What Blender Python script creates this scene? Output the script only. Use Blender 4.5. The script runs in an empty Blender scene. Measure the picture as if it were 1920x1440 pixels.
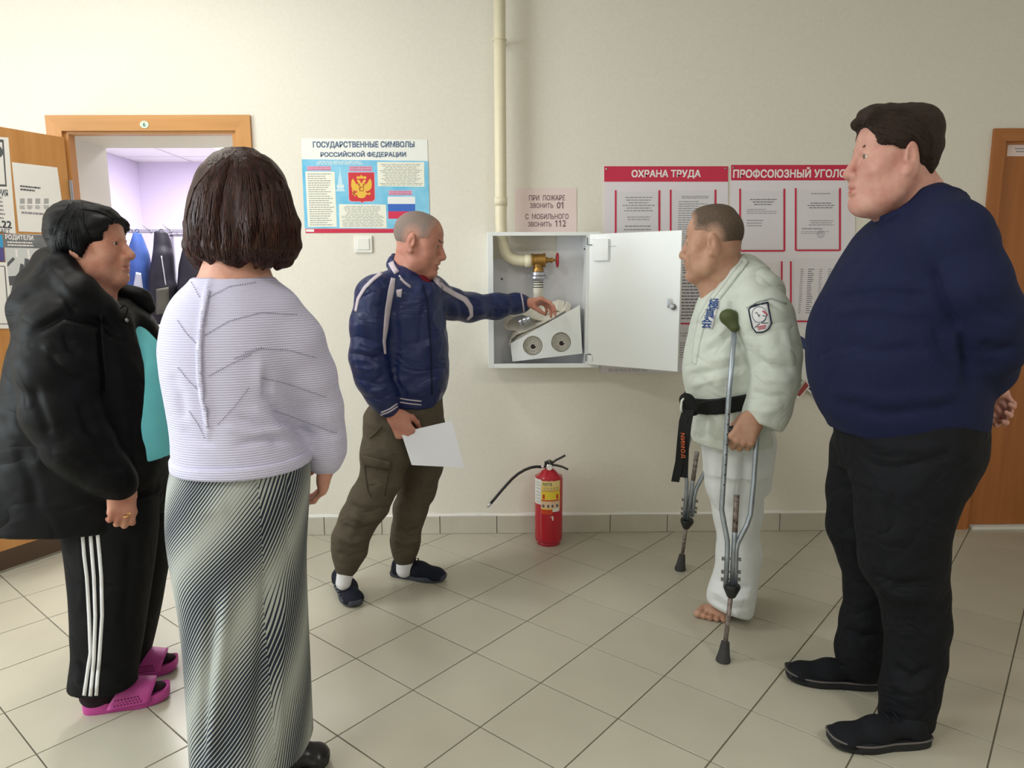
import bpy, bmesh, math, random
import numpy as np
from mathutils import Vector, Matrix
from mathutils.bvhtree import BVHTree

sc = bpy.context.scene
COL = sc.collection
rnd = random.Random(7)

# ------------------------------------------------------------------ camera
F_PX = 1308.43                       # focal length for a 1920 px wide frame
CAM = np.array([0.0, -3.5358, 1.3526])
AX_R = np.array([0.99990, -0.01289, -0.00466])
AX_U = np.array([0.00662, 0.15489, 0.98791])
AX_F = np.array([0.01198, 0.98785, -0.15497])
cam_data = bpy.data.cameras.new('camera')
cam_data.sensor_width = 36.0
cam_data.lens = F_PX * 36.0 / 1920.0
cam_data.clip_start = 0.05
cam = bpy.data.objects.new('camera', cam_data)
COL.objects.link(cam)
_m = Matrix(((AX_R[0], AX_U[0], -AX_F[0], CAM[0]), (AX_R[1], AX_U[1], -AX_F[1], CAM[1]),
             (AX_R[2], AX_U[2], -AX_F[2], CAM[2]), (0, 0, 0, 1)))
cam.matrix_world = _m
sc.camera = cam

# ------------------------------------------------------------------ world, lights, exposure
world = bpy.data.worlds.new('world')
sc.world = world
world.use_nodes = True
_bg = world.node_tree.nodes['Background']
_bg.inputs[0].default_value = (0.62, 0.72, 0.80, 1)
_bg.inputs[1].default_value = 1.0
sc.view_settings.view_transform = 'Standard'
sc.view_settings.look = 'None'
sc.view_settings.gamma = 1.0
sc.view_settings.use_curve_mapping = False
sc.view_settings.exposure = 0.14

sc.cycles.max_bounces = 6
sc.cycles.diffuse_bounces = 4
sc.cycles.glossy_bounces = 3
sc.cycles.transmission_bounces = 4
sc.cycles.caustics_reflective = False
sc.cycles.caustics_refractive = False

HALL_Z = 2.95          # ceiling height of the hall
HALL_X0, HALL_X1, HALL_Y0 = -4.3, 4.0, -6.2

def area(name, loc, target, sx, sy, power, color):
    l = bpy.data.lights.new(name, 'AREA')
    l.shape = 'RECTANGLE'; l.size = sx; l.size_y = sy; l.energy = power; l.color = color
    o = bpy.data.objects.new(name, l)
    o.location = loc
    d = Vector(target) - Vector(loc)
    o.rotation_euler = d.to_track_quat('-Z', 'Y').to_euler()
    COL.objects.link(o)
    return o
# daylight entering through the window in the left wall of the hall
area('window_daylight', (HALL_X0 + 0.02, -2.9, 1.65), (0, -2.9, 1.55), 2.6, 1.7, 122, (0.90, 0.98, 1.0))
# ceiling lamps of the hall: (x, y, watts)
LAMPS = [(-1.5, -1.15, 10), (-1.5, -3.6, 22), (1.6, -3.6, 18), (-3.2, -1.4, 5)]
LAMP_COLOR = (1.0, 0.95, 0.87)
# ------------------------------------------------------------------ helpers
def ray(u, v):
    return AX_F + AX_R * ((u - 960.0) / F_PX) + AX_U * ((720.0 - v) / F_PX)
def P(u, v, y=0.0):                   # the point on the plane y = const seen at that place
    r = ray(u, v); return CAM + r * ((y - CAM[1]) / r[1])
def FL(u, v, z=0.0):                  # the point at height z
    r = ray(u, v); return CAM + r * ((z - CAM[2]) / r[2])
def mpp(y):                           # metres per pixel on the plane y
    return (y - CAM[1]) / F_PX
def project(V):
    q = np.asarray(V) - CAM
    zc = q @ AX_F
    return np.stack([960 + F_PX * (q @ AX_R) / zc, 720 - F_PX * (q @ AX_U) / zc], -1)

def lin(c):
    return tuple((x / 255.0 / 12.92) if x / 255.0 <= 0.04045 else ((x / 255.0 + 0.055) / 1.055) ** 2.4 for x in c)

MATS = {}
def mat(name, rgb, rough=0.6, metal=0.0, noise=0.0, nscale=8.0, bump=0.0, bscale=200.0, spec=0.5,
        stretch=None, emit=0.0, coat=0.0, sheen=0.0, trans=0.0, rgb2=None, sss=0.0, bdist=0.002, wrk=None):
    if name in MATS: return MATS[name]
    m = bpy.data.materials.new(name); m.use_nodes = True
    nt = m.node_tree; b = nt.nodes['Principled BSDF']
    c = lin(rgb)
    b.inputs['Base Color'].default_value = (*c, 1)
    b.inputs['Roughness'].default_value = rough
    b.inputs['Metallic'].default_value = metal
    b.inputs['Specular IOR Level'].default_value = spec
    if coat: b.inputs['Coat Weight'].default_value = coat
    if sheen: b.inputs['Sheen Weight'].default_value = sheen
    if sss:
        b.inputs['Subsurface Weight'].default_value = sss
        b.inputs['Subsurface Radius'].default_value = (0.012, 0.005, 0.003)
        b.inputs['Subsurface Scale'].default_value = 0.5
    if trans: b.inputs['Transmission Weight'].default_value = trans
    if emit:
        b.inputs['Emission Color'].default_value = (*c, 1)
        b.inputs['Emission Strength'].default_value = emit
    if noise or bump:
        tc = nt.nodes.new('ShaderNodeTexCoord')
        vec = tc.outputs['Object']
        if stretch:
            mp = nt.nodes.new('ShaderNodeMapping'); mp.inputs['Scale'].default_value = stretch
            nt.links.new(vec, mp.inputs[0]); vec = mp.outputs[0]
    if noise:
        n = nt.nodes.new('ShaderNodeTexNoise'); n.inputs['Scale'].default_value = nscale
        n.inputs['Detail'].default_value = 5
        nt.links.new(vec, n.inputs['Vector'])
        r = nt.nodes.new('ShaderNodeValToRGB')
        c2 = lin(rgb2) if rgb2 else tuple(x * (1 - noise) for x in c)
        r.color_ramp.elements[0].color = (*c2, 1); r.color_ramp.elements[0].position = 0.3
        r.color_ramp.elements[1].color = (*(c if rgb2 else tuple(min(1, x * (1 + noise * 0.5)) for x in c)), 1)
        r.color_ramp.elements[1].position = 0.7
        nt.links.new(n.outputs['Fac'], r.inputs[0]); nt.links.new(r.outputs[0], b.inputs['Base Color'])
    if bump:
        n = nt.nodes.new('ShaderNodeTexNoise'); n.inputs['Scale'].default_value = bscale
        n.inputs['Detail'].default_value = 3
        nt.links.new(vec, n.inputs['Vector'])
        bp = nt.nodes.new('ShaderNodeBump'); bp.inputs['Strength'].default_value = bump
        bp.inputs['Distance'].default_value = bdist
        nt.links.new(n.outputs['Fac'], bp.inputs['Height']); nt.links.new(bp.outputs[0], b.inputs['Normal'])
        if wrk:                        # broad cloth wrinkles: (scale, depth in m, direction stretch)
            mp2 = nt.nodes.new('ShaderNodeMapping'); mp2.inputs['Scale'].default_value = wrk[2]
            nt.links.new(tc.outputs['Object'], mp2.inputs[0])
            n2 = nt.nodes.new('ShaderNodeTexNoise'); n2.inputs['Scale'].default_value = wrk[0]; n2.inputs['Detail'].default_value = 2.0
            n2.inputs['Roughness'].default_value = .45; n2.inputs['Distortion'].default_value = .6; n2.noise_type = 'RIDGED_MULTIFRACTAL' if False else 'FBM'
            nt.links.new(mp2.outputs[0], n2.inputs['Vector'])
            m1 = nt.nodes.new('ShaderNodeMath'); m1.operation = 'SUBTRACT'; m1.inputs[1].default_value = .5
            m2 = nt.nodes.new('ShaderNodeMath'); m2.operation = 'ABSOLUTE'
            nt.links.new(n2.outputs['Fac'], m1.inputs[0]); nt.links.new(m1.outputs[0], m2.inputs[0])
            b2 = nt.nodes.new('ShaderNodeBump'); b2.inputs['Strength'].default_value = .9; b2.inputs['Distance'].default_value = wrk[1]
            nt.links.new(m2.outputs[0], b2.inputs['Height']); nt.links.new(b2.outputs[0], bp.inputs['Normal'])
    MATS[name] = m
    return m

def root_loc(o):
    v = Vector((0, 0, 0))
    while o is not None:
        v += o.location; o = o.parent
    return v

def tag(o, label=None, cat=None, group=None, kind=None):
    if label: o['label'] = label
    if cat: o['category'] = cat
    if group: o['group'] = group
    if kind: o['kind'] = kind
    return o

def thing(name, loc, label, cat, group=None, kind=None):
    o = bpy.data.objects.new(name, None)
    o.empty_display_size = 0.05
    o.location = Vector([float(x) for x in loc]); COL.objects.link(o)
    return tag(o, label, cat, group, kind)

def obj(name, verts, faces, m, parent=None, smooth=False, label=None, cat=None, group=None, kind=None, loc=None):
    """verts in world coordinates; linked as ONE mesh object under parent"""
    verts = np.asarray(verts, float)
    base = np.array(root_loc(parent)) if parent is not None else (np.array([float(x) for x in loc]) if loc is not None else np.zeros(3))
    me = bpy.data.meshes.new(name)
    me.from_pydata((verts - base).tolist(), [], [list(map(int, f)) for f in faces])
    me.update()
    if smooth: me.polygons.foreach_set('use_smooth', [True] * len(me.polygons))
    if m is not None: me.materials.append(m)
    o = bpy.data.objects.new(name, me); COL.objects.link(o)
    if parent is not None: o.parent = parent
    elif loc is not None: o.location = base
    return tag(o, label, cat, group, kind)

class MB:
    """collects shapes for one mesh"""
    def __init__(s): s.v = []; s.f = []
    def add(s, v, f):
        n = len(s.v); s.v.extend([tuple(map(float, x)) for x in v]); s.f.extend([[i + n for i in q] for q in f]); return s
    def box(s, lo, hi, fr=None):
        x0, y0, z0 = lo; x1, y1, z1 = hi
        v = [(x0,y0,z0),(x1,y0,z0),(x1,y1,z0),(x0,y1,z0),(x0,y0,z1),(x1,y0,z1),(x1,y1,z1),(x0,y1,z1)]
        if fr: v = [fr(*p) for p in v]
        return s.add(v, [(0,3,2,1),(4,5,6,7),(0,1,5,4),(1,2,6,5),(2,3,7,6),(3,0,4,7)])
    def bbox(s, lo, hi, b, fr=None):
        """box with chamfered edges"""
        bm = bmesh.new()
        r = bmesh.ops.create_cube(bm, size=1)
        lo = np.array(lo, float); hi = np.array(hi, float)
        for v in bm.verts:
            v.co = Vector([(lo[i] + hi[i]) / 2 + v.co[i] * (hi[i] - lo[i]) for i in range(3)])
        bmesh.ops.bevel(bm, geom=bm.edges[:], offset=b, segments=2, affect='EDGES', profile=0.5)
        bm.verts.index_update()
        vs = [tuple(v.co) for v in bm.verts]; fs = [[v.index for v in f.verts] for f in bm.faces]
        bm.free()
        if fr: vs = [fr(*p) for p in vs]
        return s.add(vs, fs)
    def prism(s, poly, z0, z1, fr):
        """2D polygon in a frame, from depth z0 to z1 along the frame's normal"""
        n = len(poly)
        v = [fr(x, y, z0) for x, y in poly] + [fr(x, y, z1) for x, y in poly]
        f = [list(range(n))[::-1], list(range(n, 2 * n))] + [[i, (i + 1) % n, n + (i + 1) % n, n + i] for i in range(n)]
        return s.add(v, f)
    def tube(s, pts, rad, n=12, cap=True, flat=None):
        pts = [np.array(p, float) for p in pts]
        rad = [rad] * len(pts) if np.isscalar(rad) else rad
        up = None; rings = []
        for i, p in enumerate(pts):
            t = pts[min(i + 1, len(pts) - 1)] - pts[max(i - 1, 0)]
            t = t / (np.linalg.norm(t) + 1e-12)
            if up is None:
                a = np.array([0, 0, 1.0]) if abs(t[2]) < 0.9 else np.array([1.0, 0, 0])
                up = a - t * (a @ t)
            up = up - t * (up @ t); up /= np.linalg.norm(up) + 1e-12
            sd = np.cross(t, up)
            rings.append([p + rad[i] * (math.cos(2 * math.pi * k / n) * up + math.sin(2 * math.pi * k / n) * sd) for k in range(n)])
        v = [x for r in rings for x in r]; f = []
        for i in range(len(rings) - 1):
            for k in range(n):
                a = i * n + k; b = i * n + (k + 1) % n
                f.append((a, b, b + n, a + n))
        if cap:
            f.append(list(range(n))[::-1]); f.append(list(range(len(v) - n, len(v))))
        return s.add(v, f)
    def lathe(s, prof, origin, axis=(0, 0, 1), n=32):
        """profile [(r, h)] turned about an axis"""
        o = np.array(origin, float); ax = np.array(axis, float); ax /= np.linalg.norm(ax)
        a = np.array([1.0, 0, 0]) if abs(ax[0]) < 0.9 else np.array([0, 1.0, 0])
        e1 = a - ax * (a @ ax); e1 /= np.linalg.norm(e1); e2 = np.cross(ax, e1)
        v = []; f = []
        for r, h in prof:
            for k in range(n):
                t = 2 * math.pi * k / n
                v.append(o + ax * h + max(r, 1e-5) * (math.cos(t) * e1 + math.sin(t) * e2))
        for i in range(len(prof) - 1):
            for k in range(n):
                p = i * n + k; q = i * n + (k + 1) % n
                f.append((p, q, q + n, p + n))
        f.append(list(range(n))[::-1]); f.append(list(range(len(v) - n, len(v))))
        return s.add(v, f)
    def torus(s, c, axis, R, r, n=28, m=8):
        ax = np.array(axis, float); ax /= np.linalg.norm(ax)
        a = np.array([1.0, 0, 0]) if abs(ax[0]) < 0.9 else np.array([0, 1.0, 0])
        e1 = a - ax * (a @ ax); e1 /= np.linalg.norm(e1); e2 = np.cross(ax, e1)
        v = []; f = []
        for i in range(n):
            t = 2 * math.pi * i / n; d = math.cos(t) * e1 + math.sin(t) * e2
            for k in range(m):
                q = 2 * math.pi * k / m
                v.append(np.array(c) + d * (R + r * math.cos(q)) + ax * r * math.sin(q))
        for i in range(n):
            for k in range(m):
                f.append((i * m + k, ((i + 1) % n) * m + k, ((i + 1) % n) * m + (k + 1) % m, i * m + (k + 1) % m))
        return s.add(v, f)
    def build(s, name, m, parent=None, smooth=False, **kw):
        return obj(name, s.v, s.f, m, parent, smooth, **kw)

def Frame(o, x, y):
    o = np.array(o, float); x = np.array(x, float); y = np.array(y, float)
    x = x / np.linalg.norm(x); y = y / np.linalg.norm(y); n = np.cross(x, y)
    def fr(a, b, c=0.0): return o + x * a + y * b + n * c
    fr.o, fr.x, fr.y, fr.n = o, x, y, n
    def at(u, v):                      # 2D place in the frame of what is seen at a pixel
        r = ray(u, v); t = ((o - CAM) @ n) / (r @ n); q = CAM + r * t - o
        return (q @ x, q @ y)
    fr.at = at
    return fr
WALL = Frame((0, 0, 0), (1, 0, 0), (0, 0, 1))          # normal points to -y, into the hall

def smooth_angle(o, deg=35):
    me = o.data
    me.polygons.foreach_set('use_smooth', [True] * len(me.polygons))
    bm = bmesh.new(); bm.from_mesh(me)
    for e in bm.edges:
        if len(e.link_faces) == 2 and e.calc_face_angle(0) > math.radians(deg): e.smooth = False
    bm.to_mesh(me); bm.free()
    return o

def text(name, body, fr, x0, y0, w, h, m, parent=None, z=0.0006, bold=0.0, thick=0.0004, **kw):
    """lettering that fills the box (x0,y0)-(x0+w,y0+h) of a frame"""
    cu = bpy.data.curves.new(name, 'FONT'); cu.body = body; cu.size = 1.0; cu.resolution_u = 2
    cu.dimensions = '2D'; cu.fill_mode = 'NONE'
    t = bpy.data.objects.new(name + '_curve', cu); COL.objects.link(t)
    dg = bpy.context.evaluated_depsgraph_get()
    me = bpy.data.meshes.new_from_object(t.evaluated_get(dg))
    bpy.data.objects.remove(t); bpy.data.curves.remove(cu)
    V = np.array([v.co for v in me.vertices]); Fc = []
    nxt = {}
    for e in me.edges:
        a, b = e.vertices; nxt.setdefault(a, []).append(b); nxt.setdefault(b, []).append(a)
    seen = set(); loops = []
    for s0 in range(len(V)):                      # closed outlines of the glyphs
        if s0 in seen or s0 not in nxt: continue
        lp = [s0]; seen.add(s0); cur = s0
        while True:
            k = [q for q in nxt[cur] if q not in seen]
            if not k: break
            cur = k[0] if len(lp) > 1 else min(nxt[cur], key=lambda q: abs(q - (cur + 1)))
            lp.append(cur); seen.add(cur)
        if len(lp) == 30 and abs(V[lp[0]][0] - V[lp[29]][0]) < 1e-4 and 0 < V[lp[17]][0] - V[lp[0]][0] < .06:
            V[lp[0]][0] = V[lp[29]][0] = V[lp[17]][0] + .006          # soft sign: its bowl starts at the stem
        if len(lp) > 2: loops.append(lp)
    if body.isdigit():                            # give the figure 1 its flag
        for lp in [l for l in loops if len(l) == 4]:
            q = V[lp]; xl, yt = q[:, 0].min(), q[:, 1].max(); n0 = len(V)
            V = np.concatenate([V, [[xl + .02, yt, 0], [xl - .15, yt - .13, 0], [xl - .15, yt - .22, 0], [xl + .02, yt - .10, 0]]]); Fc.append([n0, n0 + 1, n0 + 2, n0 + 3])
    def sarea(lp): p = V[lp]; q = np.roll(p, -1, 0); return float((p[:, 0] * q[:, 1] - q[:, 0] * p[:, 1]).sum() / 2)
    def inside(pt, lp):
        p = V[lp]; q = np.roll(p, -1, 0); c = ((p[:, 1] > pt[1]) != (q[:, 1] > pt[1]))
        with np.errstate(divide='ignore', invalid='ignore'): x = (q[:, 0] - p[:, 0]) * (pt[1] - p[:, 1]) / (q[:, 1] - p[:, 1]) + p[:, 0]
        return int((c & (pt[0] < x)).sum()) % 2 == 1
    ar = [sarea(l) for l in loops]; big = max(range(len(ar)), key=lambda i: abs(ar[i])); sg = 1 if ar[big] > 0 else -1
    outs = [l for l, a in zip(loops, ar) if a * sg > 0]; holes = [l for l, a in zip(loops, ar) if a * sg < 0]
    from mathutils.geometry import tessellate_polygon
    for o_ in outs:
        hs = [h for h in holes if all(inside(V[i], o_) for i in h[::3])]
        idx = [i for l in [o_] + hs for i in l]
        Fc += [[idx[a] for a in t] for t in tessellate_polygon([[Vector((V[i][0], V[i][1], 0)) for i in l] for l in [o_] + hs])]
    bpy.data.meshes.remove(me)
    lo = V.min(0); hi = V.max(0)
    sx = w / (hi[0] - lo[0]); sy = (h / (hi[1] - lo[1])) if h else sx
    W = []; FF = []; n = len(V)
    for k, (dx, dy) in enumerate(((0, 0),) if not bold else ((-bold, -bold), (bold, -bold), (bold, bold), (-bold, bold), (0, 0))):
        W += [fr(x0 + (v[0] - lo[0] + dx) * sx, y0 + (v[1] - lo[1] + dy) * sy, z + k * 2e-5) for v in V]
        FF += [[i + k * n for i in q] for q in Fc]
    return obj(name, W, FF, m, parent, **kw)

def rect(name, fr, x0, y0, x1, y1, z0, z1, m, parent=None, **kw):
    return MB().prism([(x0, y0), (x1, y0), (x1, y1), (x0, y1)], z0, z1, fr).build(name, m, parent, **kw)

def print_lines(name, fr, x0, y0, x1, y1, n, m, parent, z=0.0012, fill=0.45, align='left', seed=1, short=0.35, words=True):
    """rows of small print, each row broken into words"""
    r = random.Random(seed); b = MB(); dy = (y1 - y0) / n
    for i in range(n):
        yt = y1 - dy * (i + 0.5); hh = dy * fill / 2
        L = (x1 - x0) * (1 - short * r.random())
        a = x0 if align == 'left' else (x0 + x1 - L) / 2
        e = a + L
        while a < e - 1e-4:
            wl = min((x1 - x0) * (0.05 + 0.10 * r.random()), e - a)
            b.add([fr(a, yt - hh, z), fr(a + wl, yt - hh, z), fr(a + wl, yt + hh, z), fr(a, yt + hh, z)], [(0, 1, 2, 3)])
            a += wl + (x1 - x0) * 0.018
    return b.build(name, m, parent)
# ------------------------------------------------------------------ the hall
M_wall = mat('wallpaper_cream', (231, 226, 215), 0.75, bump=0.55, bscale=420, bdist=0.0015, noise=0.03, nscale=60)
M_white = mat('white_paint', (232, 231, 226), 0.55)
M_ceil = mat('ceiling_white', (236, 236, 232), 0.8)
M_grout = mat('grout_grey', (112, 104, 92), 0.9)
M_skirt = mat('skirting_tile_grey', (196, 190, 177), 0.45, noise=0.05, nscale=12)
M_caulk = mat('caulk_white', (238, 237, 233), 0.6)

def tile_material():
    m = mat('floor_tile_beige', (186, 182, 166), 0.30, noise=0.045, nscale=5, bump=0.06, bscale=30, spec=0.45)
    nt = m.node_tree; b = nt.nodes['Principled BSDF']
    oi = nt.nodes.new('ShaderNodeObjectInfo')
    hs = nt.nodes.new('ShaderNodeHueSaturation')
    mr = nt.nodes.new('ShaderNodeMapRange'); mr.inputs['To Min'].default_value = 0.965; mr.inputs['To Max'].default_value = 1.02
    src = b.inputs['Base Color'].links[0].from_socket
    nt.links.new(oi.outputs['Random'], mr.inputs[0]); nt.links.new(mr.outputs[0], hs.inputs['Value'])
    nt.links.new(src, hs.inputs['Color']); nt.links.new(hs.outputs[0], b.inputs['Base Color'])
    return m
M_tile = tile_material()

floor = MB().box((HALL_X0, HALL_Y0, -0.12), (HALL_X1, 0.05, -0.0035)).build('floor', M_grout, kind='structure')
T = 0.30; GA = math.radians(-40.65); GO = np.array([-0.1742, -0.3393])
gi = np.array([math.cos(GA), math.sin(GA)]); gj = np.array([math.sin(GA), -math.cos(GA)])
hw = T / 2 - 0.0021
tb = MB().bbox((-hw, -hw, -0.010), (hw, hw, 0.0), 0.0012)
bm_ = [f for f in tb.f]
tile_me = bpy.data.meshes.new('floor_tile'); tile_me.from_pydata(tb.v, [], tb.f); tile_me.materials.append(M_tile)
cells = []
for i in range(-26, 27):
    for j in range(-26, 27):
        c = GO + gi * (i + 0.5) * T + gj * (j + 0.5) * T
        if c[0] < HALL_X0 - 0.1 or c[0] > HALL_X1 + 0.1 or c[1] > 0.19 or c[1] < HALL_Y0 - 0.1: continue
        uv = project(np.array([c[0], c[1], 0.0])); front = (np.array([c[0], c[1], 0]) - CAM) @ AX_F > 0.3
        seen = front and -160 < uv[0] < 2080 and 900 < uv[1] < 1620
        cells.append((0 if seen else 1, abs(uv[0] - 960) if front else 9e3, i, j, c))
cells.sort(key=lambda t: (t[0], t[1]))
rest = MB()
for n, (_, _, i, j, c) in enumerate(cells):
    if n < 290:
        o = bpy.data.objects.new('floor_tile', tile_me); COL.objects.link(o); o.parent = floor
        o.location = (c[0], c[1], 0); o.rotation_euler = (0, 0, GA)
    else:
        q = [c + gi * hw * a + gj * hw * b for a, b in ((-1, -1), (-1, 1), (1, 1), (1, -1))]
        rest.add([(p[0], p[1], 0) for p in q], [(0, 1, 2, 3)])
rest.build('floor_tile_field', M_tile, floor, kind='stuff')

# door openings in the far wall
D1 = (-2.112, -1.282, 2.043)     # left door: x0, x1, top
D2 = (2.462, 3.30, 1.985)        # right door
WT = 0.05
w = MB()
w.box((HALL_X0, 0, -0.05), (D1[0], WT, HALL_Z)); w.box((D1[0], 0, D1[2]), (D1[1], WT, HALL_Z))
w.box((D1[1], 0, -0.05), (D2[0], WT, HALL_Z)); w.box((D2[0], 0, D2[2]), (D2[1], WT, HALL_Z))
w.box((D2[1], 0, -0.05), (HALL_X1, WT, HALL_Z))
w.build('wall_back', M_wall, kind='structure')
# left wall with its window opening
WX = HALL_X0
wl = MB()
wl.box((WX - .2, HALL_Y0, -.05), (WX, -4.3, HALL_Z)); wl.box((WX - .2, -1.5, -.05), (WX, WT, HALL_Z))
wl.box((WX - .2, -4.3, -.05), (WX, -1.5, .78)); wl.box((WX - .2, -4.3, 2.55), (WX, -1.5, HALL_Z))
wl.build('wall_left', M_wall, kind='structure')
MB().box((HALL_X1, HALL_Y0, -.05), (HALL_X1 + .2, WT, HALL_Z)).build('wall_right', M_wall, kind='structure')
MB().box((HALL_X0, HALL_Y0 - .2, -.05), (HALL_X1, HALL_Y0, HALL_Z)).build('wall_front', M_wall, kind='structure')
MB().box((HALL_X0, HALL_Y0, HALL_Z), (HALL_X1, WT, HALL_Z + .15)).build('ceiling', M_ceil, kind='structure')
M_pvc = mat('window_plastic', (240, 240, 238), 0.35)
M_glass = mat('window_glass', (240, 246, 246), 0.03, trans=1.0)
win = thing('window_1', (WX - .1, -2.9, .78), 'white plastic window in the left wall of the hall', 'window', kind='structure')
fb = MB()
for (y0, y1, z0, z1) in ((-4.3, -4.23, .78, 2.55), (-1.57, -1.5, .78, 2.55), (-4.23, -1.57, .78, .85), (-4.23, -1.57, 2.48, 2.55), (-2.94, -2.86, .85, 2.48)):
    fb.box((WX - .13, y0, z0), (WX - .07, y1, z1))
fb.build('window_frame', M_pvc, win)
for y0, y1 in ((-4.23, -2.94), (-2.86, -1.57)):
    MB().box((WX - .104, y0, .85), (WX - .096, y1, 2.48)).build('window_pane', M_glass, win)
MB().bbox((WX - .06, -4.35, .75), (WX + .12, -1.45, .785), .006).build('window_sill', M_pvc, win)

# skirting tiles with the strip of white paint above
bb = MB().box((D1[1] + .072, -.004, 0), (D2[0] - .06, 0, .097)).build('baseboard_back', M_grout, kind='structure')
xs = [P(u, 980, -.01)[0] for u in (607.8, 716, 825, 931.8, 1038, 1144, 1251, 1357, 1462)]
d = (xs[-1] - xs[0]) / 8
xs = [xs[0] - d * 2, xs[0] - d] + xs + [xs[-1] + d * k for k in range(1, 6)]
for a, b in zip(xs[:-1], xs[1:]):
    a = max(a, D1[1] + .072); b = min(b, D2[0] - .06)
    if b - a < .02: continue
    dz = rnd.uniform(-.0015, .0015)
    MB().bbox((a + .0018, -.0115, .001), (b - .0018, -.002, .0955 + dz), .0012).build('skirting_tile', M_skirt, bb)
cb = MB(); x = D1[1] + .072; zz = .1
while x < D2[0] - .07:
    L = rnd.uniform(.03, .09); z2 = .1 + rnd.uniform(.004, .012)
    cb.add([(x, -.006, .0955), (x + L, -.006, .0955), (x + L, -.0035, z2), (x, -.0035, zz), (x, 0, .0955), (x + L, 0, .0955), (x + L, 0, z2), (x, 0, zz)],
           [(0, 1, 2, 3), (3, 2, 6, 7), (4, 7, 6, 5)])
    x += L; zz = z2
cb.build('caulk_strip', M_caulk, bb)
bl = MB().box((HALL_X0, -.004, 0), (D1[0] - .075, 0, .097)).build('baseboard_left', M_grout, kind='structure')
x = D1[0] - .075
while x > HALL_X0 + .05:
    a = max(x - .2975, HALL_X0)
    MB().bbox((a + .0018, -.0115, .001), (x - .0018, -.002, .0955), .0012).build('skirting_tile', M_skirt, bl); x -= .2975

# crack line in the plaster above the right-hand people
def wood(name, rgb, rgb2, axis='z'):
    if name in MATS: return MATS[name]
    m = mat(name, rgb, 0.38, noise=0.2, nscale=3.0, rgb2=rgb2, stretch={'z': (9, 9, .5), 'x': (.5, 9, 9)}[axis], spec=0.4)
    return m
M_wz = wood('laminate_beech', (200, 146, 88), (186, 130, 72)); M_wx = wood('laminate_beech_across', (203, 150, 92), (188, 134, 76), 'x')
M_woz = wood('laminate_alder', (176, 112, 62), (160, 98, 52)); M_kick = mat('door_kick_strip', (78, 58, 44), 0.5)
M_dark = mat('dark_rubber', (24, 24, 26), 0.6)

def casing(parent, x0, x1, top, wd, m_v, m_h, y0=-.016):
    """mitred casing boards round an opening"""
    for sgn, xi in ((-1, x0), (1, x1)):
        xo = xi + sgn * wd
        pl = [(xi, 0), (xo, 0), (xo, top + wd), (xi, top)]
        if sgn > 0: pl = pl[::-1]
        MB().prism(pl, -y0 * .0, -y0, WALL).build('casing_board', m_v, parent)
    MB().prism([(x0, top), (x1, top), (x1 + wd, top + wd), (x0 - wd, top + wd)], 0, -y0, WALL).build('casing_board', m_h, parent)
    # jamb lining in the thickness of the wall
    MB().box((x0 - .001, 0, 0), (x0 + .022, WT, top)).build('jamb', m_v, parent)
    MB().box((x1 - .022, 0, 0), (x1 + .001, WT, top)).build('jamb', m_v, parent)
    MB().box((x0 + .022, 0, top - .012), (x1 - .022, WT, top + .001)).build('jamb_head', m_h, parent)

d1 = thing('door_1', (-1.7, 0, 0), 'open beech laminate door with papers taped to its leaf', 'door', kind='structure')
casing(d1, D1[0], D1[1], D1[2], .072, M_wz, M_wx)
# the open leaf, swung out into the hall
HG = np.array([-2.098, -.022, .012]); LD = np.array([-.46, -.89, 0]); LD /= np.linalg.norm(LD)
LEAF = Frame(HG + LD * .80, -LD, (0, 0, 1))           # 2D origin at the free edge, x towards the hinge
leaf = MB().bbox((0, .09, -.038), (.80, 2.0, 0), .002, LEAF).build('leaf', M_wz, d1)
MB().box((0, 0, -.036), (.80, .09, .001), LEAF).build('kick_strip', M_kick, leaf)
for hz in (.25, 1.75):
    MB().tube([HG + np.array([.012, -.004, hz - .05]), HG + np.array([.012, -.004, hz + .05])], .008, 10).build('hinge', mat('steel', (150, 150, 150), .3, 1), leaf)

d2 = thing('door_2', (2.88, 0, 0), 'closed brown laminate door at the right edge', 'door', kind='structure')
casing(d2, D2[0], D2[1], D2[2], .06, M_woz, wood('laminate_alder_across', (182, 118, 68), (166, 104, 56), 'x'))
lf2 = MB().bbox((D2[0] + .03, .012, .018), (D2[1] - .03, .048, D2[2] - .02), .002).build('leaf', M_woz, d2)
MB().box((D2[0] + .028, -.02, 0), (D2[1] - .028, .048, .016)).build('threshold', M_white, d2)
hd = MB().lathe([(.024, 0), (.026, .006), (.01, .008), (.01, .05)], (D2[1] - .09, .012, 1.0), (0, -1, 0), 18).build('door_handle', mat('steel', (150, 150, 150), .3, 1), lf2, True)

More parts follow.
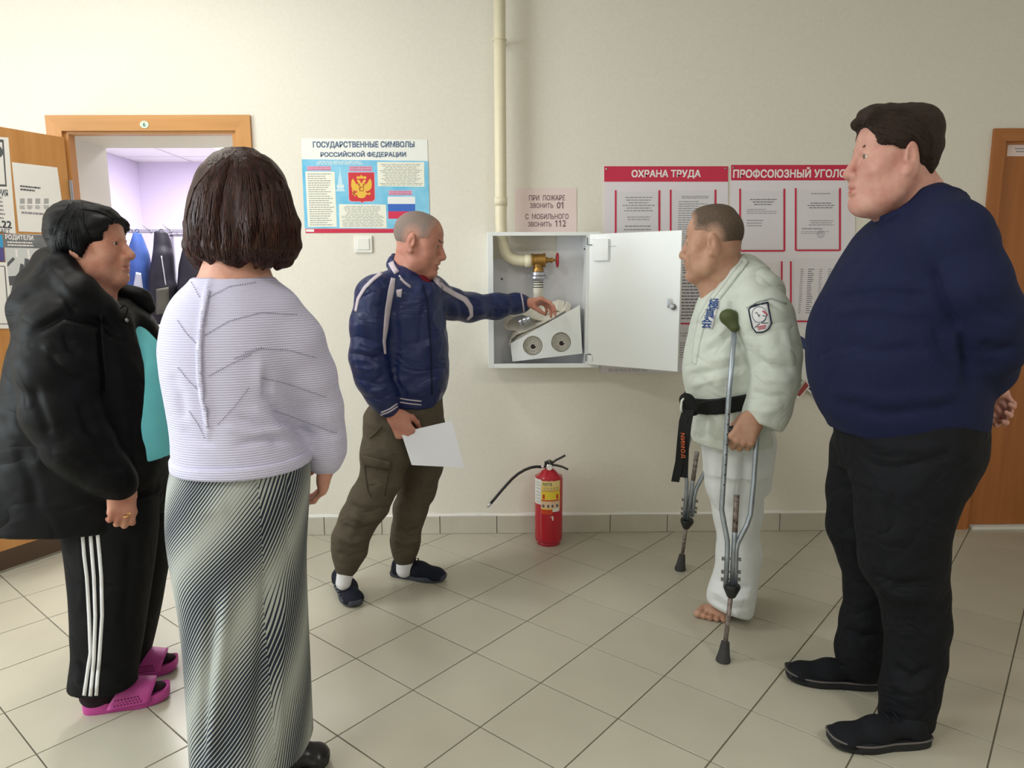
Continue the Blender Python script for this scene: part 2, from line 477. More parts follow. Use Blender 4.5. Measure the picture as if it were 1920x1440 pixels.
# ------------------------------------------------------------------ the cloakroom behind the open door
M_lil = mat('paint_lilac', (226, 216, 240), 0.7, bump=.2, bscale=300)
M_mint = mat('paint_pale_mint', (222, 232, 224), 0.7)
M_rev = mat('plaster_white', (226, 222, 214), 0.7)
RX0, RX1, RY0, RY1, RZ = -3.95, 0.2, .50, 4.35, 2.58
MB().box((RX0, .0502, -.1), (RX1, RY1, .0015)).build('cloakroom_floor', mat('cloakroom_floor_tile', (188, 184, 172), .3, noise=.06, nscale=6), kind='structure')
pw = MB()
pw.box((-2.6, .0505, 0), (-2.185, RY0, 2.052)); pw.box((-1.22, .0505, 0), (-.8, RY0, 2.052)); pw.box((-2.6, .0505, 2.052), (-.8, RY0, 2.35))
pw.build('wall_passage', M_rev, kind='structure')
tw = MB(); tw.box((RX0, RY0 - .02, 0), (-2.6, RY0, RZ)); tw.box((-.8, RY0 - .02, 0), (RX1, RY0, RZ)); tw.box((-2.6, RY0 - .02, 2.35), (-.8, RY0, RZ))
tw.build('wall_cloakroom_front', M_lil, kind='structure')
for nm, lo, hi in (('wall_cloakroom_left', (RX0 - .1, RY0, 0), (RX0, RY1, RZ)), ('wall_cloakroom_back', (RX0, RY1, 0), (RX1, RY1 + .1, RZ)), ('wall_cloakroom_right', (RX1, RY0, 0), (RX1 + .1, RY1, RZ))):
    wob = MB().box((lo[0], lo[1], 1.32), hi).build(nm, M_lil, kind='structure')
    MB().box(lo, (hi[0], hi[1], 1.32)).build('lower_paint', M_mint, wob)
cc = MB().box((RX0, RY0, RZ), (RX1, RY1, RZ + .1)).build('ceiling_cloakroom', mat('ceiling_rail', (200, 196, 204), .7), kind='structure')
M_cp = mat('ceiling_panel_white', (238, 234, 240), .8)
LP2 = [(-2.45, 3.3), (-1.25, 2.1), (-3.05, 1.5)]
for ix in range(7):
    for iy in range(7):
        x0 = RX0 + ix * .6; y0 = RY0 + iy * .6 - .1
        if x0 > RX1 - .1 or y0 > RY1: continue
        MB().box((x0 + .012, max(y0, RY0) + .012, RZ - .006), (min(x0 + .588, RX1), min(y0 + .588, RY1), RZ)).build('ceiling_panel', M_cp, cc)
M_lamp = mat('lamp_diffuser', (255, 252, 246), .5, emit=6.0)
M_lampf = mat('lamp_frame', (235, 235, 235), .4)
def ceiling_lamp(x, y, z, power, label, color, size=.58):
    t = thing('ceiling_lamp', (x, y, z), label, 'lamp')
    f_ = MB(); h = size / 2
    for (a, b, c_, e) in ((-h, h, -h, -h + .02), (-h, h, h - .02, h), (-h, -h + .02, -h, h), (h - .02, h, -h, h)):
        f_.box((x + a, y + c_, z - .03), (x + b, y + e, z - .001))
    f_.build('lamp_frame', M_lampf, t)
    MB().box((x - h + .02, y - h + .02, z - .02), (x + h - .02, y + h - .02, z - .012)).build('diffuser', M_lamp, t)
    l = area('ceiling_lamp_light', (x, y, z - .035), (x, y, 0), size - .06, size - .06, power, color)
    l.parent = t; l.location = (0, 0, -.035); l.rotation_euler = (0, 0, 0)
ceiling_lamp(-2.45, 3.3, RZ - .006, 60, 'lit square ceiling lamp in the lilac cloakroom', (1, .97, .98))
ceiling_lamp(-2.2, 1.4, RZ - .006, 46, 'lit square ceiling lamp of the cloakroom just past the door head', (1, .97, .98))
for k, (x, y, pw_) in enumerate(LAMPS):
    ceiling_lamp(x, y, HALL_Z, pw_, ['square ceiling lamp over the man in the blue jacket', 'square ceiling lamp behind the camera on the window side',
                 'square ceiling lamp behind the camera on the far side from the window', 'square ceiling lamp nearest the open door'][k], LAMP_COLOR)
# ------------------------------------------------------------------ flat prints and hardware on the wall
def px(fr, *uv): return [fr.at(u, v) for u, v in uv]
def ppoly(name, pts, fr, z0, z1, m, parent=None, **kw):
    return MB().prism(px(fr, *pts), z0, z1, fr).build(name, m, parent, **kw)
def prect(name, u0, v0, u1, v1, fr, z0, z1, m, parent=None, **kw):
    return ppoly(name, [(u0, v1), (u1, v1), (u1, v0), (u0, v0)], fr, z0, z1, m, parent, **kw)
def ptext(name, body, u0, v0, u1, v1, fr, m, parent, z=.0012, bold=0.0, **kw):
    a = fr.at(u0, v1); b = fr.at(u1, v0)
    return text(name, body, fr, a[0], a[1], b[0] - a[0], b[1] - a[1], m, parent, z=z, bold=bold, **kw)
def plines(name, u0, v0, u1, v1, n, fr, m, parent, z=.0012, **kw):
    a = fr.at(u0, v1); b = fr.at(u1, v0)
    return print_lines(name, fr, a[0], a[1], b[0], b[1], n, m, parent, z=z, **kw)
M_paper = mat('paper_white', (236, 236, 234), .7)
M_ink = mat('ink_grey', (146, 146, 152), .8)
M_ink2 = mat('ink_dark', (70, 74, 84), .8)
M_red = mat('print_crimson', (204, 36, 74), .45)
M_gloss = mat('poster_white', (238, 240, 236), .3)

# --- poster of state symbols
po = thing('poster', P(684, 350, -.001), 'large blue and white poster of state symbols above the light switch', 'poster')
def sk(x, y):        # place in the enlarged view of the poster -> picture
    return (540 + x / 6.0, 240 + y / 6.0)
def pk(name, pts, z0, z1, m, par=po): return ppoly(name, [sk(*q) for q in pts], WALL, z0, z1, m, par)
pk('sheet', [(200, 1182), (1600, 1178), (1567, 132), (150, 116)], .0005, .0022, M_gloss)
M_sky = mat('print_sky_blue', (92, 184, 226), .35, noise=.5, nscale=9, rgb2=(150, 212, 240))
blue = pk('sky_panel', [(190, 1130), (1598, 1134), (1578, 372), (156, 352)], .0022, .0026, M_sky)
pk('red_band', [(200, 1182), (1600, 1178), (1598, 1136), (196, 1132)], .0022, .0026, M_red)
pk('imprint_box', [(205, 1168), (296, 1168), (294, 1140), (203, 1140)], .0026, .0029, M_paper)
M_head = mat('print_slate_blue', (84, 106, 138), .6)
def pt(body, x0, y0, x1, y1, m, z=.0032, bold=.0, par=po):
    a = sk(x0, y0); b = sk(x1, y1)
    return ptext('lettering', body, a[0], a[1], b[0], b[1], WALL, m, par, z, bold)
pt('ГОСУДАРСТВЕННЫЕ СИМВОЛЫ', 285, 152, 1420, 232, M_head, bold=.028)
pt('РОССИЙСКОЙ ФЕДЕРАЦИИ', 370, 258, 1325, 335, M_head, bold=.028)
M_cream = mat('print_cream', (240, 240, 226), .5)
for q, n, sd, al in (([(228, 1112), (552, 1112), (526, 492), (196, 490)], 24, 3, 'left'), ([(582, 1122), (1112, 1124), (1102, 862), (576, 858)], 15, 5, 'c'), ([(1014, 656), (1536, 662), (1532, 386), (1004, 384)], 14, 8, 'c')):
    bx = pk('text_panel', q, .0026, .0032, M_cream)
    xs_ = [p[0] for p in q]; ys_ = [p[1] for p in q]
    a = sk(sorted(xs_)[1] + 22, min(ys_) + 16); b = sk(sorted(xs_)[2] - 22, max(ys_) - 10)
    plines('small_print', a[0], a[1], b[0], b[1], n, WALL, M_ink, bx, .0035, fill=.34, align=al, seed=sd, short=.3)
a = sk(300, 366); b = sk(860, 416)
plines('small_print', a[0], a[1], b[0], b[1], 3, WALL, M_gloss, po, .003, fill=.4, align='c', seed=2, short=.15)
M_pinkbox = mat('print_pink', (226, 168, 196), .5); M_mag = mat('print_magenta', (176, 52, 104), .6)
for x0, y0, x1, y1, l2 in ((218, 430, 486, 480, 'ГОСУДАРСТВЕННЫЙ ГИМН'), (688, 430, 948, 486, 'ГОСУДАРСТВЕННЫЙ ГЕРБ'), (1134, 704, 1396, 756, 'ГОСУДАРСТВЕННЫЙ ФЛАГ')):
    pk('caption_box', [(x0, y1), (x1, y1), (x1, y0), (x0, y0)], .0026, .0029, M_pinkbox)
    ym = (y0 + y1) / 2
    pt(l2, x0 + 8, y0 + 5, x1 - 8, ym - 2, M_mag, bold=.01); pt('РОССИЙСКОЙ ФЕДЕРАЦИИ', x0 + 8, ym + 2, x1 - 8, y1 - 4, M_mag, bold=.01)
# spire of the tower
M_tower = mat('print_pale_blue', (196, 228, 244), .4)
for q in ([(540, 714), (640, 714), (640, 690), (540, 690)], [(552, 690), (630, 690), (620, 640), (560, 640)], [(562, 640), (615, 640), (606, 560), (570, 560)], [(572, 560), (604, 560), (592, 500), (582, 500)], [(584, 500), (590, 500), (588, 440), (586, 440)]):
    pk('tower_print', q, .0026, .0029, M_tower)
for x_ in (556, 580, 604, 626): pk('tower_print', [(x_ - 9, 668), (x_ + 9, 668), (x_, 628)], .0029, .0031, M_gloss)
pk('tower_print', [(1436, 900), (1530, 880), (1480, 780), (1450, 690), (1436, 690)], .0026, .0029, mat('print_mid_blue', (128, 200, 234), .4))
# flag
for k, c in enumerate(((236, 238, 240), (52, 104, 196), (214, 44, 84))):
    y0 = 772 + k * 83
    pk('flag_stripe', [(1124 + k * 3, y0 + 83), (1432, y0 + 83), (1430, y0), (1122 + k * 3, y0)], .0026, .003, mat('flag_%d' % k, c, .4))
# shield with the two-headed eagle
sh = [(690, 800), (700, 818), (720, 824), (815, 826), (836, 840), (856, 826), (950, 822), (972, 806), (976, 790), (970, 502), (680, 502)]
pk('shield_edge', [((x - 832) * 1.04 + 832, (y - 668) * 1.04 + 668) for x, y in sh], .0026, .0028, M_pinkbox)
pk('shield', sh, .0028, .0031, mat('print_red', (206, 40, 52), .4))
M_gold = mat('print_gold', (232, 186, 62), .45); M_gold2 = mat('print_amber', (176, 84, 30), .5)
half = [(0, 0), (10, -6), (14, -26), (30, -40), (48, -36), (52, -20), (40, -16), (34, -2), (40, 16), (62, 4), (84, -36), (98, -52), (112, -30), (110, -18), (118, -8), (112, 6), (119, 18), (112, 32), (116, 46),
        (106, 54), (108, 68), (94, 72), (92, 86), (78, 84), (66, 94), (52, 88), (46, 104), (62, 112), (78, 118), (90, 104), (100, 112), (100, 128), (86, 136), (68, 130), (50, 134), (46, 150), (40, 162), (20, 170), (0, 174)]
def eagle(mir): return [(828 + mir * x, 606 + y * .98 + 15) for x, y in half]
for mir in (1, -1):
    pts_ = eagle(mir)
    pk('eagle_half', pts_ if mir < 0 else pts_[::-1], .0031, .0034, M_gold)
    pk('crown', [(828 + mir * (34 + a), 562 + b) for a, b in ((-14, 10), (16, 12), (22, -8), (8, -22), (-6, -12), (-12, -22))][::mir], .0031, .0034, M_gold)
    pk('eagle_shade', [(828 + mir * (22 + a), 640 + b) for a, b in ((-8, 10), (10, 16), (14, -10), (0, -16))][::mir], .0034, .0036, M_gold2)
pk('crown', [(812, 570), (844, 570), (850, 552), (834, 540), (830, 528), (822, 528), (818, 540), (804, 552)], .0031, .0034, M_gold)
pk('breast_shield', [(806, 712), (852, 712), (856, 660), (800, 660)], .0034, .0036, M_gold2)
pk('breast_rider', [(814, 704), (846, 702), (848, 670), (820, 672)], .0036, .0038, M_gold)
pk('sceptre', [(752, 772), (762, 768), (728, 690), (718, 694)], .0031, .0034, M_gold)

# --- light switch
M_sw = mat('switch_plastic', (238, 237, 230), .35)
s0 = thing('light_switch', P(682, 474, 0), 'single white light switch under the state symbols poster', 'light switch')
a = WALL.at(666, 474); b = WALL.at(698, 442)
MB().bbox((a[0], a[1], 0), (b[0], b[1], .010), .003, WALL).build('plate', M_sw, s0)
MB().bbox((a[0] + .014, a[1] + .014, .006), (b[0] - .014, b[1] - .014, .0145), .002, WALL).build('rocker', M_sw, s0)

# --- number plate over the left door
npl = thing('number_plate', P(274, 235, -.016), 'small oval number plate 6 above the open door', 'number plate')
c_ = WALL.at(274, 235)
MB().prism([(c_[0] + .021 * math.cos(t), c_[1] + .017 * math.sin(t)) for t in np.linspace(0, 2 * math.pi, 28, endpoint=False)], .0162, .0185, WALL).build('plate', mat('plate_pale_green', (206, 226, 206), .4), npl)
text('lettering', '6', WALL, c_[0] - .006, c_[1] - .009, .012, .018, mat('ink_green', (56, 110, 84), .6), npl, z=.0188, bold=.02)

# --- water pipe running down into the hose cabinet
CY = -.17                                     # front plane of the cabinet
M_pipe = mat('pipe_cream_paint', (232, 223, 196), .4, noise=.04, nscale=20)
PY = -.085
pc = lambda u, v: P(u, v, PY)
xp = pc(938.5, 300)[0]
top = HALL_Z
pipe = thing('water_pipe', (xp, PY, 1.56), 'cream painted water pipe running down the wall into the hose cabinet', 'pipe')
rp = .0278
el_ = [pc(944 + 0, 455), pc(946, 470), pc(952, 481), pc(963, 487.5), pc(978, 489.5), pc(996, 489)]
el_[0][0] = xp + .008
MB().tube([(xp, PY, top), (xp, PY, 1.75), (xp, PY, 1.60), (xp + .003, PY, 1.54)] + [tuple(q) for q in el_], rp, 20).build('pipe_run', M_pipe, pipe, True)
MB().tube([(xp, PY, pc(940, 378)[2] - .02), (xp, PY, pc(940, 378)[2] + .02)], rp + .0035, 20).build('sleeve', M_pipe, pipe, True)
cl = MB(); cl.box((xp - .006, PY + .02, 2.42), (xp + .006, 0, 2.44)); cl.torus((xp, PY, 2.43), (0, 0, 1), rp + .002, .004, 20, 6)
cl.build('pipe_clamp', M_pipe, pipe)
MB().tube([pc(984, 489.3), pc(1000, 489)], rp * 1.12, 18).build('flange', M_pipe, pipe, True)

# --- fire hose cabinet
M_cab = mat('cabinet_white_enamel', (240, 244, 246), .28, spec=.5); M_cabi = mat('cabinet_inside_white', (226, 226, 232), .35)
FRC = Frame((0, CY, 0), (1, 0, 0), (0, 0, 1))
o0 = FRC.at(916, 690.5); o1 = FRC.at(1127, 434.5); i0 = FRC.at(926.5, 682.5); i1 = FRC.at(1100, 441.5)
cab = thing('fire_hose_cabinet', ((o0[0] + o1[0]) / 2, 0, o0[1]), 'open white wall cabinet holding a rolled fire hose and brass valve', 'cabinet')
fb = MB()
for lo, hi in (((o0[0], o0[1]), (i0[0], o1[1])), ((i1[0], o0[1]), (o1[0], o1[1])), ((i0[0], o0[1]), (i1[0], i0[1])), ((i0[0], i1[1]), (i1[0], o1[1]))):
    fb.bbox((lo[0], lo[1], -.018), (hi[0], hi[1], 0), .0015, FRC)
fb.build('front_frame', M_cab, cab)
sb = MB(); th_ = .003
hz = xp + rp + .004
sb.box((o0[0] + .002, CY + .016, o0[1] + .002), (o0[0] + .005, -.001, o1[1] - .002))
sb.box((i1[0] + .002, CY + .016, o0[1] + .002), (i1[0] + .005, -.001, o1[1] - .002))
sb.box((o0[0] + .005, CY + .016, o0[1] + .002), (i1[0] + .002, -.001, o0[1] + .005))
sb.box((hz, CY + .016, o1[1] - .005), (i1[0] + .002, -.001, o1[1] - .002)); sb.box((o0[0] + .005, CY + .016, o1[1] - .005), (xp - rp - .004, -.001, o1[1] - .002))
sb.box((o1[0] - .005, CY + .016, o0[1] + .002), (o1[0] - .002, -.001, o1[1] - .002))
sb.build('side_panel', M_cab, cab)
# back sheet with the cut-out for the pipe in its upper left
yb = -.006; FRB = Frame((0, yb, 0), (1, 0, 0), (0, 0, 1))
b0 = FRB.at(926, 486)[1]; bx_ = FRB.at(1044, 450)[0]
MB().box((o0[0] + .005, yb, o0[1] + .005), (i1[0] + .002, yb + .003, b0)).build('back_sheet', M_cabi, cab)
MB().box((bx_, yb, b0), (i1[0] + .002, yb + .003, o1[1] - .005)).build('back_sheet', M_cabi, cab)
for (u, v) in ((941, 523), (1087, 467)):
    q = P(u, v, yb) if u < 1000 else P(u, v, CY / 2)
    if u < 1000: MB().lathe([(.005, 0), (.005, .003), (.002, .005)], q, (0, -1, 0), 12).build('screw', M_dark, cab)
    else: MB().lathe([(.005, 0), (.005, .003), (.002, .005)], (i1[0] + .002, CY / 2, q[2]), (-1, 0, 0), 12).build('screw', M_dark, cab)
# the door, swung wide open towards the right
h0 = np.array([i1[0] + .012, CY - .012, o0[1] + .018]); DD = np.array([.351, -.27, 0]); DD /= np.linalg.norm(DD)
DW, DH = .462, .618
CD = Frame(h0, DD, (0, 0, 1))
cdoor = MB().bbox((0, 0, -.018), (DW, DH, 0), .002, CD)
cd_o = cdoor.build('cabinet_door', M_cab, cab)
MB().bbox((.028, DH - .125, 0), (.108, DH - .026, .014), .002, CD).build('seal_pocket', M_cab, cd_o)
MB().tube([CD(.108, DH - .055, .006), CD(.14, DH - .058, .006)], .002, 8).build('seal_pin', M_cab, cd_o)
M_brass = mat('brass', (176, 136, 74), .38, .85, noise=.25, nscale=40); M_steel = mat('steel', (150, 150, 150), .3, 1)
M_alu = mat('cast_aluminium', (186, 188, 196), .35, .8)
lk = MB(); lc = (DW - .028, DH * .465)
lk.lathe([(.013, 0), (.013, .006), (.010, .008), (.010, .016), (.004, .018)], CD(lc[0], lc[1], 0), CD.n, 18)
lk.box((lc[0] - .022, lc[1] - .004, .016), (lc[0] - .012, lc[1] + .036, .019), CD)
lk.box((lc[0] - .022, lc[1] - .005, .016), (lc[0] + .004, lc[1] + .006, .019), CD)
smooth_angle(lk.build('cam_lock', M_steel, cd_o))
for zz in (.035, DH - .035):
    hb = MB(); s_ = 1 if zz < .3 else -1
    hb.tube([CD(-.008, zz - s_ * .02, .006), CD(-.008, zz + s_ * .012, .006), CD(.012, zz + s_ * .016, .006), CD(.02, zz + s_ * .012, .004)], .0022, 8)
    hb.build('hinge_wire', mat('dark_steel', (70, 72, 78), .4, .8), cab)
    MB().bbox((.004, zz - .018, 0), (.026, zz + .012, .006), .001, CD).build('hinge_block', M_cab, cd_o)

# --- brass valve on the pipe
q = lambda u, v: P(u, v, PY)
vc = q(1009, 488)
valve = thing('hose_valve', vc, 'brass hydrant valve with a red handwheel inside the hose cabinet', 'valve')
vb = MB()
vb.lathe([(.030, -.034), (.033, -.032), (.033, -.024), (.029, -.022), (.031, 0), (.031, .022), (.034, .024), (.034, .034), (.030, .036)], vc, (1, 0, 0), 24)
vb.lathe([(.026, 0), (.024, .022), (.022, .034), (.028, .046), (.028, .054)], vc, (0, 0, -1), 24)
smooth_angle(vb.build('valve_body', M_brass, valve))
st = MB(); st.lathe([(.015, .034), (.015, .046), (.011, .048), (.011, .060), (.013, .062), (.013, .070), (.006, .072), (.006, .096)], vc, (1, 0, 0), 16)
smooth_angle(st.build('spindle', M_brass, valve))
wb = MB(); wc = vc + np.array([.094, 0, 0])
wb.torus(wc, (1, 0, 0), .030, .006, 24, 8); wb.lathe([(.010, -.006), (.010, .006)], wc, (1, 0, 0), 14)
for t in (0, 2.1, 4.2): wb.tube([wc, wc + .03 * np.array([0, math.cos(t), math.sin(t)])], .004, 8)
smooth_angle(wb.build('handwheel', mat('handwheel_red', (172, 34, 48), .4), valve))
cp = MB(); cb_ = vc + np.array([0, 0, -.054])
cp.lathe([(.027, 0), (.033, .004), (.034, .018), (.030, .020), (.037, .024), (.037, .034), (.029, .040), (.026, .046)], cb_, (0, 0, -1), 24)
for s_ in (-1, 1):
    cp.torus(cb_ + np.array([s_ * .040, 0, -.026]), (0, 1, 0), .008, .003, 16, 6)
smooth_angle(cp.build('hose_coupling', M_alu, valve))
M_hose = mat('hose_canvas', (222, 218, 206), .8, bump=.3, bscale=500)
hose = thing('fire_hose', (vc[0], PY, o0[1] + .05), 'cream canvas fire hose hanging from the valve and piled in the cabinet', 'fire hose')
hb = MB(); h1 = cb_ + np.array([0, 0, -.044])
def nrm(v): v = np.asarray(v, float); return v / (np.linalg.norm(v) + 1e-12)
def ribbon3(b, pts, wdir, w, t=.003):
    """flat hose: a strap following pts, w wide along wdir"""
    wdir = np.array(wdir, float); n = len(pts); v = []; f = []
    for i, p in enumerate(pts):
        p = np.array(p, float); tg = np.array(pts[min(i + 1, n - 1)], float) - np.array(pts[max(i - 1, 0)], float)
        nn = np.cross(tg, wdir); nn /= np.linalg.norm(nn) + 1e-9
        for a, c in ((-1, -1), (1, -1), (1, 1), (-1, 1)): v.append(p + wdir * w / 2 * a + nn * t * c)
    for i in range(n - 1):
        for k in range(4): f.append((i * 4 + k, i * 4 + (k + 1) % 4, i * 4 + 4 + (k + 1) % 4, i * 4 + 4 + k))
    f.append((0, 1, 2, 3)); f.append((4 * n - 4, 4 * n - 1, 4 * n - 2, 4 * n - 3))
    b.add(v, f)
hb.lathe([(.024, 0), (.024, .05), (.022, .09)], h1, (0, 0, -1), 20)
hb.build('hose_neck', M_hose, hose, True)
bd = MB()
for k in range(3): bd.torus(h1 + np.array([0, 0, -.008 - k * .012]), (0, 0, 1), .0245, .0022, 20, 6)
bd.build('wire_binding', mat('dark_steel', (70, 72, 78), .4, .8), hose)
# loose bends of hose lying over the cradle
hy = -.075
hw_ = MB(); Q = lambda u, v, dy=0: P(u, v, hy + dy)
ribbon3(hw_, [Q(1009, 545), Q(1008, 560), Q(1013, 574), Q(1028, 578), Q(1046, 572), Q(1056, 575), Q(1046, 582), Q(1020, 592), Q(1000, 588), Q(980, 580), Q(965, 584), Q(952, 594), Q(946, 602), Q(952, 608)], nrm((.15, .55, .8)), .062)
ribbon3(hw_, [Q(952, 608, .01), Q(975, 612, .01), Q(1000, 606, .01), Q(1020, 600, .01), Q(1032, 590, .01)], nrm((.2, .5, .8)), .060)
ribbon3(hw_, [Q(958, 640), Q(961, 626), Q(972, 618), Q(990, 612), Q(1012, 602), Q(1040, 588), Q(1062, 574), Q(1068, 580)], nrm((.25, .75, .6)), .07)
ribbon3(hw_, [Q(962, 646), Q(968, 632), Q(984, 622), Q(1006, 612), Q(1030, 602)], nrm((.2, .8, .5)), .06)
hw_.build('hose_fold', M_hose, hose)
nz = MB(); nz.lathe([(.012, -.03), (.017, -.026), (.017, -.014), (.013, -.012), (.019, -.004), (.019, .010), (.016, .014), (.018, .03)], Q(984, 602, -.03), (.9, -.2, .35), 18)
smooth_angle(nz.build('hose_nozzle', M_alu, hose))
# the two rolled layers inside the cradle
for cu, cv_ in ((999, 648), (1052, 642)):
    rb_ = MB(); c0 = P(cu, cv_, -.07); pts_ = []
    for k in range(140):
        t = k * .32; r_ = .012 + .0013 * k * .28
        pts_.append(c0 + np.array([math.cos(t) * r_, 0, math.sin(t) * r_]))
    ribbon3(rb_, pts_, (0, 1, 0), .065, .0022); rb_.build('hose_roll', M_hose, hose)
# cradle: a slanted tray with two round holes in its front
FRK = Frame((0, -.115, 0), (1, 0, 0), (0, 0, 1))
kp = px(FRK, (961, 678), (1092, 663), (1087, 572), (957, 644))
cr = thing('hose_cradle', P(1026, 668, -.07), 'white slanted hose cradle with two round holes in the cabinet', 'hose cradle')
bm = bmesh.new()
def loop_edges(pts):
    vs = [bm.verts.new(Vector(FRK(x, y, 0))) for x, y in pts]
    for i in range(len(vs)): bm.edges.new((vs[i], vs[(i + 1) % len(vs)]))
loop_edges(kp)
for cu, cv_ in ((999, 648), (1052, 641.5)):
    c2 = FRK.at(cu, cv_); R_ = FRK.at(cu + 18.6, cv_)[0] - c2[0]
    loop_edges([(c2[0] + R_ * math.cos(t), c2[1] + R_ * math.sin(t)) for t in np.linspace(0, 2 * math.pi, 28, endpoint=False)])
bmesh.ops.triangle_fill(bm, use_beauty=True, use_dissolve=False, edges=bm.edges[:])
ex = bmesh.ops.extrude_face_region(bm, geom=bm.faces[:])
bmesh.ops.translate(bm, vec=(0, .002, 0), verts=[g for g in ex['geom'] if isinstance(g, bmesh.types.BMVert)])
bmesh.ops.recalc_face_normals(bm, faces=bm.faces[:])
bm.verts.index_update()
obj('front_plate', [tuple(v.co) for v in bm.verts], [[v.index for v in f.verts] for f in bm.faces], M_cab, cr); bm.free()
tr = MB()
tr.add([FRK(*kp[0], -.002), FRK(*kp[1], -.002), FRK(*kp[1], -.09), FRK(*kp[0], -.09)] + [FRK(kp[0][0], kp[0][1] + .003, -.002), FRK(kp[1][0], kp[1][1] + .003, -.002), FRK(kp[1][0], kp[1][1] + .003, -.09), FRK(kp[0][0], kp[0][1] + .003, -.09)],
       [(0, 3, 2, 1), (4, 5, 6, 7), (0, 1, 5, 4), (1, 2, 6, 5), (2, 3, 7, 6), (3, 0, 4, 7)])
tr.add([FRK(*kp[1], -.002), FRK(*kp[2], -.002), FRK(*kp[2], -.09), FRK(*kp[1], -.09), FRK(kp[1][0] - .003, kp[1][1], -.002), FRK(kp[2][0] - .003, kp[2][1], -.002), FRK(kp[2][0] - .003, kp[2][1], -.09), FRK(kp[1][0] - .003, kp[1][1], -.09)],
       [(0, 1, 2, 3), (7, 6, 5, 4), (0, 4, 5, 1), (1, 5, 6, 2), (2, 6, 7, 3), (3, 7, 4, 0)])
tr.build('tray', M_cab, cr)

# --- pink notice over the cabinet
M_pinkp = mat('paper_pale_pink', (232, 212, 210), .6); M_serif = mat('ink_faded', (132, 108, 112), .8)
nt_ = thing('fire_notice', P(1024, 432, 0), 'pale pink fire call notice on the wall above the cabinet', 'notice')
prect('sheet', 966, 353, 1081, 437, WALL, .0005, .0025, M_pinkp, nt_)
for body, u0, v0, u1, v1 in (('ПРИ  ПОЖАРЕ', 992, 366, 1059, 376), ('ЗВОНИТЬ', 994, 381, 1037, 390), ('01', 1044, 379, 1056, 391), ('С  МОБИЛЬНОГО', 985, 401, 1066, 411), ('ЗВОНИТЬ', 990, 416, 1034, 425), ('112', 1041, 413, 1061, 425)):
    ptext('lettering', body, u0, v0, u1, v1, WALL, M_serif, nt_, .003, bold=.02)

# --- the two information boards
M_board = mat('board_white_plastic', (232, 226, 234), .35); M_lw = mat('print_white', (244, 240, 240), .5)
M_film = mat('pocket_film', (222, 218, 228), .2, spec=.6)
M_sheet = mat('paper_in_pocket', (226, 222, 228), .5)
def board(name_label, title, u0, u1, v0, v1, tb, pockets):
    t = thing('notice_board', P((u0 + u1) / 2, v1, 0), name_label, 'notice board')
    prect('panel', u0, v0, u1, v1, WALL, .0006, .0050, M_board, t)
    prect('title_band', u0, v0, u1, v0 + 29, WALL, .0050, .0056, M_red, t)
    ptext('lettering', title, *tb, WALL, M_lw, t, .0062, bold=.028)
    for (a, b) in ((u0 + 5, v0 + 5), (u1 - 4, v0 + 4)):
        MB().lathe([(.005, 0), (.005, .002), (.002, .004)], P(a, b, -.005), (0, -1, 0), 12).build('screw', M_steel, t)
    for (a, b, c, e) in pockets:
        k = MB()
        lw = 1.6
        for (p0, p1, p2, p3) in ((a - lw, b, a + lw, e), (c - lw, b, c + lw, e), (a + lw, e - 2, c - lw, e + 1)):
            k.prism(px(WALL, (p0, p3), (p2, p3), (p2, p1), (p0, p1)), .0050, .0066, WALL)
        k.build('pocket_rim', M_red, t)
    return t
board('white notice board with red heading ОХРАНА ТРУДА behind the open cabinet door', 'ОХРАНА ТРУДА', 1132.5, 1364.5, 312, 698, (1184, 319, 1313, 335),
      [(1154, 357, 1236, 475), (1257, 356, 1341, 475), (1154, 490, 1236, 607), (1256, 490, 1341, 607)])
board('white notice board with red heading ПРОФСОЮЗНЫЙ УГОЛОК between the two men on the right', 'ПРОФСОЮЗНЫЙ УГОЛОК', 1370, 1602, 309.5, 690, (1374, 314, 1598, 334),
      [(1387, 354, 1470, 471), (1491, 353, 1574, 470), (1384, 490, 1465, 604), (1482, 490, 1573, 603)])
def doc(label, u0, v0, u1, v1, rows, seed, z=.0067):
    t = thing('paper_sheet', P((u0 + u1) / 2, v1, -.006), label, 'paper sheet')
    prect('sheet', u0, v0, u1, v1, WALL, z, z + .0008, M_sheet, t)
    for k, (a, b, c, e, n, al, dk) in enumerate(rows):
        plines('small_print', a, b, c, e, n, WALL, mat('ink_mid', (98, 100, 110), .8) if dk else M_ink, t, z + .0012, align=al, seed=seed + k, fill=.34, short=.4)
    return t
doc('typed title page in the upper left pocket of the ОХРАНА ТРУДА board', 1158, 360, 1233, 472, [(1166, 368, 1228, 398, 6, 'c', 0), (1170, 405, 1224, 414, 2, 'c', 0), (1168, 421, 1222, 434, 2, 'c', 0)], 11)
doc('densely typed page in the upper pocket right behind the grey-haired man in white', 1261, 358, 1338, 472, [(1275, 367, 1330, 373, 2, 'c', 1), (1269, 376, 1334, 470, 22, 'left', 0)], 21)
doc('bold typed page in the lower pocket between cabinet door and white karate jacket', 1260, 480, 1338, 605, [(1270, 494, 1330, 514, 4, 'c', 1), (1266, 516, 1334, 600, 14, 'left', 1)], 31)
doc('sheet showing below the open cabinet door at the foot of the ОХРАНА ТРУДА board', 1262, 614, 1340, 690, [(1268, 622, 1334, 632, 2, 'left', 0), (1268, 640, 1334, 672, 7, 'left', 0)], 41)
doc('narrow print strip sticking out under the open cabinet door', 1126, 684, 1250, 699, [(1140, 690, 1240, 697, 2, 'left', 0)], 45, .0052)
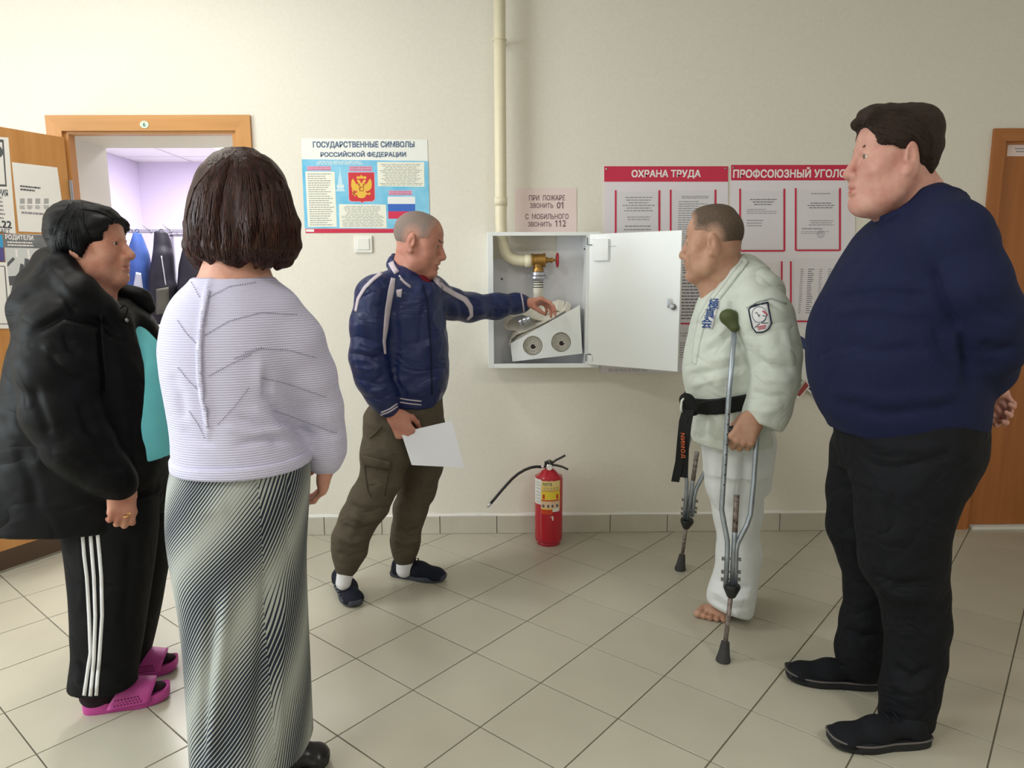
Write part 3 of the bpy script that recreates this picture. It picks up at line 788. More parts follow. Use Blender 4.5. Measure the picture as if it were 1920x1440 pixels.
doc('sheet with short centred heading in the upper left pocket of the ПРОФСОЮЗНЫЙ УГОЛОК board', 1391, 358, 1467, 468, [(1402, 372, 1458, 386, 3, 'c', 1), (1399, 391, 1460, 402, 3, 'left', 0), (1399, 411, 1440, 426, 3, 'left', 0)], 51)
d4 = doc('certificate page with a round stamp in the upper right pocket of the ПРОФСОЮЗНЫЙ УГОЛОК board', 1494, 356, 1571, 467, [(1515, 361, 1560, 366, 1, 'c', 0), (1506, 379, 1570, 392, 3, 'c', 1), (1512, 412, 1566, 424, 3, 'c', 0), (1502, 426, 1550, 432, 1, 'left', 0), (1501, 433, 1564, 439, 2, 'left', 0)], 61)
sc_ = P(1539, 439, -.008); MB().torus(sc_, (0, 1, 0), .017, .0012, 24, 5).torus(sc_, (0, 1, 0), .009, .001, 20, 5).build('round_stamp', M_ink, d4)
doc('list of names in rows in the lower right pocket beside the navy sweater', 1487, 484, 1568, 600, [(1495, 503, 1506, 588, 22, 'left', 0), (1509, 503, 1526, 588, 22, 'left', 1), (1530, 503, 1542, 588, 22, 'left', 0), (1546, 503, 1562, 588, 22, 'left', 0)], 71)
doc('blank lower left page of the ПРОФСОЮЗНЫЙ УГОЛОК board behind the white sleeve', 1389, 492, 1461, 600, [(1395, 500, 1455, 590, 12, 'left', 0)], 81)
# leaflets fanned out below the right board
def leaflet(label, pts, z, bands, seed):
    t = thing('leaflet', P(pts[0][0], max(p[1] for p in pts), -z), label, 'leaflet')
    ppoly('sheet', pts, WALL, z, z + .0025, M_paper, t)
    for c, bp in bands: ppoly('printed_band', bp, WALL, z + .0025, z + .0030, mat('print_%02x%02x%02x' % c, c, .35), t)
    return t
leaflet('pale leaflet standing behind the other leaflets under the right board', [(1474, 700), (1530, 716), (1544, 640), (1496, 612), (1484, 622)], .006, [], 1)
leaflet('white leaflet with a slanting dark blue band under the right board', [(1470, 690), (1520, 720), (1530, 662), (1486, 618), (1478, 640)], .011, [((44, 62, 112), [(1480, 636), (1530, 672), (1530, 650), (1488, 622)])], 2)
leaflet('small green and blue leaflet at the lower end of the fan', [(1477, 737), (1484, 741), (1506, 712), (1490, 702)], .016, [((62, 96, 152), [(1479, 734), (1483, 737), (1498, 717), (1490, 711)]), ((92, 142, 88), [(1490, 711), (1498, 717), (1503, 712), (1490, 704)])], 3)
leaflet('small dark red leaflet next to the green and blue one', [(1488, 743), (1494, 746), (1516, 722), (1507, 712)], .020, [((150, 58, 56), [(1490, 739), (1496, 742), (1513, 722), (1507, 714)])], 4)
leaflet('white leaflet edge beside the navy sweater hem', [(1510, 730), (1532, 748), (1548, 738), (1520, 716)], .024, [((52, 44, 78), [(1512, 728), (1524, 738), (1528, 734), (1516, 722)])], 5)
# sign on the right-hand door
sg = thing('door_sign', P(1900, 292, .012), 'pale pink paper sign at the top of the closed door', 'sign')
FD2 = Frame((0, .0115, 0), (1, 0, 0), (0, 0, 1))
prect('sheet', 1883, 271, 1950, 293, FD2, .0002, .0015, M_pinkp, sg)
plines('small_print', 1900, 276, 1945, 287, 2, FD2, M_ink, sg, .002, align='c', seed=4)

# --- papers taped to the open door leaf
def leafsheet(nm, label, cat, pts, m, z=.0004, t_=.0012):
    t = thing(nm, LEAF(*LEAF.at(*pts[0]), 0), label, cat)
    ppoly('sheet', pts, LEAF, z, z + t_, m, t); return t
M_pgrey = mat('print_photo_grey', (118, 122, 128), .5, noise=.3, nscale=14); M_pgl = mat('print_photo_light', (208, 212, 214), .5); M_pgd = mat('print_photo_dark', (88, 92, 98), .5)
a1 = leafsheet('wall_notice', 'white sheet with a row of small grey squares taped to the open door', 'notice', [(35, 434), (124, 438), (107, 314), (22, 304)], M_paper)
plines('small_print', 38, 350, 78, 358, 2, LEAF, M_ink2, a1, .003, seed=3)
for u_ in (45, 59, 74, 90): prect('blank_square', u_ - 8, 372, u_ + 1, 382, LEAF, .0016, .0019, mat('print_mid_grey', (168, 170, 172), .6), a1); plines('small_print', u_ - 8, 385, u_ + 2, 392, 3, LEAF, M_ink, a1, .003, seed=u_)
plines('small_print', 40, 399, 100, 402, 1, LEAF, M_ink, a1, .003, seed=9, words=True)
a2 = leafsheet('wall_notice', 'tall notice with a framed circle and big .22 at the left edge on the door', 'notice', [(-60, 430), (29, 438), (15, 258), (-60, 252)], M_paper, .0018)
ppoly('printed_frame', [(-50, 348), (12, 350), (6, 262), (-50, 258)], LEAF, .0030, .0033, M_pgd, a2); ppoly('printed_field', [(-50, 344), (9, 346), (3, 267), (-50, 262)], LEAF, .0033, .0036, M_paper, a2)
c2 = LEAF.at(-9, 283); MB().prism([(c2[0] + .03 * math.cos(t), c2[1] + .03 * math.sin(t)) for t in np.linspace(0, 2 * math.pi, 24, endpoint=False)], .0036, .0039, LEAF).build('printed_circle', M_pgd, a2)
ptext('lettering', 'ТЕРРИТОРИЯ', -48, 356, 13, 363, LEAF, M_ink2, a2, .0034, bold=.02)
plines('small_print', -40, 368, 12, 410, 6, LEAF, M_ink, a2, .0034, seed=6, short=.2)
ptext('lettering', '.22', 0, 415, 20, 427, LEAF, M_ink2, a2, .0034, bold=.03)
ptext('lettering', 'УКАЗЫВАЕТ!', -40, 430, 20, 435, LEAF, M_ink2, a2, .0034, bold=.015)
a3 = leafsheet('wall_poster', 'grey photo poster headed РОДИТЕЛИ taped to the open door', 'poster', [(16, 560), (100, 560), (92, 440), (6, 438)], M_pgl)
ppoly('printed_band', [(8, 464), (94, 466), (92, 441), (6, 439)], LEAF, .0016, .0020, M_pgrey, a3)
ptext('lettering', 'РОДИТЕЛИ', 10, 442, 61, 450, LEAF, M_lw, a3, .0024, bold=.03)
plines('small_print', 14, 453, 62, 462, 2, LEAF, M_lw, a3, .0024, seed=7, short=.1)
for pts_ in ([(12, 502), (28, 486), (24, 482), (14, 492)], [(34, 516), (46, 512), (44, 496), (38, 494)], [(44, 512), (56, 512), (54, 486), (46, 484)], [(14, 536), (46, 532), (46, 516), (14, 518)], [(58, 520), (76, 520), (74, 498), (62, 488)]):
    ppoly('printed_figure', pts_, LEAF, .0016, .0020, M_pgd, a3)
for pts_ in ([(30, 482), (33, 482), (31, 467), (28, 467)], [(53, 486), (56, 486), (54, 468), (51, 468)]): ppoly('printed_mullion', pts_, LEAF, .0016, .0020, M_lw, a3)
ppoly('printed_table', [(28, 532), (50, 530), (50, 524), (28, 526)], LEAF, .0020, .0023, M_lw, a3)
a4 = leafsheet('wall_notice', 'small sky blue and violet card at the left edge of the door', 'notice', [(-40, 488), (8, 490), (4, 440), (-40, 438)], mat('card_sky', (64, 160, 214), .4), .0022)
ppoly('printed_band', [(-40, 488), (8, 490), (6, 464), (-40, 462)], LEAF, .0034, .0038, mat('card_violet', (88, 84, 148), .4), a4)
a5 = leafsheet('wall_notice', 'white sheet with a rounded line frame low on the door at the left edge', 'notice', [(-50, 616), (26, 616), (12, 492), (-50, 490)], M_paper, .0022)
fr5 = MB()
for pts_ in ([(-40, 608), (16, 608), (16, 606.5), (-40, 606.5)], [(15, 606), (17, 606), (9, 500), (7, 500)], [(-40, 499), (8, 500), (8, 498.5), (-40, 497.5)]): fr5.prism(px(LEAF, *pts_), .0034, .0038, LEAF)
fr5.build('printed_frame', M_pgd, a5)
a6 = leafsheet('wall_notice', 'white sheet mostly hidden behind the hooded black jacket', 'notice', [(26, 650), (90, 650), (80, 560), (20, 560)], M_paper, .0004)
plines('small_print', 30, 566, 76, 600, 5, LEAF, M_ink, a6, .003, seed=12)

# ------------------------------------------------------------------ fire extinguisher
M_fe = mat('extinguisher_red', (190, 16, 44), .22, coat=.4)
eb = FL(1028.5, 1017); EX, EY = eb[0], eb[1]
ez = lambda v: P(1028.5, v, EY)[2]
Re = mpp(EY) * 27.2
fe = thing('fire_extinguisher', (EX, EY, 0), 'red fire extinguisher standing on the floor by the skirting', 'fire extinguisher')
zs, zd = ez(893), ez(881)
b_ = MB(); b_.lathe([(.05, .012), (Re - .010, .014), (Re - .002, .022), (Re, .036), (Re, zs - .01), (Re - .004, zs + .002), (Re - .022, zs + .014), (.034, zd - .002), (.022, zd + .005), (.018, zd + .010)], (EX, EY, 0), n=48)
smooth_angle(b_.build('cylinder', M_fe, fe), 50)
MB().lathe([(Re - .016, 0), (Re - .012, .0), (Re - .012, .016), (Re - .016, .016)], (EX, EY, 0), n=40).build('foot_ring', M_fe, fe, True)
seam = MB(); seam.torus((EX, EY, zs + .001), (0, 0, 1), Re - .003, .002, 48, 6); seam.build('weld_seam', M_fe, fe, True)
M_blk = mat('black_plastic', (26, 27, 30), .45); M_chr = mat('chrome', (210, 210, 214), .12, 1)
zt = zd + .010
hd_ = MB(); hd_.lathe([(.019, -.004), (.019, .012), (.015, .014), (.015, .034), (.010, .040)], (EX, EY, zt), n=20); hd_.bbox((EX - .022, EY - .012, zt + .010), (EX + .022, EY + .012, zt + .036), .004)
smooth_angle(hd_.build('valve_head', M_blk, fe))
lv = lambda u, v: P(u, v, EY)
def bar(b, pts, w, t):
    ribbon3(b, pts, (0, 1, 0), w, t)
g = MB(); bar(g, [lv(1033, 870), lv(1042, 863), lv(1052, 858), lv(1060, 853.5)], .018, .0032); g.build('top_lever', M_blk, fe)
g = MB(); bar(g, [lv(1034, 871), lv(1044, 872.5), lv(1054, 875), lv(1065, 880)], .02, .0032); g.build('carry_handle', M_blk, fe)
g = MB(); g.lathe([(.0165, 0), (.0165, .012), (.0145, .014)], (EX + .001, EY - .014, zt + .010), (0, -1, 0), 24); smooth_angle(g.build('gauge_case', M_chr, fe))
MB().lathe([(.0145, 0), (.0145, .001)], (EX + .001, EY - .0281, zt + .010), (0, -1, 0), 24).build('gauge_dial', M_paper, fe)
g = MB(); g.torus((EX - .008, EY - .01, zt + .028), (.3, 1, .2), .014, .0014, 24, 6); g.build('pin_ring', M_chr, fe, True)
g = MB(); bar(g, [lv(1029, 866), lv(1031, 861), lv(1034, 864), lv(1037, 869)], .004, .002); g.build('seal_tag', mat('seal_yellow', (206, 200, 120), .5), fe)
hp = [lv(*q_) for q_ in ((1015, 875.5), (1006, 875), (996, 876.5), (984, 881), (972, 888), (960, 898), (948, 911), (936, 925), (926, 937), (920, 944))]
MB().tube(hp, mpp(EY) * 2.8, 14).build('discharge_hose', M_blk, fe, True)
MB().tube([lv(1023, 875), lv(1014, 875.3)], mpp(EY) * 2.6, 14).build('hose_ferrule', M_chr, fe, True)
MB().tube([lv(920.5, 943.5), lv(917, 947.5), lv(914.5, 951)], [mpp(EY) * 3, mpp(EY) * 2.6, mpp(EY) * 1.6], 12).build('hose_nozzle', M_alu, fe, True)
# curved label
def cyl(off):
    def fr(a, b, c=0.0):
        t = a / Re; r = Re + off + c
        return np.array([EX + r * math.sin(t), EY - r * math.cos(t), b])
    return fr
CF = cyl(.0004)
def cx(u): return Re * math.asin(max(-1, min(1, (u - 1028.5) / 27.2)))
def cpatch(name, u0, v0, u1, v1, m, par, z=.0, n=10):
    a0, a1 = cx(u0), cx(u1); z0, z1 = P(1028.5, v1, EY - Re * .9)[2], P(1028.5, v0, EY - Re * .9)[2]
    v = []; f = []
    for i in range(n + 1):
        a = a0 + (a1 - a0) * i / n
        v += [CF(a, z0, z), CF(a, z1, z)]
    for i in range(n): f.append((2 * i, 2 * i + 2, 2 * i + 3, 2 * i + 1))
    return obj(name, v, f, m, par, True)
lb = cpatch('paper_label', 1012.8, 902, 1048.5, 955, mat('label_yellow', (238, 208, 112), .4), fe, .0002)
cpatch('white_label', 1001.8, 900, 1012.8, 947, M_paper, fe, .0002)
cpatch('title_field', 1012.8, 902, 1048.5, 912, mat('label_cream', (240, 218, 150), .4), lb, .0005)
cpatch('picture_field', 1013.5, 922, 1048, 936, mat('label_bright_yellow', (240, 214, 62), .4), lb, .0005)
M_lr = mat('label_orange_red', (206, 84, 44), .4)
cpatch('orange_line', 1013, 937, 1047, 939.5, M_lr, lb, .0006); cpatch('orange_line', 1013, 920.5, 1048, 921.3, M_lr, lb, .0006)
cpatch('orange_foot', 1012.8, 955, 1034, 964, mat('label_orange', (214, 74, 40), .4), lb, .0003)
cpatch('pale_field', 1013, 940, 1048, 952, mat('label_peach', (236, 204, 176), .4), lb, .0005)
for u_ in (1017.5, 1043): cpatch('printed_extinguisher', u_ - 1.8, 927, u_ + 1.8, 935.5, mat('print_red', (206, 40, 52), .4), lb, .0008, 3)
for u_ in (1017, 1026, 1034, 1043): cpatch('printed_symbol', u_ - 2, 946, u_ + 2, 951, M_pgd, lb, .0008, 3)
cpatch('barcode_label', 1034, 953, 1047.5, 959.5, M_paper, lb, .0008, 5)
def ctext(body, u0, v0, u1, v1, m, bold):
    z0, z1 = P(1028.5, v1, EY - Re * .9)[2], P(1028.5, v0, EY - Re * .9)[2]
    text('lettering', body, CF, cx(u0), z0, cx(u1) - cx(u0), z1 - z0, m, lb, z=.001, bold=bold)
ctext('РАПТВ', 1016, 905, 1033, 910.5, M_ink2, .02)
ctext('1', 1030.5, 967.5, 1035.5, 975, M_lw, .01)
for v_ in (914.5, 917.5): 
    for k in range(5): cpatch('small_print', 1017 + k * 6, v_, 1021 + k * 6, v_ + 1, M_ink, lb, .0007, 2)
for v_ in (906, 911, 917, 924, 930, 936, 942): cpatch('small_print', 1003, v_, 1011.5, v_ + .8, M_ink, fe, .0007, 3)
# ------------------------------------------------------------------ smooth solids from distance fields
def nrm(v): v = np.asarray(v, float); return v / (np.linalg.norm(v) + 1e-12)
def rot(yaw=0, pitch=0, roll=0):
    """columns = local x (left), y (forward), z (up); yaw turns forward from +y counter-clockwise, pitch lifts it"""
    cy, sy = math.cos(yaw), math.sin(yaw); cp, sp = math.cos(pitch), math.sin(pitch); cr, sr = math.cos(roll), math.sin(roll)
    Rz = np.array([[cy, -sy, 0], [sy, cy, 0], [0, 0, 1]]); Rx = np.array([[1, 0, 0], [0, cp, -sp], [0, sp, cp]]); Ry = np.array([[cr, 0, sr], [0, 1, 0], [-sr, 0, cr]])
    return Rz @ Rx @ Ry
class Xf:
    def __init__(s, o, R=None, k=1.0, sc3=(1, 1, 1)):
        s.o = np.array(o, float); s.R = np.eye(3) if R is None else np.array(R, float); s.k = k; s.s3 = np.array(sc3, float)
    def to(s, p): return ((p - s.o.astype(np.float32)) @ (s.R / (s.k * s.s3)).astype(np.float32))
    def out(s, q): return s.R @ (np.asarray(q, float) * s.k * s.s3) + s.o
def rc(a, b, ra, rb=None, flat=None):
    """round cone from a to b; flat = (direction, factor) squashes it"""
    a = np.array(a, np.float32); b = np.array(b, np.float32); rb = ra if rb is None else rb
    ab = b - a; L2 = ab @ ab + 1e-12
    fd = None
    if flat is not None: fd = nrm(flat[0]).astype(np.float32); ff = flat[1]
    def f(p):
        t = np.clip(((p - a) @ ab) / L2, 0, 1); q = p - a - t[..., None] * ab
        r = ra + (rb - ra) * t
        if fd is not None: q = q + ((q @ fd) * (1 / ff - 1))[..., None] * fd
        return (np.sqrt((q * q).sum(-1)) - r) * (1 if fd is None else min(1, ff) ** .5)
    R = max(ra, rb) * (1 if fd is None else max(1, ff))
    return f, np.minimum(a, b) - R, np.maximum(a, b) + R
def el(c, r, R=None):
    c = np.array(c, np.float32); r = np.array(r, np.float32); R_ = None if R is None else np.array(R, np.float32)
    def f(p):
        q = (p - c) if R_ is None else (p - c) @ R_; k0 = np.sqrt(((q / r) ** 2).sum(-1)); k1 = np.sqrt(((q / r ** 2) ** 2).sum(-1)) + 1e-9
        return k0 * (k0 - 1) / k1
    m = r.max(); return f, c - m, c + m
def loft(rings, expo=2.0, axis=2):
    """stack of ellipses: (x, y, z, half x, half y) from bottom to top (or along another axis)"""
    A = np.array(sorted(rings, key=lambda q: q[axis]), float)
    z = A[:, axis]; zz = np.linspace(z[0], z[-1], 160)
    tab = np.stack([np.interp(zz, z, A[:, i]) for i in range(5)], 1)
    k = 7; pad = np.concatenate([np.repeat(tab[:1], k, 0), tab, np.repeat(tab[-1:], k, 0)])
    tab = sum(pad[i:i + len(tab)] for i in range(2 * k + 1)) / (2 * k + 1)
    oth = [i for i in range(3) if i != axis]
    def f(p):
        h = p[..., axis]
        g = [np.interp(h, zz, tab[:, i]) for i in (oth[0], oth[1], 3, 4)]
        qx = np.abs(p[..., oth[0]] - g[0]); qy = np.abs(p[..., oth[1]] - g[1])
        k0 = ((qx / g[2]) ** expo + (qy / g[3]) ** expo) ** (1 / expo) + 1e-9
        rr = np.sqrt(qx * qx + qy * qy) + 1e-9
        d = rr * (1 - 1 / k0)
        d = np.where(k0 < .05, -np.minimum(g[2], g[3]), d)
        e = np.maximum(z[0] - h, h - z[-1])
        return np.maximum(d, e)
    lo = np.array([0.0] * 3); hi = np.array([0.0] * 3)
    lo[axis] = z[0]; hi[axis] = z[-1]
    for j, i in enumerate(oth): lo[i] = (A[:, i] - A[:, 3 + j]).min(); hi[i] = (A[:, i] + A[:, 3 + j]).max()
    return f, lo - .01, hi + .01
def half(pt, n):
    """half space; inside is against n"""
    pt = np.array(pt, float); n = nrm(n)
    return (lambda p: (p - pt) @ n), None, None
class Sdf:
    def __init__(s, h, lo=None, hi=None): s.h = h; s.pr = []; s.lo = lo; s.hi = hi
    def add(s, prim, k=.02, op='u', xf=None):
        f, lo, hi = prim
        if xf is not None:
            if lo is not None:
                cs = np.array([[(lo, hi)[i][0], (lo, hi)[j][1], (lo, hi)[l][2]] for i in (0, 1) for j in (0, 1) for l in (0, 1)])
                cs = np.array([xf.out(c) for c in cs]); lo, hi = cs.min(0), cs.max(0)
            f0 = f; mn = xf.k * xf.s3.min(); f = lambda p: f0(xf.to(p)) * mn
        s.pr.append((f, lo, hi, k, op)); return s
    def chain(s, pts, rad, k=.02, flat=None, xf=None, op='u'):
        for i in range(len(pts) - 1): s.add(rc(pts[i], pts[i + 1], rad[i], rad[i + 1], flat), k, op, xf)
        return s
    def field(s, p):
        """value at arbitrary points"""
        F = np.full(p.shape[:-1], .08)
        for f, lo, hi, k, op in s.pr:
            d = f(p); F = comb(F, d, k, op)
        return F
    def mesh(s):
        us = [q for q in s.pr if q[4] == 'u']
        lo = np.min([q[1] for q in us], 0) - 3 * s.h - .01 if s.lo is None else np.array(s.lo, float)
        hi = np.max([q[2] for q in us], 0) + 3 * s.h + .01 if s.hi is None else np.array(s.hi, float)
        n = np.maximum(np.ceil((hi - lo) / s.h).astype(int) + 1, 4)
        ax = [lo[i] + s.h * np.arange(n[i]) for i in range(3)]
        F = np.full(tuple(n), .08, np.float32)
        for f, a, b, k, op in s.pr:
            if a is None: sl = (slice(None),) * 3
            else:
                pad = k + .02 + s.h
                i0 = np.clip(np.floor((a - pad - lo) / s.h).astype(int), 0, n); i1 = np.clip(np.ceil((b + pad - lo) / s.h).astype(int) + 1, 0, n)
                if (i1 <= i0).any(): continue
                sl = tuple(slice(i0[j], i1[j]) for j in range(3))
            G = np.stack(np.meshgrid(ax[0][sl[0]], ax[1][sl[1]], ax[2][sl[2]], indexing='ij'), -1).astype(np.float32)
            F[sl] = comb(F[sl], f(G).astype(np.float32), k, op)
        F[0] = F[-1] = .08; F[:, 0] = F[:, -1] = .08; F[:, :, 0] = F[:, :, -1] = .08
        return nets(F, lo, s.h)
def comb(F, d, k, op):
    if op == 'u':
        if k <= 0: return np.minimum(F, d)
        h = np.maximum(k - np.abs(F - d), 0) / k; return np.minimum(F, d) - h * h * k * .25
    if op == 's': d = -d
    if k <= 0: return np.maximum(F, d)
    h = np.maximum(k - np.abs(F - d), 0) / k; return np.maximum(F, d) + h * h * k * .25
def nets(F, lo, h):
    S = F < 0; n = np.array(F.shape) - 1
    cor = [(i, j, k) for i in (0, 1) for j in (0, 1) for k in (0, 1)]
    sub = lambda A, c: A[c[0]:c[0] + n[0], c[1]:c[1] + n[1], c[2]:c[2] + n[2]]
    cnt = sum(sub(S, c).astype(np.int8) for c in cor)
    act = (cnt > 0) & (cnt < 8); idx = np.full(tuple(n), -1, np.int64); I = np.argwhere(act); idx[act] = np.arange(len(I))
    acc = np.zeros((len(I), 3)); w = np.zeros(len(I))
    for a in cor:
        for ax in range(3):
            if a[ax]: continue
            b = list(a); b[ax] = 1
            fa = sub(F, a)[act].astype(float); fb = sub(F, tuple(b))[act].astype(float); m = (fa < 0) != (fb < 0)
            t = np.where(m, fa / np.where(m, fa - fb, 1), 0); p = np.repeat(np.array(a, float)[None], len(I), 0); p[:, ax] += t
            acc[m] += p[m]; w[m] += 1
    V = lo + (I + acc / w[:, None]) * h
    faces = []
    for ax in range(3):
        o = [i for i in range(3) if i != ax]
        A = np.moveaxis(S, ax, 0)
        ch = A[:-1] != A[1:]
        E = np.argwhere(ch)
        E = E[(E[:, 1] > 0) & (E[:, 2] > 0) & (E[:, 1] < n[o[0]]) & (E[:, 2] < n[o[1]])]
        ins = A[:-1][E[:, 0], E[:, 1], E[:, 2]]
        def cell(d1, d2):
            c = np.zeros((len(E), 3), int); c[:, ax] = E[:, 0]; c[:, o[0]] = E[:, 1] - d1; c[:, o[1]] = E[:, 2] - d2
            return idx[c[:, 0], c[:, 1], c[:, 2]]
        q = np.stack([cell(1, 1), cell(0, 1), cell(0, 0), cell(1, 0)], 1)
        flip = ins if ax != 1 else ~ins
        q[~flip] = q[~flip][:, ::-1]
        faces.append(q)
    Q = np.concatenate(faces); Q = Q[(Q >= 0).all(1)]
    return V, Q
def relax(V, Q, it=1, lam=.5):
    E = np.concatenate([Q[:, [0, 1]], Q[:, [1, 2]], Q[:, [2, 3]], Q[:, [3, 0]]])
    for _ in range(it):
        acc = np.zeros_like(V); c = np.bincount(E[:, 0], minlength=len(V)) + np.bincount(E[:, 1], minlength=len(V))
        for i in range(3):
            acc[:, i] = np.bincount(E[:, 0], V[E[:, 1], i], len(V)) + np.bincount(E[:, 1], V[E[:, 0], i], len(V))
        V = V + lam * (acc / np.maximum(c, 1)[:, None] - V)
    return V
def normals(V, Q):
    n = np.cross(V[Q[:, 2]] - V[Q[:, 0]], V[Q[:, 3]] - V[Q[:, 1]]); N = np.zeros_like(V)
    for j in range(4):
        for i in range(3): N[:, i] += np.bincount(Q[:, j], n[:, i], len(V))
    return N / (np.linalg.norm(N, axis=1)[:, None] + 1e-12)
def vnoise(p, seed=0):
    """smooth value noise in -1..1"""
    i = np.floor(p).astype(np.int64); f = p - i; f = f * f * (3 - 2 * f)
    def hsh(a, b, c):
        h = (a * 374761393 + b * 668265263 + c * 2147483647 + seed * 1274126177) & 0xffffffff
        h = ((h ^ (h >> 13)) * 1274126177) & 0xffffffff; return ((h ^ (h >> 16)) & 0xffff) / 32767.5 - 1
    r = 0
    for a in (0, 1):
        for b in (0, 1):
            for c in (0, 1):
                r = r + hsh(i[:, 0] + a, i[:, 1] + b, i[:, 2] + c) * (f[:, 0] if a else 1 - f[:, 0]) * (f[:, 1] if b else 1 - f[:, 1]) * (f[:, 2] if c else 1 - f[:, 2])
    return r
def folds(V, Q, lines=(), noise=(), seed=1):
    """creases: lines = (pixel polyline, amplitude m, width px) on the side seen; noise = (amplitude, scale xyz)"""
    N = normals(V, Q)
    D = np.zeros(len(V))
    for k, (amp, sxyz) in enumerate(noise):
        D += amp * vnoise(V * np.array(sxyz) + 17.3 * k, seed + k)
    if lines:
        uv = project(V); face = -(N @ AX_F); face = np.clip(face * 3 + .6, 0, 1)
        for pts, amp, w in lines:
            best = np.full(len(V), 1e9); pts = np.array(pts, float)
            tt = np.zeros(len(V)); L = np.r_[0, np.cumsum(np.linalg.norm(np.diff(pts, axis=0), axis=1))]
            for i in range(len(pts) - 1):
                a, b = pts[i], pts[i + 1]; ab = b - a; t = np.clip(((uv - a) @ ab) / (ab @ ab + 1e-9), 0, 1)
                d = np.linalg.norm(uv - a - t[:, None] * ab, axis=1); m = d < best
                best[m] = d[m]; tt[m] = (L[i] + t[m] * (L[i + 1] - L[i])) / L[-1]
            D += amp * np.exp(-(best / w) ** 2) * face * np.clip(np.minimum(tt, 1 - tt) * 6 + .15, 0, 1)
    return V + N * D[:, None]
def sobj(name, VQ, m, parent, **kw):
    return obj(name, VQ[0], VQ[1], m, parent, True, **kw)
class Surf:
    """a built surface that trims, prints and straps can be laid on"""
    def __init__(s, *vqs):
        V = []; Q = []
        for v, q in vqs: Q += (np.asarray(q) + len(V)).tolist(); V += np.asarray(v).tolist()
        s.t = BVHTree.FromPolygons(V, Q)
    def hit(s, u, v):
        r = ray(u, v); p, n, i, d = s.t.ray_cast(Vector(CAM), Vector(r).normalized())
        if p is None: return None
        n = np.array(n); return np.array(p), (n if n @ r < 0 else -n)
def resample(pts, n):
    pts = np.array(pts, float); L = np.r_[0, np.cumsum(np.linalg.norm(np.diff(pts, axis=0), axis=1))]
    t = np.linspace(0, L[-1], n); return np.stack([np.interp(t, L, pts[:, i]) for i in range(pts.shape[1])], 1)
def lay(name, S, A, B, m, parent, off=.002, thick=.002, nu=3, step=4.0, **kw):
    """cloth laid on surface S between the pixel polylines A and B"""
    L = max(np.linalg.norm(np.diff(np.array(A, float), axis=0), axis=1).sum(), np.linalg.norm(np.diff(np.array(B, float), axis=0), axis=1).sum())
    n = max(2, int(L / step)); a = resample(A, n); b = resample(B, n)
    pts = np.zeros((n, nu + 1, 3)); nn = np.zeros_like(pts); ok = np.zeros((n, nu + 1), bool)
    for i in range(n):
        for j in range(nu + 1):
            u, v = a[i] + (b[i] - a[i]) * j / nu
            h = S.hit(u, v)
            if h is not None: pts[i, j], nn[i, j] = h; ok[i, j] = True
    if not ok.any(): return None
    I = np.argwhere(ok)
    for i, j in np.argwhere(~ok):
        k = I[((I - (i, j)) ** 2).sum(1).argmin()]; u, v = a[i] + (b[i] - a[i]) * j / nu
        r = ray(u, v); y = pts[k[0], k[1]]; pts[i, j] = CAM + r * (((y - CAM) @ AX_F) / (r @ AX_F)); nn[i, j] = nn[k[0], k[1]]
    # keep the strap from diving where the surface behind drops away
    top = pts + nn * (off + thick); bot = pts + nn * (off - .004)
    V = np.concatenate([top.reshape(-1, 3), bot.reshape(-1, 3)]); W = nu + 1; f = []; T = n * W
    for i in range(n - 1):
        for j in range(nu):
            q = [i * W + j, i * W + j + 1, (i + 1) * W + j + 1, (i + 1) * W + j]
            f.append(q); f.append([T + x for x in q[::-1]])
    bd = [j for j in range(W)] + [i * W + nu for i in range(1, n)] + [(n - 1) * W + j for j in range(nu - 1, -1, -1)] + [i * W for i in range(n - 2, 0, -1)]
    for x, y in zip(bd, bd[1:] + bd[:1]): f.append([x, T + x, T + y, y])
    return obj(name, V, f, m, parent, True, **kw)
def strip(name, S, pts, w, m, parent, **kw):
    """ribbon of pixel width w (one number or one per point) along a pixel polyline"""
    pts = np.array(pts, float); n = len(pts); w = np.full(n, w, float) if np.isscalar(w) else np.array(w, float)
    A = []; B = []
    for i in range(n):
        t = pts[min(i + 1, n - 1)] - pts[max(i - 1, 0)]; t /= np.linalg.norm(t) + 1e-9; nn = np.array([-t[1], t[0]])
        A.append(pts[i] + nn * w[i] / 2); B.append(pts[i] - nn * w[i] / 2)
    return lay(name, S, A, B, m, parent, **kw)

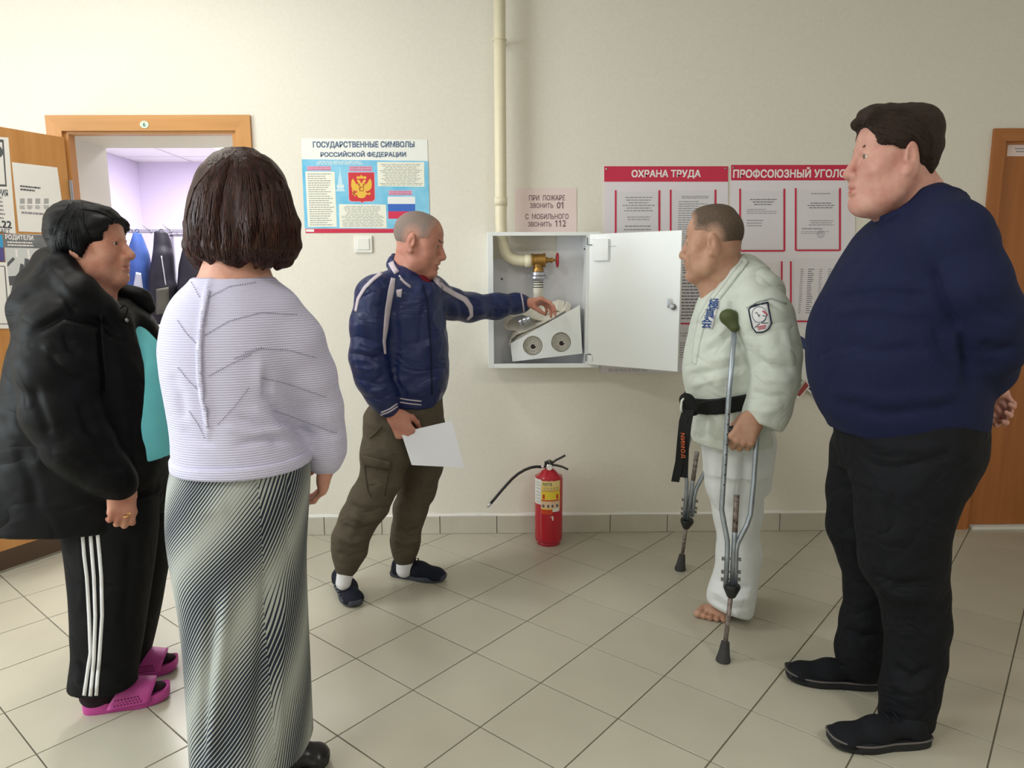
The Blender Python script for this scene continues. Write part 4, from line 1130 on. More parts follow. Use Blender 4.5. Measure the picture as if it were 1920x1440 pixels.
# ------------------------------------------------------------------ heads and hands
SKIN = {}
def skin(name, rgb, rgb2):
    return mat('skin_' + name, rgb, .5, noise=.25, nscale=26, rgb2=rgb2, sss=.15, bump=.12, bscale=220, spec=.3)
def head_sdf(S, X, fat=0.0, nose=1.0, jaw=1.0, neck=None, mouth_open=0.0, ear=1.0, brow=1.0):
    """a head of about 23 cm; local x = person's left, y = forward, z = up; origin between the ears"""
    a = lambda pr, k=.02, op='u': S.add(pr, k, op, X)
    a(el((0, -.014, .040), (.0735, .094, .078)))
    a(el((0, .036, .040), (.064, .052, .056)), .03)
    a(el((0, .030, -.030), (.060 + fat * .5, .058, .078)), .03)
    for s in (-1, 1):
        a(rc((s * .056, -.006, -.035), (s * .050 * jaw, .010, -.072), .020, .018), .03)
        a(rc((s * .050 * jaw, .012, -.072), (s * .014, .068, -.100), .017 + fat * .3, .016 + fat * .3), .028)
        a(el((s * .040, .058, -.022), (.026 + fat, .026 + fat * .5, .024 + fat)), .022)
        a(el((s * .043, .035, -.062), (.020 + fat, .030, .026 + fat)), .03)
        a(rc((s * .012, .083, .022), (s * .044, .068, .022), .0095 * brow, .0085 * brow), .014)
        a(el((s * .056, .044, .002), (.014, .022, .016)), .02)
    a(el((0, .082, -.094), (.020, .015, .015)), .02)
    a(rc((0, .086, .014), (0, .108 * (1 + .03 * (nose - 1)), -.026), .0085, .0115 * nose), .012)
    a(el((0, .108 + .006 * (nose - 1), -.031), (.0125 * nose, .0125 * nose, .0105 * nose)), .008)
    for s in (-1, 1):
        a(el((s * .0125 * nose, .097, -.034), (.0085, .0105, .0085)), .006)
        a(el((s * .032, .096, .006), (.017, .014, .0105)), .012, 's')
        a(el((s * .031, .0715, .006), (.0150, .0150, .0135)), .004)
        a(rc((s * .018, .0845, .0105), (s * .031, .0875, .0150), .0030), .003); a(rc((s * .031, .0875, .0150), (s * .045, .0785, .0100), .0030, .0026), .003)
        a(rc((s * .019, .083, .001), (s * .031, .0845, -.0035), .0026), .004); a(rc((s * .031, .0845, -.0035), (s * .044, .077, .001), .0026), .004)
        a(el((s * .0318, .0895, .0056), (.0128, .0095, .0046), rot(s * -.12)), .0015, 's')
    a(el((0, .078, -.058), (.030, .021, .026)), .02)
    dz = mouth_open
    a(rc((-.018, .090, -.0575), (.018, .090, -.0575), .0065, .0065), .006); a(el((0, .0955, -.0555), (.010, .006, .0055)), .006)
    a(rc((-.016, .089, -.0695 - dz), (.016, .089, -.0695 - dz), .0075, .0075), .006)
    a(rc((-.022, .096, -.0632 - dz / 2), (.022, .096, -.0632 - dz / 2), .0022 + dz * .5), .004, 's')
    a(el((0, .096, -.082), (.016, .006, .004)), .008, 's')
    for s in (-1, 1):
        E = rot(s * -.25, .0, s * .05) @ rot(0, -.22, 0)
        Xe = (s * .0765, -.012, -.002)
        a(el(Xe, (.0085 * ear, .0185 * ear, .0335 * ear), E), .010)
        a(el((s * .0905, -.005, .006), (.0095, .0105, .020), E), .004, 's')
        a(el((s * .078, -.003, -.031), (.006, .0085, .0085)), .006)
        a(el((s * .079, .0045, -.004), (.0045, .004, .007)), .004)
def eyes(X, body, iris=(92, 78, 62), nm='eye'):
    for s in (-1, 1):
        c = np.array([s * .0312, .0745, .0062])
        V = []; b = MB()
        b.lathe([(.0122 * math.sin(t), -.0122 * math.cos(t)) for t in np.linspace(.05, math.pi - .05, 14)], X.out(c), X.R @ np.array([0, 1.0, 0]), 18)
        e = b.build(nm, mat('eye_white', (198, 188, 180), .15), body, True)
        g = MB(); g.lathe([(.0066, 0), (.0058, .0013), (.0001, .0019)], X.out(c + np.array([0, .0109, 0])), X.R @ np.array([0, 1.0, 0]), 16)
        g.build('iris', mat('iris_%d' % iris[0], iris, .2), e, True)
        g = MB(); g.lathe([(.0026, 0), (.0001, .0006)], X.out(c + np.array([0, .0125, 0])), X.R @ np.array([0, 1.0, 0]), 12)
        g.build('pupil', mat('pupil_black', (12, 12, 12), .15), e, True)
def brows(X, body, m, w=.0045, z=.0235):
    for s in (-1, 1):
        b = Sdf(.0022)
        b.add(rc((s * .011, .0915, z), (s * .030, .0840, z + .005), w, w), .004, xf=X); b.add(rc((s * .030, .0840, z + .005), (s * .049, .0695, z), w, w * .6), .004, xf=X)
        sobj('eyebrow', b.mesh(), m, body)
def lips(X, body, m, dz=0.0):
    b = Sdf(.002)
    b.add(rc((-.019, .0905, -.0585), (.019, .0905, -.0585), .0056, .0056), .003, xf=X); b.add(el((0, .0975, -.0565), (.009, .0052, .0042)), .005, xf=X)
    b.add(rc((-.017, .0905, -.0685 - dz), (.017, .0905, -.0685 - dz), .0058, .0058), .003, xf=X); b.add(el((0, .095, -.0690 - dz), (.012, .0050, .0052)), .005, xf=X)
    b.add(rc((-.023, .100, -.0632 - dz / 2), (.023, .100, -.0632 - dz / 2), .0022 + dz * .4), .002, 's', X)
    sobj('lips', b.mesh(), m, body)
def hand_sdf(S, X, side, curl, spread=.06, thumb=(.5, .3), k=.006, thumb_in=0.0):
    """a hand in a frame: x towards the thumb for side=+1, y to the fingertips, z out of the back of the hand; origin at the wrist"""
    a = lambda pr, kk=.008, op='u': S.add(pr, kk, op, X)
    a(rc((0, -.03, 0), (0, .012, 0), .026, .027, ((0, 0, 1), .72)), .01)
    bx = [.030, .010, -.010, -.029]; by = [.088, .092, .088, .080]
    for i in range(4): a(rc((side * bx[i] * .55, .014, 0), (side * bx[i], by[i] - .004, .002), .0165, .0125, ((0, 0, 1), .92)), .014)
    a(el((side * .022, .034, -.010), (.020, .030, .015)), .015); a(el((side * -.022, .036, -.008), (.015, .034, .013)), .015)
    Ls = [(.044, .026, .022), (.049, .030, .023), (.045, .028, .023), (.035, .021, .020)]; rr = [.0092, .0095, .0090, .0080]
    for i in range(4):
        p = np.array([side * bx[i], by[i], .002]); sp = side * spread * (1.5 - i) / 1.5; ang = 0.0
        c = curl[i] if not np.isscalar(curl[i]) else (curl[i], curl[i] * 1.1, curl[i] * .7)
        r = rr[i]
        for j in range(3):
            ang += c[j]
            d = np.array([math.sin(sp) * math.cos(ang * .9), math.cos(sp) * math.cos(ang), -math.sin(ang)])
            q = p + nrm(d) * Ls[i][j]; r2 = r * .90
            a(rc(p, q, r, r2), k if j else .010); a(el(p, (r * 1.06,) * 3), .004)
            p, r = q, r2
    p = np.array([side * .022, .018, -.006]); t0, t1 = thumb
    d1 = nrm((side * math.sin(t0 + .25), math.cos(t0 + .25), -.35 - thumb_in)); q = p + d1 * .040
    a(rc(p, q, .0165, .0120), .012)
    d2 = nrm((side * math.sin(t0 - t1), math.cos(t0 - t1), -.25 - thumb_in)); q2 = q + d2 * .030; a(rc(q, q2, .0115, .0102), .006)
    d3 = nrm((side * math.sin(t0 - 2 * t1), math.cos(t0 - 2 * t1), -.20 - thumb_in)); q3 = q2 + d3 * .024; a(rc(q2, q3, .0102, .0080), .005)
def frame3(y, z):
    """rotation with given y axis (fingers) and z axis (back of hand)"""
    y = nrm(y); z = np.array(z, float); z = nrm(z - y * (z @ y)); x = np.cross(y, z)
    return np.stack([x, y, z], 1)
def joinvq(*vqs):
    V = []; Q = []; n = 0
    for v, q in vqs: V.append(v); Q.append(np.asarray(q) + n); n += len(v)
    return np.concatenate(V), np.concatenate(Q)
def cloth(name, rgb, rough=.8, bump=.25, bscale=600, noise=.06, nscale=30, sheen=.0, spec=.25, **kw):
    return mat(name, rgb, rough, bump=bump, bscale=bscale, noise=noise, nscale=nscale, sheen=sheen, spec=spec, **kw)
# ------------------------------------------------------------------ shared builders for people
def hair_cap(h, X, thick, face_c, face_r, pl_pt, pl_n, extra=(), kf=.012):
    s = Sdf(h)
    s.add(el((0, -.014, .040), (.0735 + thick, .094 + thick, .078 + thick)), .02, xf=X)
    s.add(el((0, .036, .040), (.064 + thick, .052 + thick, .056 + thick)), .03, xf=X)
    for pr, k in extra: s.add(pr, k, 'u', X)
    def rag(pr, amp, fq):             # a slightly ragged hairline
        f0 = pr[0]; return (lambda p: f0(p) + amp * vnoise(p.reshape(-1, 3) * fq, 3).reshape(p.shape[:-1]).astype(np.float32)), pr[1], pr[2]
    s.add(rag(el(face_c, face_r), .0045, 120), kf, 's', X)
    s.add(rag(half(pl_pt, pl_n), .004, 120), .01, 'i', X)
    if thick < .012:
        for q in (-1, 1): s.add(el((q * .080, -.010, .002), (.014, .021, .036)), .006, 's', X)
    return s
def stubble(name, hair, skin_rgb, rough=.7):
    """short hair that thins out into skin where the attribute 'fade' falls to 0"""
    m = mat(name, hair, rough, bump=.5, bscale=900); nt = m.node_tree; bs = nt.nodes['Principled BSDF']
    at = nt.nodes.new('ShaderNodeAttribute'); at.attribute_name = 'fade'; tc = nt.nodes.new('ShaderNodeTexCoord')
    n = nt.nodes.new('ShaderNodeTexNoise'); n.inputs['Scale'].default_value = 260; nt.links.new(tc.outputs['Object'], n.inputs['Vector'])
    ad = nt.nodes.new('ShaderNodeMath'); ad.operation = 'MULTIPLY_ADD'; ad.inputs[1].default_value = .8; ad.inputs[2].default_value = -.4; nt.links.new(n.outputs['Fac'], ad.inputs[0])
    s = nt.nodes.new('ShaderNodeMath'); s.use_clamp = True; nt.links.new(at.outputs['Fac'], s.inputs[0]); nt.links.new(ad.outputs[0], s.inputs[1])
    mx = nt.nodes.new('ShaderNodeMix'); mx.data_type = 'RGBA'; nt.links.new(s.outputs[0], mx.inputs[0]); mx.inputs[6].default_value = (*lin(skin_rgb), 1); mx.inputs[7].default_value = (*lin(hair), 1)
    nt.links.new(mx.outputs[2], bs.inputs['Base Color']); return m
def fade(o, S, width):
    V = np.array([v.co[:] for v in o.data.vertices]) + np.array(root_loc(o)); d = np.full(len(V), 1.0)
    for f, lo, hi, k, op in S.pr:
        if op != 'u': g = f(V.astype(np.float32)); d = np.minimum(d, g if op == 's' else -g)
    a = o.data.attributes.new('fade', 'FLOAT', 'POINT'); a.data.foreach_set('value', np.clip(d / width, 0, 1).astype(np.float32))
    return o
def outline(L, W, n=40, heel=.78, toe=1.0, bend=0.0):
    """sole outline in foot frame: y from heel 0 to toe L"""
    p = []
    for i in range(n):
        t = 2 * math.pi * i / n; y = L / 2 - L / 2 * math.cos(t); s = math.sin(t); u = y / L
        w = W / 2 * (heel + (1 - heel) * min(1, max(0, (u - .25) / .4))) * (1 - .14 * math.exp(-((u - .42) / .14) ** 2))
        sgn = 1 if s > 0 else -1
        p.append((sgn * w * abs(s) ** .55 + bend * math.sin(u * math.pi), y))
    return p
def foot_frame(heel, toe):
    heel = np.array([heel[0], heel[1], 0.0]); toe = np.array([toe[0], toe[1], 0.0]); y = nrm(toe - heel); x = np.cross(y, (0, 0, 1))
    return Xf(heel, np.stack([x, y, np.array([0, 0, 1.0])], 1)), np.linalg.norm(toe - heel)
def shoe(parent, heel, toe, W, m_up, m_sole, top=.085, sole=.022, name='shoe', rim=None, tall=1.0):
    X, L = foot_frame(heel, toe); k = L / .28
    s = Sdf(.004)
    s.add(rc((0, .040 * k, .030), (0, .045 * k, top - .02), .033, .031, None), .02, xf=X)
    s.add(rc((0, .06 * k, .050 * tall), (0, .15 * k, .040 * tall), .034, .033, ((1, 0, 0), 1.08)), .03, xf=X)
    s.add(rc((0, .15 * k, .036), (0, .225 * k, .028), .036, .032, ((1, 0, 0), W / .088)), .03, xf=X)
    s.add(el((0, .235 * k, .024), (W * .47, .044 * k, .027)), .02, xf=X)
    s.add(half((0, 0, sole * .6), (0, 0, -1)), .0, 'i', X)
    o = sobj(name, s.mesh(), m_up, parent)
    b = MB(); pl = outline(L, W); n = len(pl)
    for z, g in ((0, .94), (.004, 1.0), (sole * .75, 1.02), (sole, .97)):
        pass
    rings = [(0.0, .95), (.005, 1.0), (sole * .7, 1.03), (sole, .98)]
    V = []; F = []
    for z, g in rings:
        for x, y in pl:
            lift = .012 * max(0, (y / L - .72) / .28) ** 2
            V.append(X.out((x * g, L / 2 + (y - L / 2) * (1 - (1 - g) * .3), z + lift)))
    for i in range(len(rings) - 1):
        for j in range(n): F.append((i * n + j, i * n + (j + 1) % n, (i + 1) * n + (j + 1) % n, (i + 1) * n + j))
    F.append(list(range(n))[::-1]); F.append(list(range(len(V) - n, len(V))))
    so = obj('sole', V, F, m_sole, o); smooth_angle(so, 40)
    if rim is not None:
        V2 = [X.out((x * 1.035, L / 2 + (y - L / 2) * 1.01, sole * .9 + .012 * max(0, (y / L - .72) / .28) ** 2)) for x, y in pl]
        MB().tube(V2 + V2[:1], .0028, 8).build('welt', rim, o, True)
    return o, X, L
def rows(y, dat, b, cor=0.0):
    """[(v, left px, right px)] -> loft rings on the plane y; b = half depth (number or list)"""
    out = []
    for i, (v, l, r) in enumerate(dat):
        p = P((l + r) / 2, v, y); q0 = P(l, v, y); q1 = P(r, v, y)
        bb = b if np.isscalar(b) else b[i]
        a = (q1[0] - q0[0]) / 2; t = ((l + r) / 2 - 960) / F_PX        # depth also widens an outline seen aslant
        out.append((p[0], y, p[2], math.sqrt(max(a * a - cor * (bb * t) ** 2, .3 * a * a)), bb))
    return out
def chainpx(S, pts, y0, k=.03, flat=None):
    """[(u, v, dy, radius)]"""
    p3 = [P(u, v, y0 + d) for u, v, d, r in pts]
    S.chain(p3, [q[3] for q in pts], k, flat); return p3
def cutpx(S, a, b, y, inside, k=.004):
    """cut a sleeve or leg by the plane seen edge-on through pixels a and b, keeping the side of 'inside'"""
    A = P(*a, y); B = P(*b, y); I = P(*inside, y); t = B - A; n = np.cross(t, AX_F); n = n if (I - A) @ n < 0 else -n
    S.add(half(A, n), k, 'i')
def person(y0, u, v, label):
    p = FL(u, v); return thing('person', (p[0], p[1], 0), label, 'person')
def surftext(name, body, S, u0, v0, u1, v1, m, parent, off=.003, bold=.0, skew=0.0):
    last = [None]
    def fr(a, b, c=0.0):
        v = -b; u = a + skew * (v - (v0 + v1) / 2)
        h = S.hit(u, v)
        if h is None: return last[0] if last[0] is not None else np.zeros(3)
        last[0] = h[0] + h[1] * (off + c); return last[0]
    return text(name, body, fr, u0, -v1, u1 - u0, v1 - v0, m, parent, z=0, bold=bold)

def strands(name, S, paths, m, parent, r=.0022, lift=.0005):
    """locks of hair: tapered tubes that follow the hair surface along pixel paths"""
    b = MB()
    for pts in paths:
        q = resample(pts, 14); P3 = []; 
        for u, v in q:
            h = S.hit(u, v)
            if h is not None: P3.append(h[0] + h[1] * lift)
        run = [P3[0]] if P3 else []
        for a in P3[1:]:
            if np.linalg.norm(a - run[-1]) < .06: run.append(a)
        if len(run) < 5: continue
        n = len(run); b.tube(run, [r * (.25 + .75 * math.sin(math.pi * min(.98, max(.05, i / (n - 1))))) for i in range(n)], 5, False)
    return b.build(name, m, parent, True, kind='stuff')

# ================================================================== the man in the blue jacket
M_s3 = skin('ruddy', (200, 146, 128), (184, 122, 106))
M_jk = cloth('nylon_navy_blue', (24, 38, 86), .42, bump=.12, bscale=90, noise=.08, nscale=14, spec=.4, wrk=(7, .028, (1, 1, 1.7)))
M_stp = cloth('trim_pale_lilac', (206, 196, 208), .6)
M_olv = cloth('cotton_olive_brown', (86, 78, 66), .85, noise=.12, nscale=16, wrk=(8, .022, (1, 1, 1.6)))
M_nvd = cloth('ribbing_dark_navy', (20, 26, 52), .8)
y3 = -.64
p3 = person(y3, 700, 1105, 'person in a blue zip jacket reaching into the hose cabinet with a paper in hand')
X3 = Xf(P(785, 457, y3 - .02), rot(math.radians(-98), math.radians(-13), 0), 1.06, (1, .95, 1))
b = Sdf(.0032)
head_sdf(b, X3, mouth_open=.006)
nb = P(766, 518, y3)
b.add(rc(X3.out((0, -.030, -.045)), nb, .055, .066), .03)
b.add(rc(nb, P(775, 560, y3), .07, .09), .04)
HD3 = b.mesh()
core = Sdf(.012); core.add(loft(rows(y3, [(540, 725, 815), (600, 715, 822), (700, 718, 822), (760, 720, 815)], .11)), .03)
core.chain([P(702, 560, y3 - .11), P(694, 685, y3 - .16), P(733, 775, y3 - .16)], [.045, .038, .028]); core.chain([P(800, 545, y3 + .08), P(890, 575, y3 + .24), P(985, 568, y3 + .42)], [.045, .038, .028])
core.chain([P(735, 790, y3 - .06), P(690, 950, y3 - .11), P(648, 1075, y3 - .12)], [.07, .05, .035]); core.chain([P(785, 800, y3 + .05), P(772, 930, y3 + .08), P(757, 1030, y3 + .085)], [.07, .05, .03])
hr = Sdf(.0028); wr = P(738, 776, y3 - .16)
hand_sdf(hr, Xf(wr, frame3((.50, -.05, -.86), (-.30, -.93, .1)), 1.1), -1, [(1.0, 1.2, .8), (1.0, 1.3, .8), (1.0, 1.3, .9), (1.0, 1.3, .9)], thumb=(.35, .35), thumb_in=.3)
hl = Sdf(.0028); wl_ = P(984, 569, y3 + .42)
hand_sdf(hl, Xf(wl_, frame3((1, -.10, .14), (-.2, .35, 1)), .96), 1, [(.6, .4, .2), (.75, .45, .25), (.85, .55, .3), (.9, .7, .4)], thumb=(-.1, .1), thumb_in=.6, spread=.02)
bodyV = joinvq(HD3, core.mesh(), hr.mesh(), hl.mesh())
body3 = sobj('body', bodyV, M_s3, p3)
eyes(X3, body3, (96, 88, 76)); M_gb = mat('hair_grey_brown', (112, 92, 80), .8, bump=.5, bscale=700, noise=.3, nscale=90)
brows(X3, body3, M_gb, .0052); lips(X3, body3, mat('lips_brownish', (178, 98, 90), .45), .006)
hc = hair_cap(.003, X3, .0016, (0, .100, -.012), (.095, .066, .112), (0, -.050, -.045), (0, .35, -.94))
hc.add(el((.0, .03, -.03), (.12, .055, .045)), .02, 's', X3)
fade(sobj('hair', hc.mesh(), stubble('hair_grey_stubble', (132, 118, 112), (196, 146, 130)), p3), hc, .035)
# sweatshirt seen in the collar
s = Sdf(.006); s.add(rc(P(784, 528, y3 - .03), P(790, 560, y3 - .04), .050, .07), .02); sobj('undershirt', s.mesh(), cloth('knit_maroon', (122, 26, 46), .9), p3)
# jacket
j = Sdf(.0065)
j.add(loft(rows(y3, [(530, 724, 812), (538, 710, 822), (550, 702, 828), (580, 697, 834), (640, 698, 839), (700, 702, 843), (732, 708, 838), (744, 712, 830), (758, 714, 828)], [.09, .12, .14, .15, .15, .15, .145, .135, .13]), 2.2), .02)
j.add(rc(P(708, 545, y3 - .12), P(760, 528, y3 - .05), .062, .06), .05); j.add(rc(P(760, 525, y3 - .02), P(812, 546, y3 + .08), .055, .062), .05)
chainpx(j, [(698, 553, -.13, .068), (692, 610, -.155, .070), (690, 670, -.165, .068), (697, 706, -.17, .062), (716, 742, -.17, .054), (729, 764, -.165, .043)], y3, .035)
chainpx(j, [(808, 551, .08, .068), (845, 570, .17, .064), (880, 577, .24, .062), (930, 574, .34, .056), (968, 569, .40, .043), (981, 569, .42, .041)], y3, .035)
col = []
for t in np.linspace(0, 2 * math.pi, 15):
    col.append(P(777 + 43 * math.cos(t), 508 + 23 * math.cos(t) + 17 * math.sin(t), y3 - .01 - .088 * math.sin(t)))
for i in range(14): j.add(rc(col[i], col[i + 1], .011, .011), .01); j.add(rc(col[i] - np.array([0, 0, .024]), col[i + 1] - np.array([0, 0, .024]), .018, .018), .015)
JV = j.mesh()
JV = (folds(*JV, lines=[([(668, 640), (700, 652), (722, 644)], .007, 6), ([(664, 664), (700, 672), (724, 662)], -.007, 5), ([(662, 690), (696, 694), (720, 682)], .008, 6), ([(668, 712), (700, 716), (724, 702)], -.008, 5), ([(690, 735), (712, 732), (728, 722)], .007, 5), ([(700, 748), (720, 746), (738, 738)], -.006, 4),
    ([(672, 570), (690, 600), (694, 640)], -.005, 8), ([(846, 548), (862, 565), (868, 598)], -.006, 6), ([(880, 552), (900, 566), (905, 595)], .006, 7), ([(920, 552), (932, 570), (930, 592)], -.006, 6), ([(945, 552), (955, 568), (952, 590)], .005, 5), ([(890, 590), (930, 575), (960, 560)], .004, 6),
    ([(735, 560), (745, 640), (738, 720)], -.006, 8), ([(828, 620), (800, 660), (770, 680)], .004, 9), ([(838, 660), (806, 700), (770, 716)], -.005, 8), ([(836, 700), (800, 728), (760, 734)], .006, 8), ([(800, 560), (790, 600), (786, 660)], -.004, 6), ([(742, 700), (770, 738), (800, 742)], .005, 7)],
    noise=[(.0032, (9, 9, 14)), (.0016, (28, 28, 34))], seed=3), JV[1])
jack = sobj('jacket', JV, M_jk, p3)
SJ = Surf(JV)
strip('sleeve_stripe', SJ, [(737, 522), (733, 545), (727, 580), (723, 615), (720, 640), (722, 664)], [8, 11, 10, 8, 5, 3], M_stp, jack, off=.001)
strip('sleeve_stripe', SJ, [(812, 520), (832, 540), (852, 552), (872, 562), (882, 576), (884, 592), (876, 599)], [8, 9, 9, 10, 9, 6, 4], M_stp, jack, off=.001)
strip('sleeve_stripe', SJ, [(716, 512), (700, 524), (684, 540), (672, 560), (667, 584)], [6, 6, 6, 5, 4], M_stp, jack, off=.001)
strip('collar_stripe', SJ, [(733, 492), (738, 503), (744, 512)], 10, M_stp, jack, off=.001)
strip('collar_piping', SJ, [(748, 517), (758, 528), (770, 537)], 2.2, M_stp, jack, off=.001); strip('collar_piping', SJ, [(750, 523), (760, 533), (770, 540)], 1.6, M_stp, jack, off=.001)
for v_ in (0, 7): strip('hem_piping', SJ, [(750, 747 + v_), (770, 750 + v_), (790, 752 + v_)], 1.8, M_stp, jack, off=.001)
for o_ in (0, 5): strip('cuff_piping', SJ, [(714 + o_ * .2, 778 - o_), (730, 772 - o_), (745 - o_ * .2, 762 - o_)], 2.0, M_stp, jack, off=.001)
strip('cuff_piping', SJ, [(977, 551), (980, 566), (982, 584)], 2.0, M_stp, jack, off=.001); 
strip('zip', SJ, [(792, 535), (800, 560), (804, 600), (808, 660), (810, 740)], 2.5, M_nvd, jack, off=.0005)
lay('logo_patch', SJ, [(743, 544), (744, 556)], [(754, 542), (752, 558)], M_stp, jack, off=.001)
# trousers
t = Sdf(.0068)
t.add(loft(rows(y3, [(745, 702, 830), (775, 684, 833), (810, 681, 833), (850, 690, 830)], .13), 2.2), .03)
chainpx(t, [(733, 800, -.06, .112), (725, 850, -.08, .100), (714, 900, -.10, .080), (693, 940, -.115, .083), (671, 976, -.12, .074), (657, 1010, -.12, .071), (655, 1034, -.12, .066), (651, 1052, -.12, .046), (650, 1064, -.12, .041)], y3, .03)
chainpx(t, [(785, 810, .03, .108), (793, 870, .06, .084), (783, 915, .08, .081), (769, 955, .085, .071), (762, 990, .085, .062), (760, 1014, .085, .061), (759, 1030, .085, .049), (759, 1044, .085, .046)], y3, .03)
TV = t.mesh()
TV = (folds(*TV, lines=[([(655, 945), (690, 960), (730, 948)], -.010, 6), ([(650, 965), (685, 978), (715, 968)], .010, 6), ([(640, 985), (670, 995), (700, 985)], -.009, 5), ([(630, 1005), (660, 1018), (690, 1006)], .009, 6), ([(628, 1035), (655, 1045), (685, 1035)], -.010, 5),
    ([(690, 830), (684, 870), (690, 920)], .005, 8), ([(720, 780), (712, 830), (724, 880)], -.005, 9), ([(745, 930), (775, 945), (812, 930)], -.007, 6), ([(738, 990), (762, 1000), (788, 990)], -.008, 5), ([(736, 1012), (760, 1020), (786, 1010)], .009, 5), ([(752, 940), (748, 975), (742, 1005)], .006, 6), ([(770, 790), (800, 830), (820, 860)], -.004, 8), ([(660, 925), (672, 970), (650, 1020)], .006, 7)],
    noise=[(.003, (10, 10, 14)), (.002, (26, 26, 34))], seed=9), TV[1])
trs = sobj('trousers', TV, M_olv, p3); ST = Surf(TV)
lay('pocket_flap', ST, [(679, 852), (733, 866)], [(684, 872), (731, 880)], M_olv, trs, off=.004, thick=.004)
strip('pocket_seam', ST, [(684, 874), (690, 920), (696, 932)], 1.6, mat('seam_dark', (58, 52, 44), .9), trs, off=.0008); strip('pocket_seam', ST, [(730, 880), (722, 930)], 1.6, MATS['seam_dark'], trs, off=.0008); strip('slant_pocket', ST, [(716, 800), (704, 812), (694, 822)], 2.5, M_olv, trs, off=.003, thick=.003)
M_sock = cloth('sock_white', (226, 226, 230), .9); M_shk = cloth('shoe_knit_navy', (22, 26, 40), .8); M_sol = mat('sole_grey_blue', (62, 66, 78), .7)
s = Sdf(.005); s.add(rc(P(650, 1060, y3 - .12), P(644, 1092, y3 - .13), .036, .032), .02); sobj('sock', s.mesh(), M_sock, p3)
s = Sdf(.005); s.add(rc(P(760, 1038, y3 + .085), P(758, 1068, y3 + .08), .040, .036), .02); sobj('sock', s.mesh(), M_sock, p3)
sh1, Xs, Ls = shoe(p3, FL(634, 1092), FL(669, 1141), .094, M_shk, M_sol, top=.072)
SS = Surf((np.array([v.co[:] for v in sh1.data.vertices]) + np.array(root_loc(p3)), [list(q.vertices) for q in sh1.data.polygons]))
lay('tongue_mark', SS, [(650, 1084), (651, 1092)], [(658, 1083), (659, 1091)], M_stp, sh1, off=.001)
for k in range(6): lay('side_print', SS, [(627 + k * 2.6, 1095 + k * 6), (628 + k * 2.6, 1099 + k * 6)], [(630 + k * 2.6, 1094 + k * 6), (631 + k * 2.6, 1098 + k * 6)], mat('print_grey', (84, 88, 100), .8), sh1, off=.001)
sh2, Xs, Ls = shoe(p3, FL(733, 1077), FL(836, 1090), .094, M_shk, M_sol, top=.072)
MB().tube([P(778, 1056, y3 + .06), P(779, 1047, y3 + .06), P(784, 1047, y3 + .055), P(786, 1056, y3 + .05)], .003, 8).build('pull_loop', M_shk, sh2, True)
# sheet of paper in his right hand
ps = thing('paper_sheet', P(800, 872, y3 - .14), 'blank white paper sheet held in the lowered hand of the person reaching out', 'paper sheet')
V = []; F = []; n = 10
for i in range(n + 1):
    for k in range(n + 1):
        a, c = i / n, k / n
        u = (1 - a) * (1 - c) * 752 + a * (1 - c) * 847 + a * c * 871 + (1 - a) * c * 772; v = (1 - a) * (1 - c) * 811 + a * (1 - c) * 789 + a * c * 877 + (1 - a) * c * 872
        V.append(P(u, v, y3 - .175 - .05 * a + .015 * math.sin(a * 2.6) - .04 * c))
for i in range(n):
    for k in range(n): F.append((i * (n + 1) + k, (i + 1) * (n + 1) + k, (i + 1) * (n + 1) + k + 1, i * (n + 1) + k + 1))
m0 = len(V); V2 = V + [v + np.array([0, .0008, 0]) for v in V]; F2 = F + [tuple(m0 + x for x in q[::-1]) for q in F]
obj('sheet', V2, F2, mat('paper_bluish', (234, 236, 246), .6), ps, True)
# ================================================================== the man in the white karate suit on crutches
yk = -.956
M_gi = cloth('cotton_karate_white', (214, 222, 216), .85, bump=.3, bscale=500, noise=.03, nscale=12, wrk=(6, .03, (1, 1, 1.6)))
M_gip = cloth('cotton_trouser_white', (230, 235, 240), .85, bump=.2, bscale=500, noise=.02, nscale=12, wrk=(8, .022, (1, 1, .7)))
M_sk = skin('tanned', (196, 156, 134), (180, 134, 112)); M_belt = cloth('belt_black', (22, 24, 26), .7)
pk_ = person(yk, 1375, 1150, 'barefoot person in a white karate suit with black belt leaning on two crutches')
Xk = Xf(P(1336, 459, yk - .01), rot(math.radians(68), math.radians(-2), 0), 1.11, (1, .89, 1.02))
b = Sdf(.0034)
head_sdf(b, Xk, fat=.002, ear=1.05)
nb = P(1362, 520, yk)
b.add(rc(Xk.out((0, -.032, -.03)), nb, .060, .068), .04); b.add(rc(P(1352, 545, yk), P(1354, 620, yk), .074, .085), .05); b.add(rc(nb, P(1390, 560, yk), .07, .10), .04)
core = Sdf(.012); core.add(loft(rows(yk, [(560, 1330, 1430), (640, 1315, 1440), (740, 1310, 1430), (830, 1320, 1430)], .13)), .03)
core.chain([P(1435, 570, yk - .12), P(1452, 690, yk - .19), P(1418, 792, yk - .17)], [.05, .045, .030]); core.chain([P(1380, 580, yk + .15), P(1350, 700, yk + .25), P(1310, 790, yk + .27)], [.05, .042, .03])
core.chain([P(1385, 840, yk), P(1386, 960, yk), P(1382, 1130, yk)], [.09, .06, .04])
hl = Sdf(.0028)
hand_sdf(hl, Xf(P(1414, 781, yk - .215), frame3((-.50, -.18, -.84), (-.28, -.93, .24)), 1.12), 1, [1.15, 1.2, 1.2, 1.2], thumb=(.3, .5), thumb_in=.5)
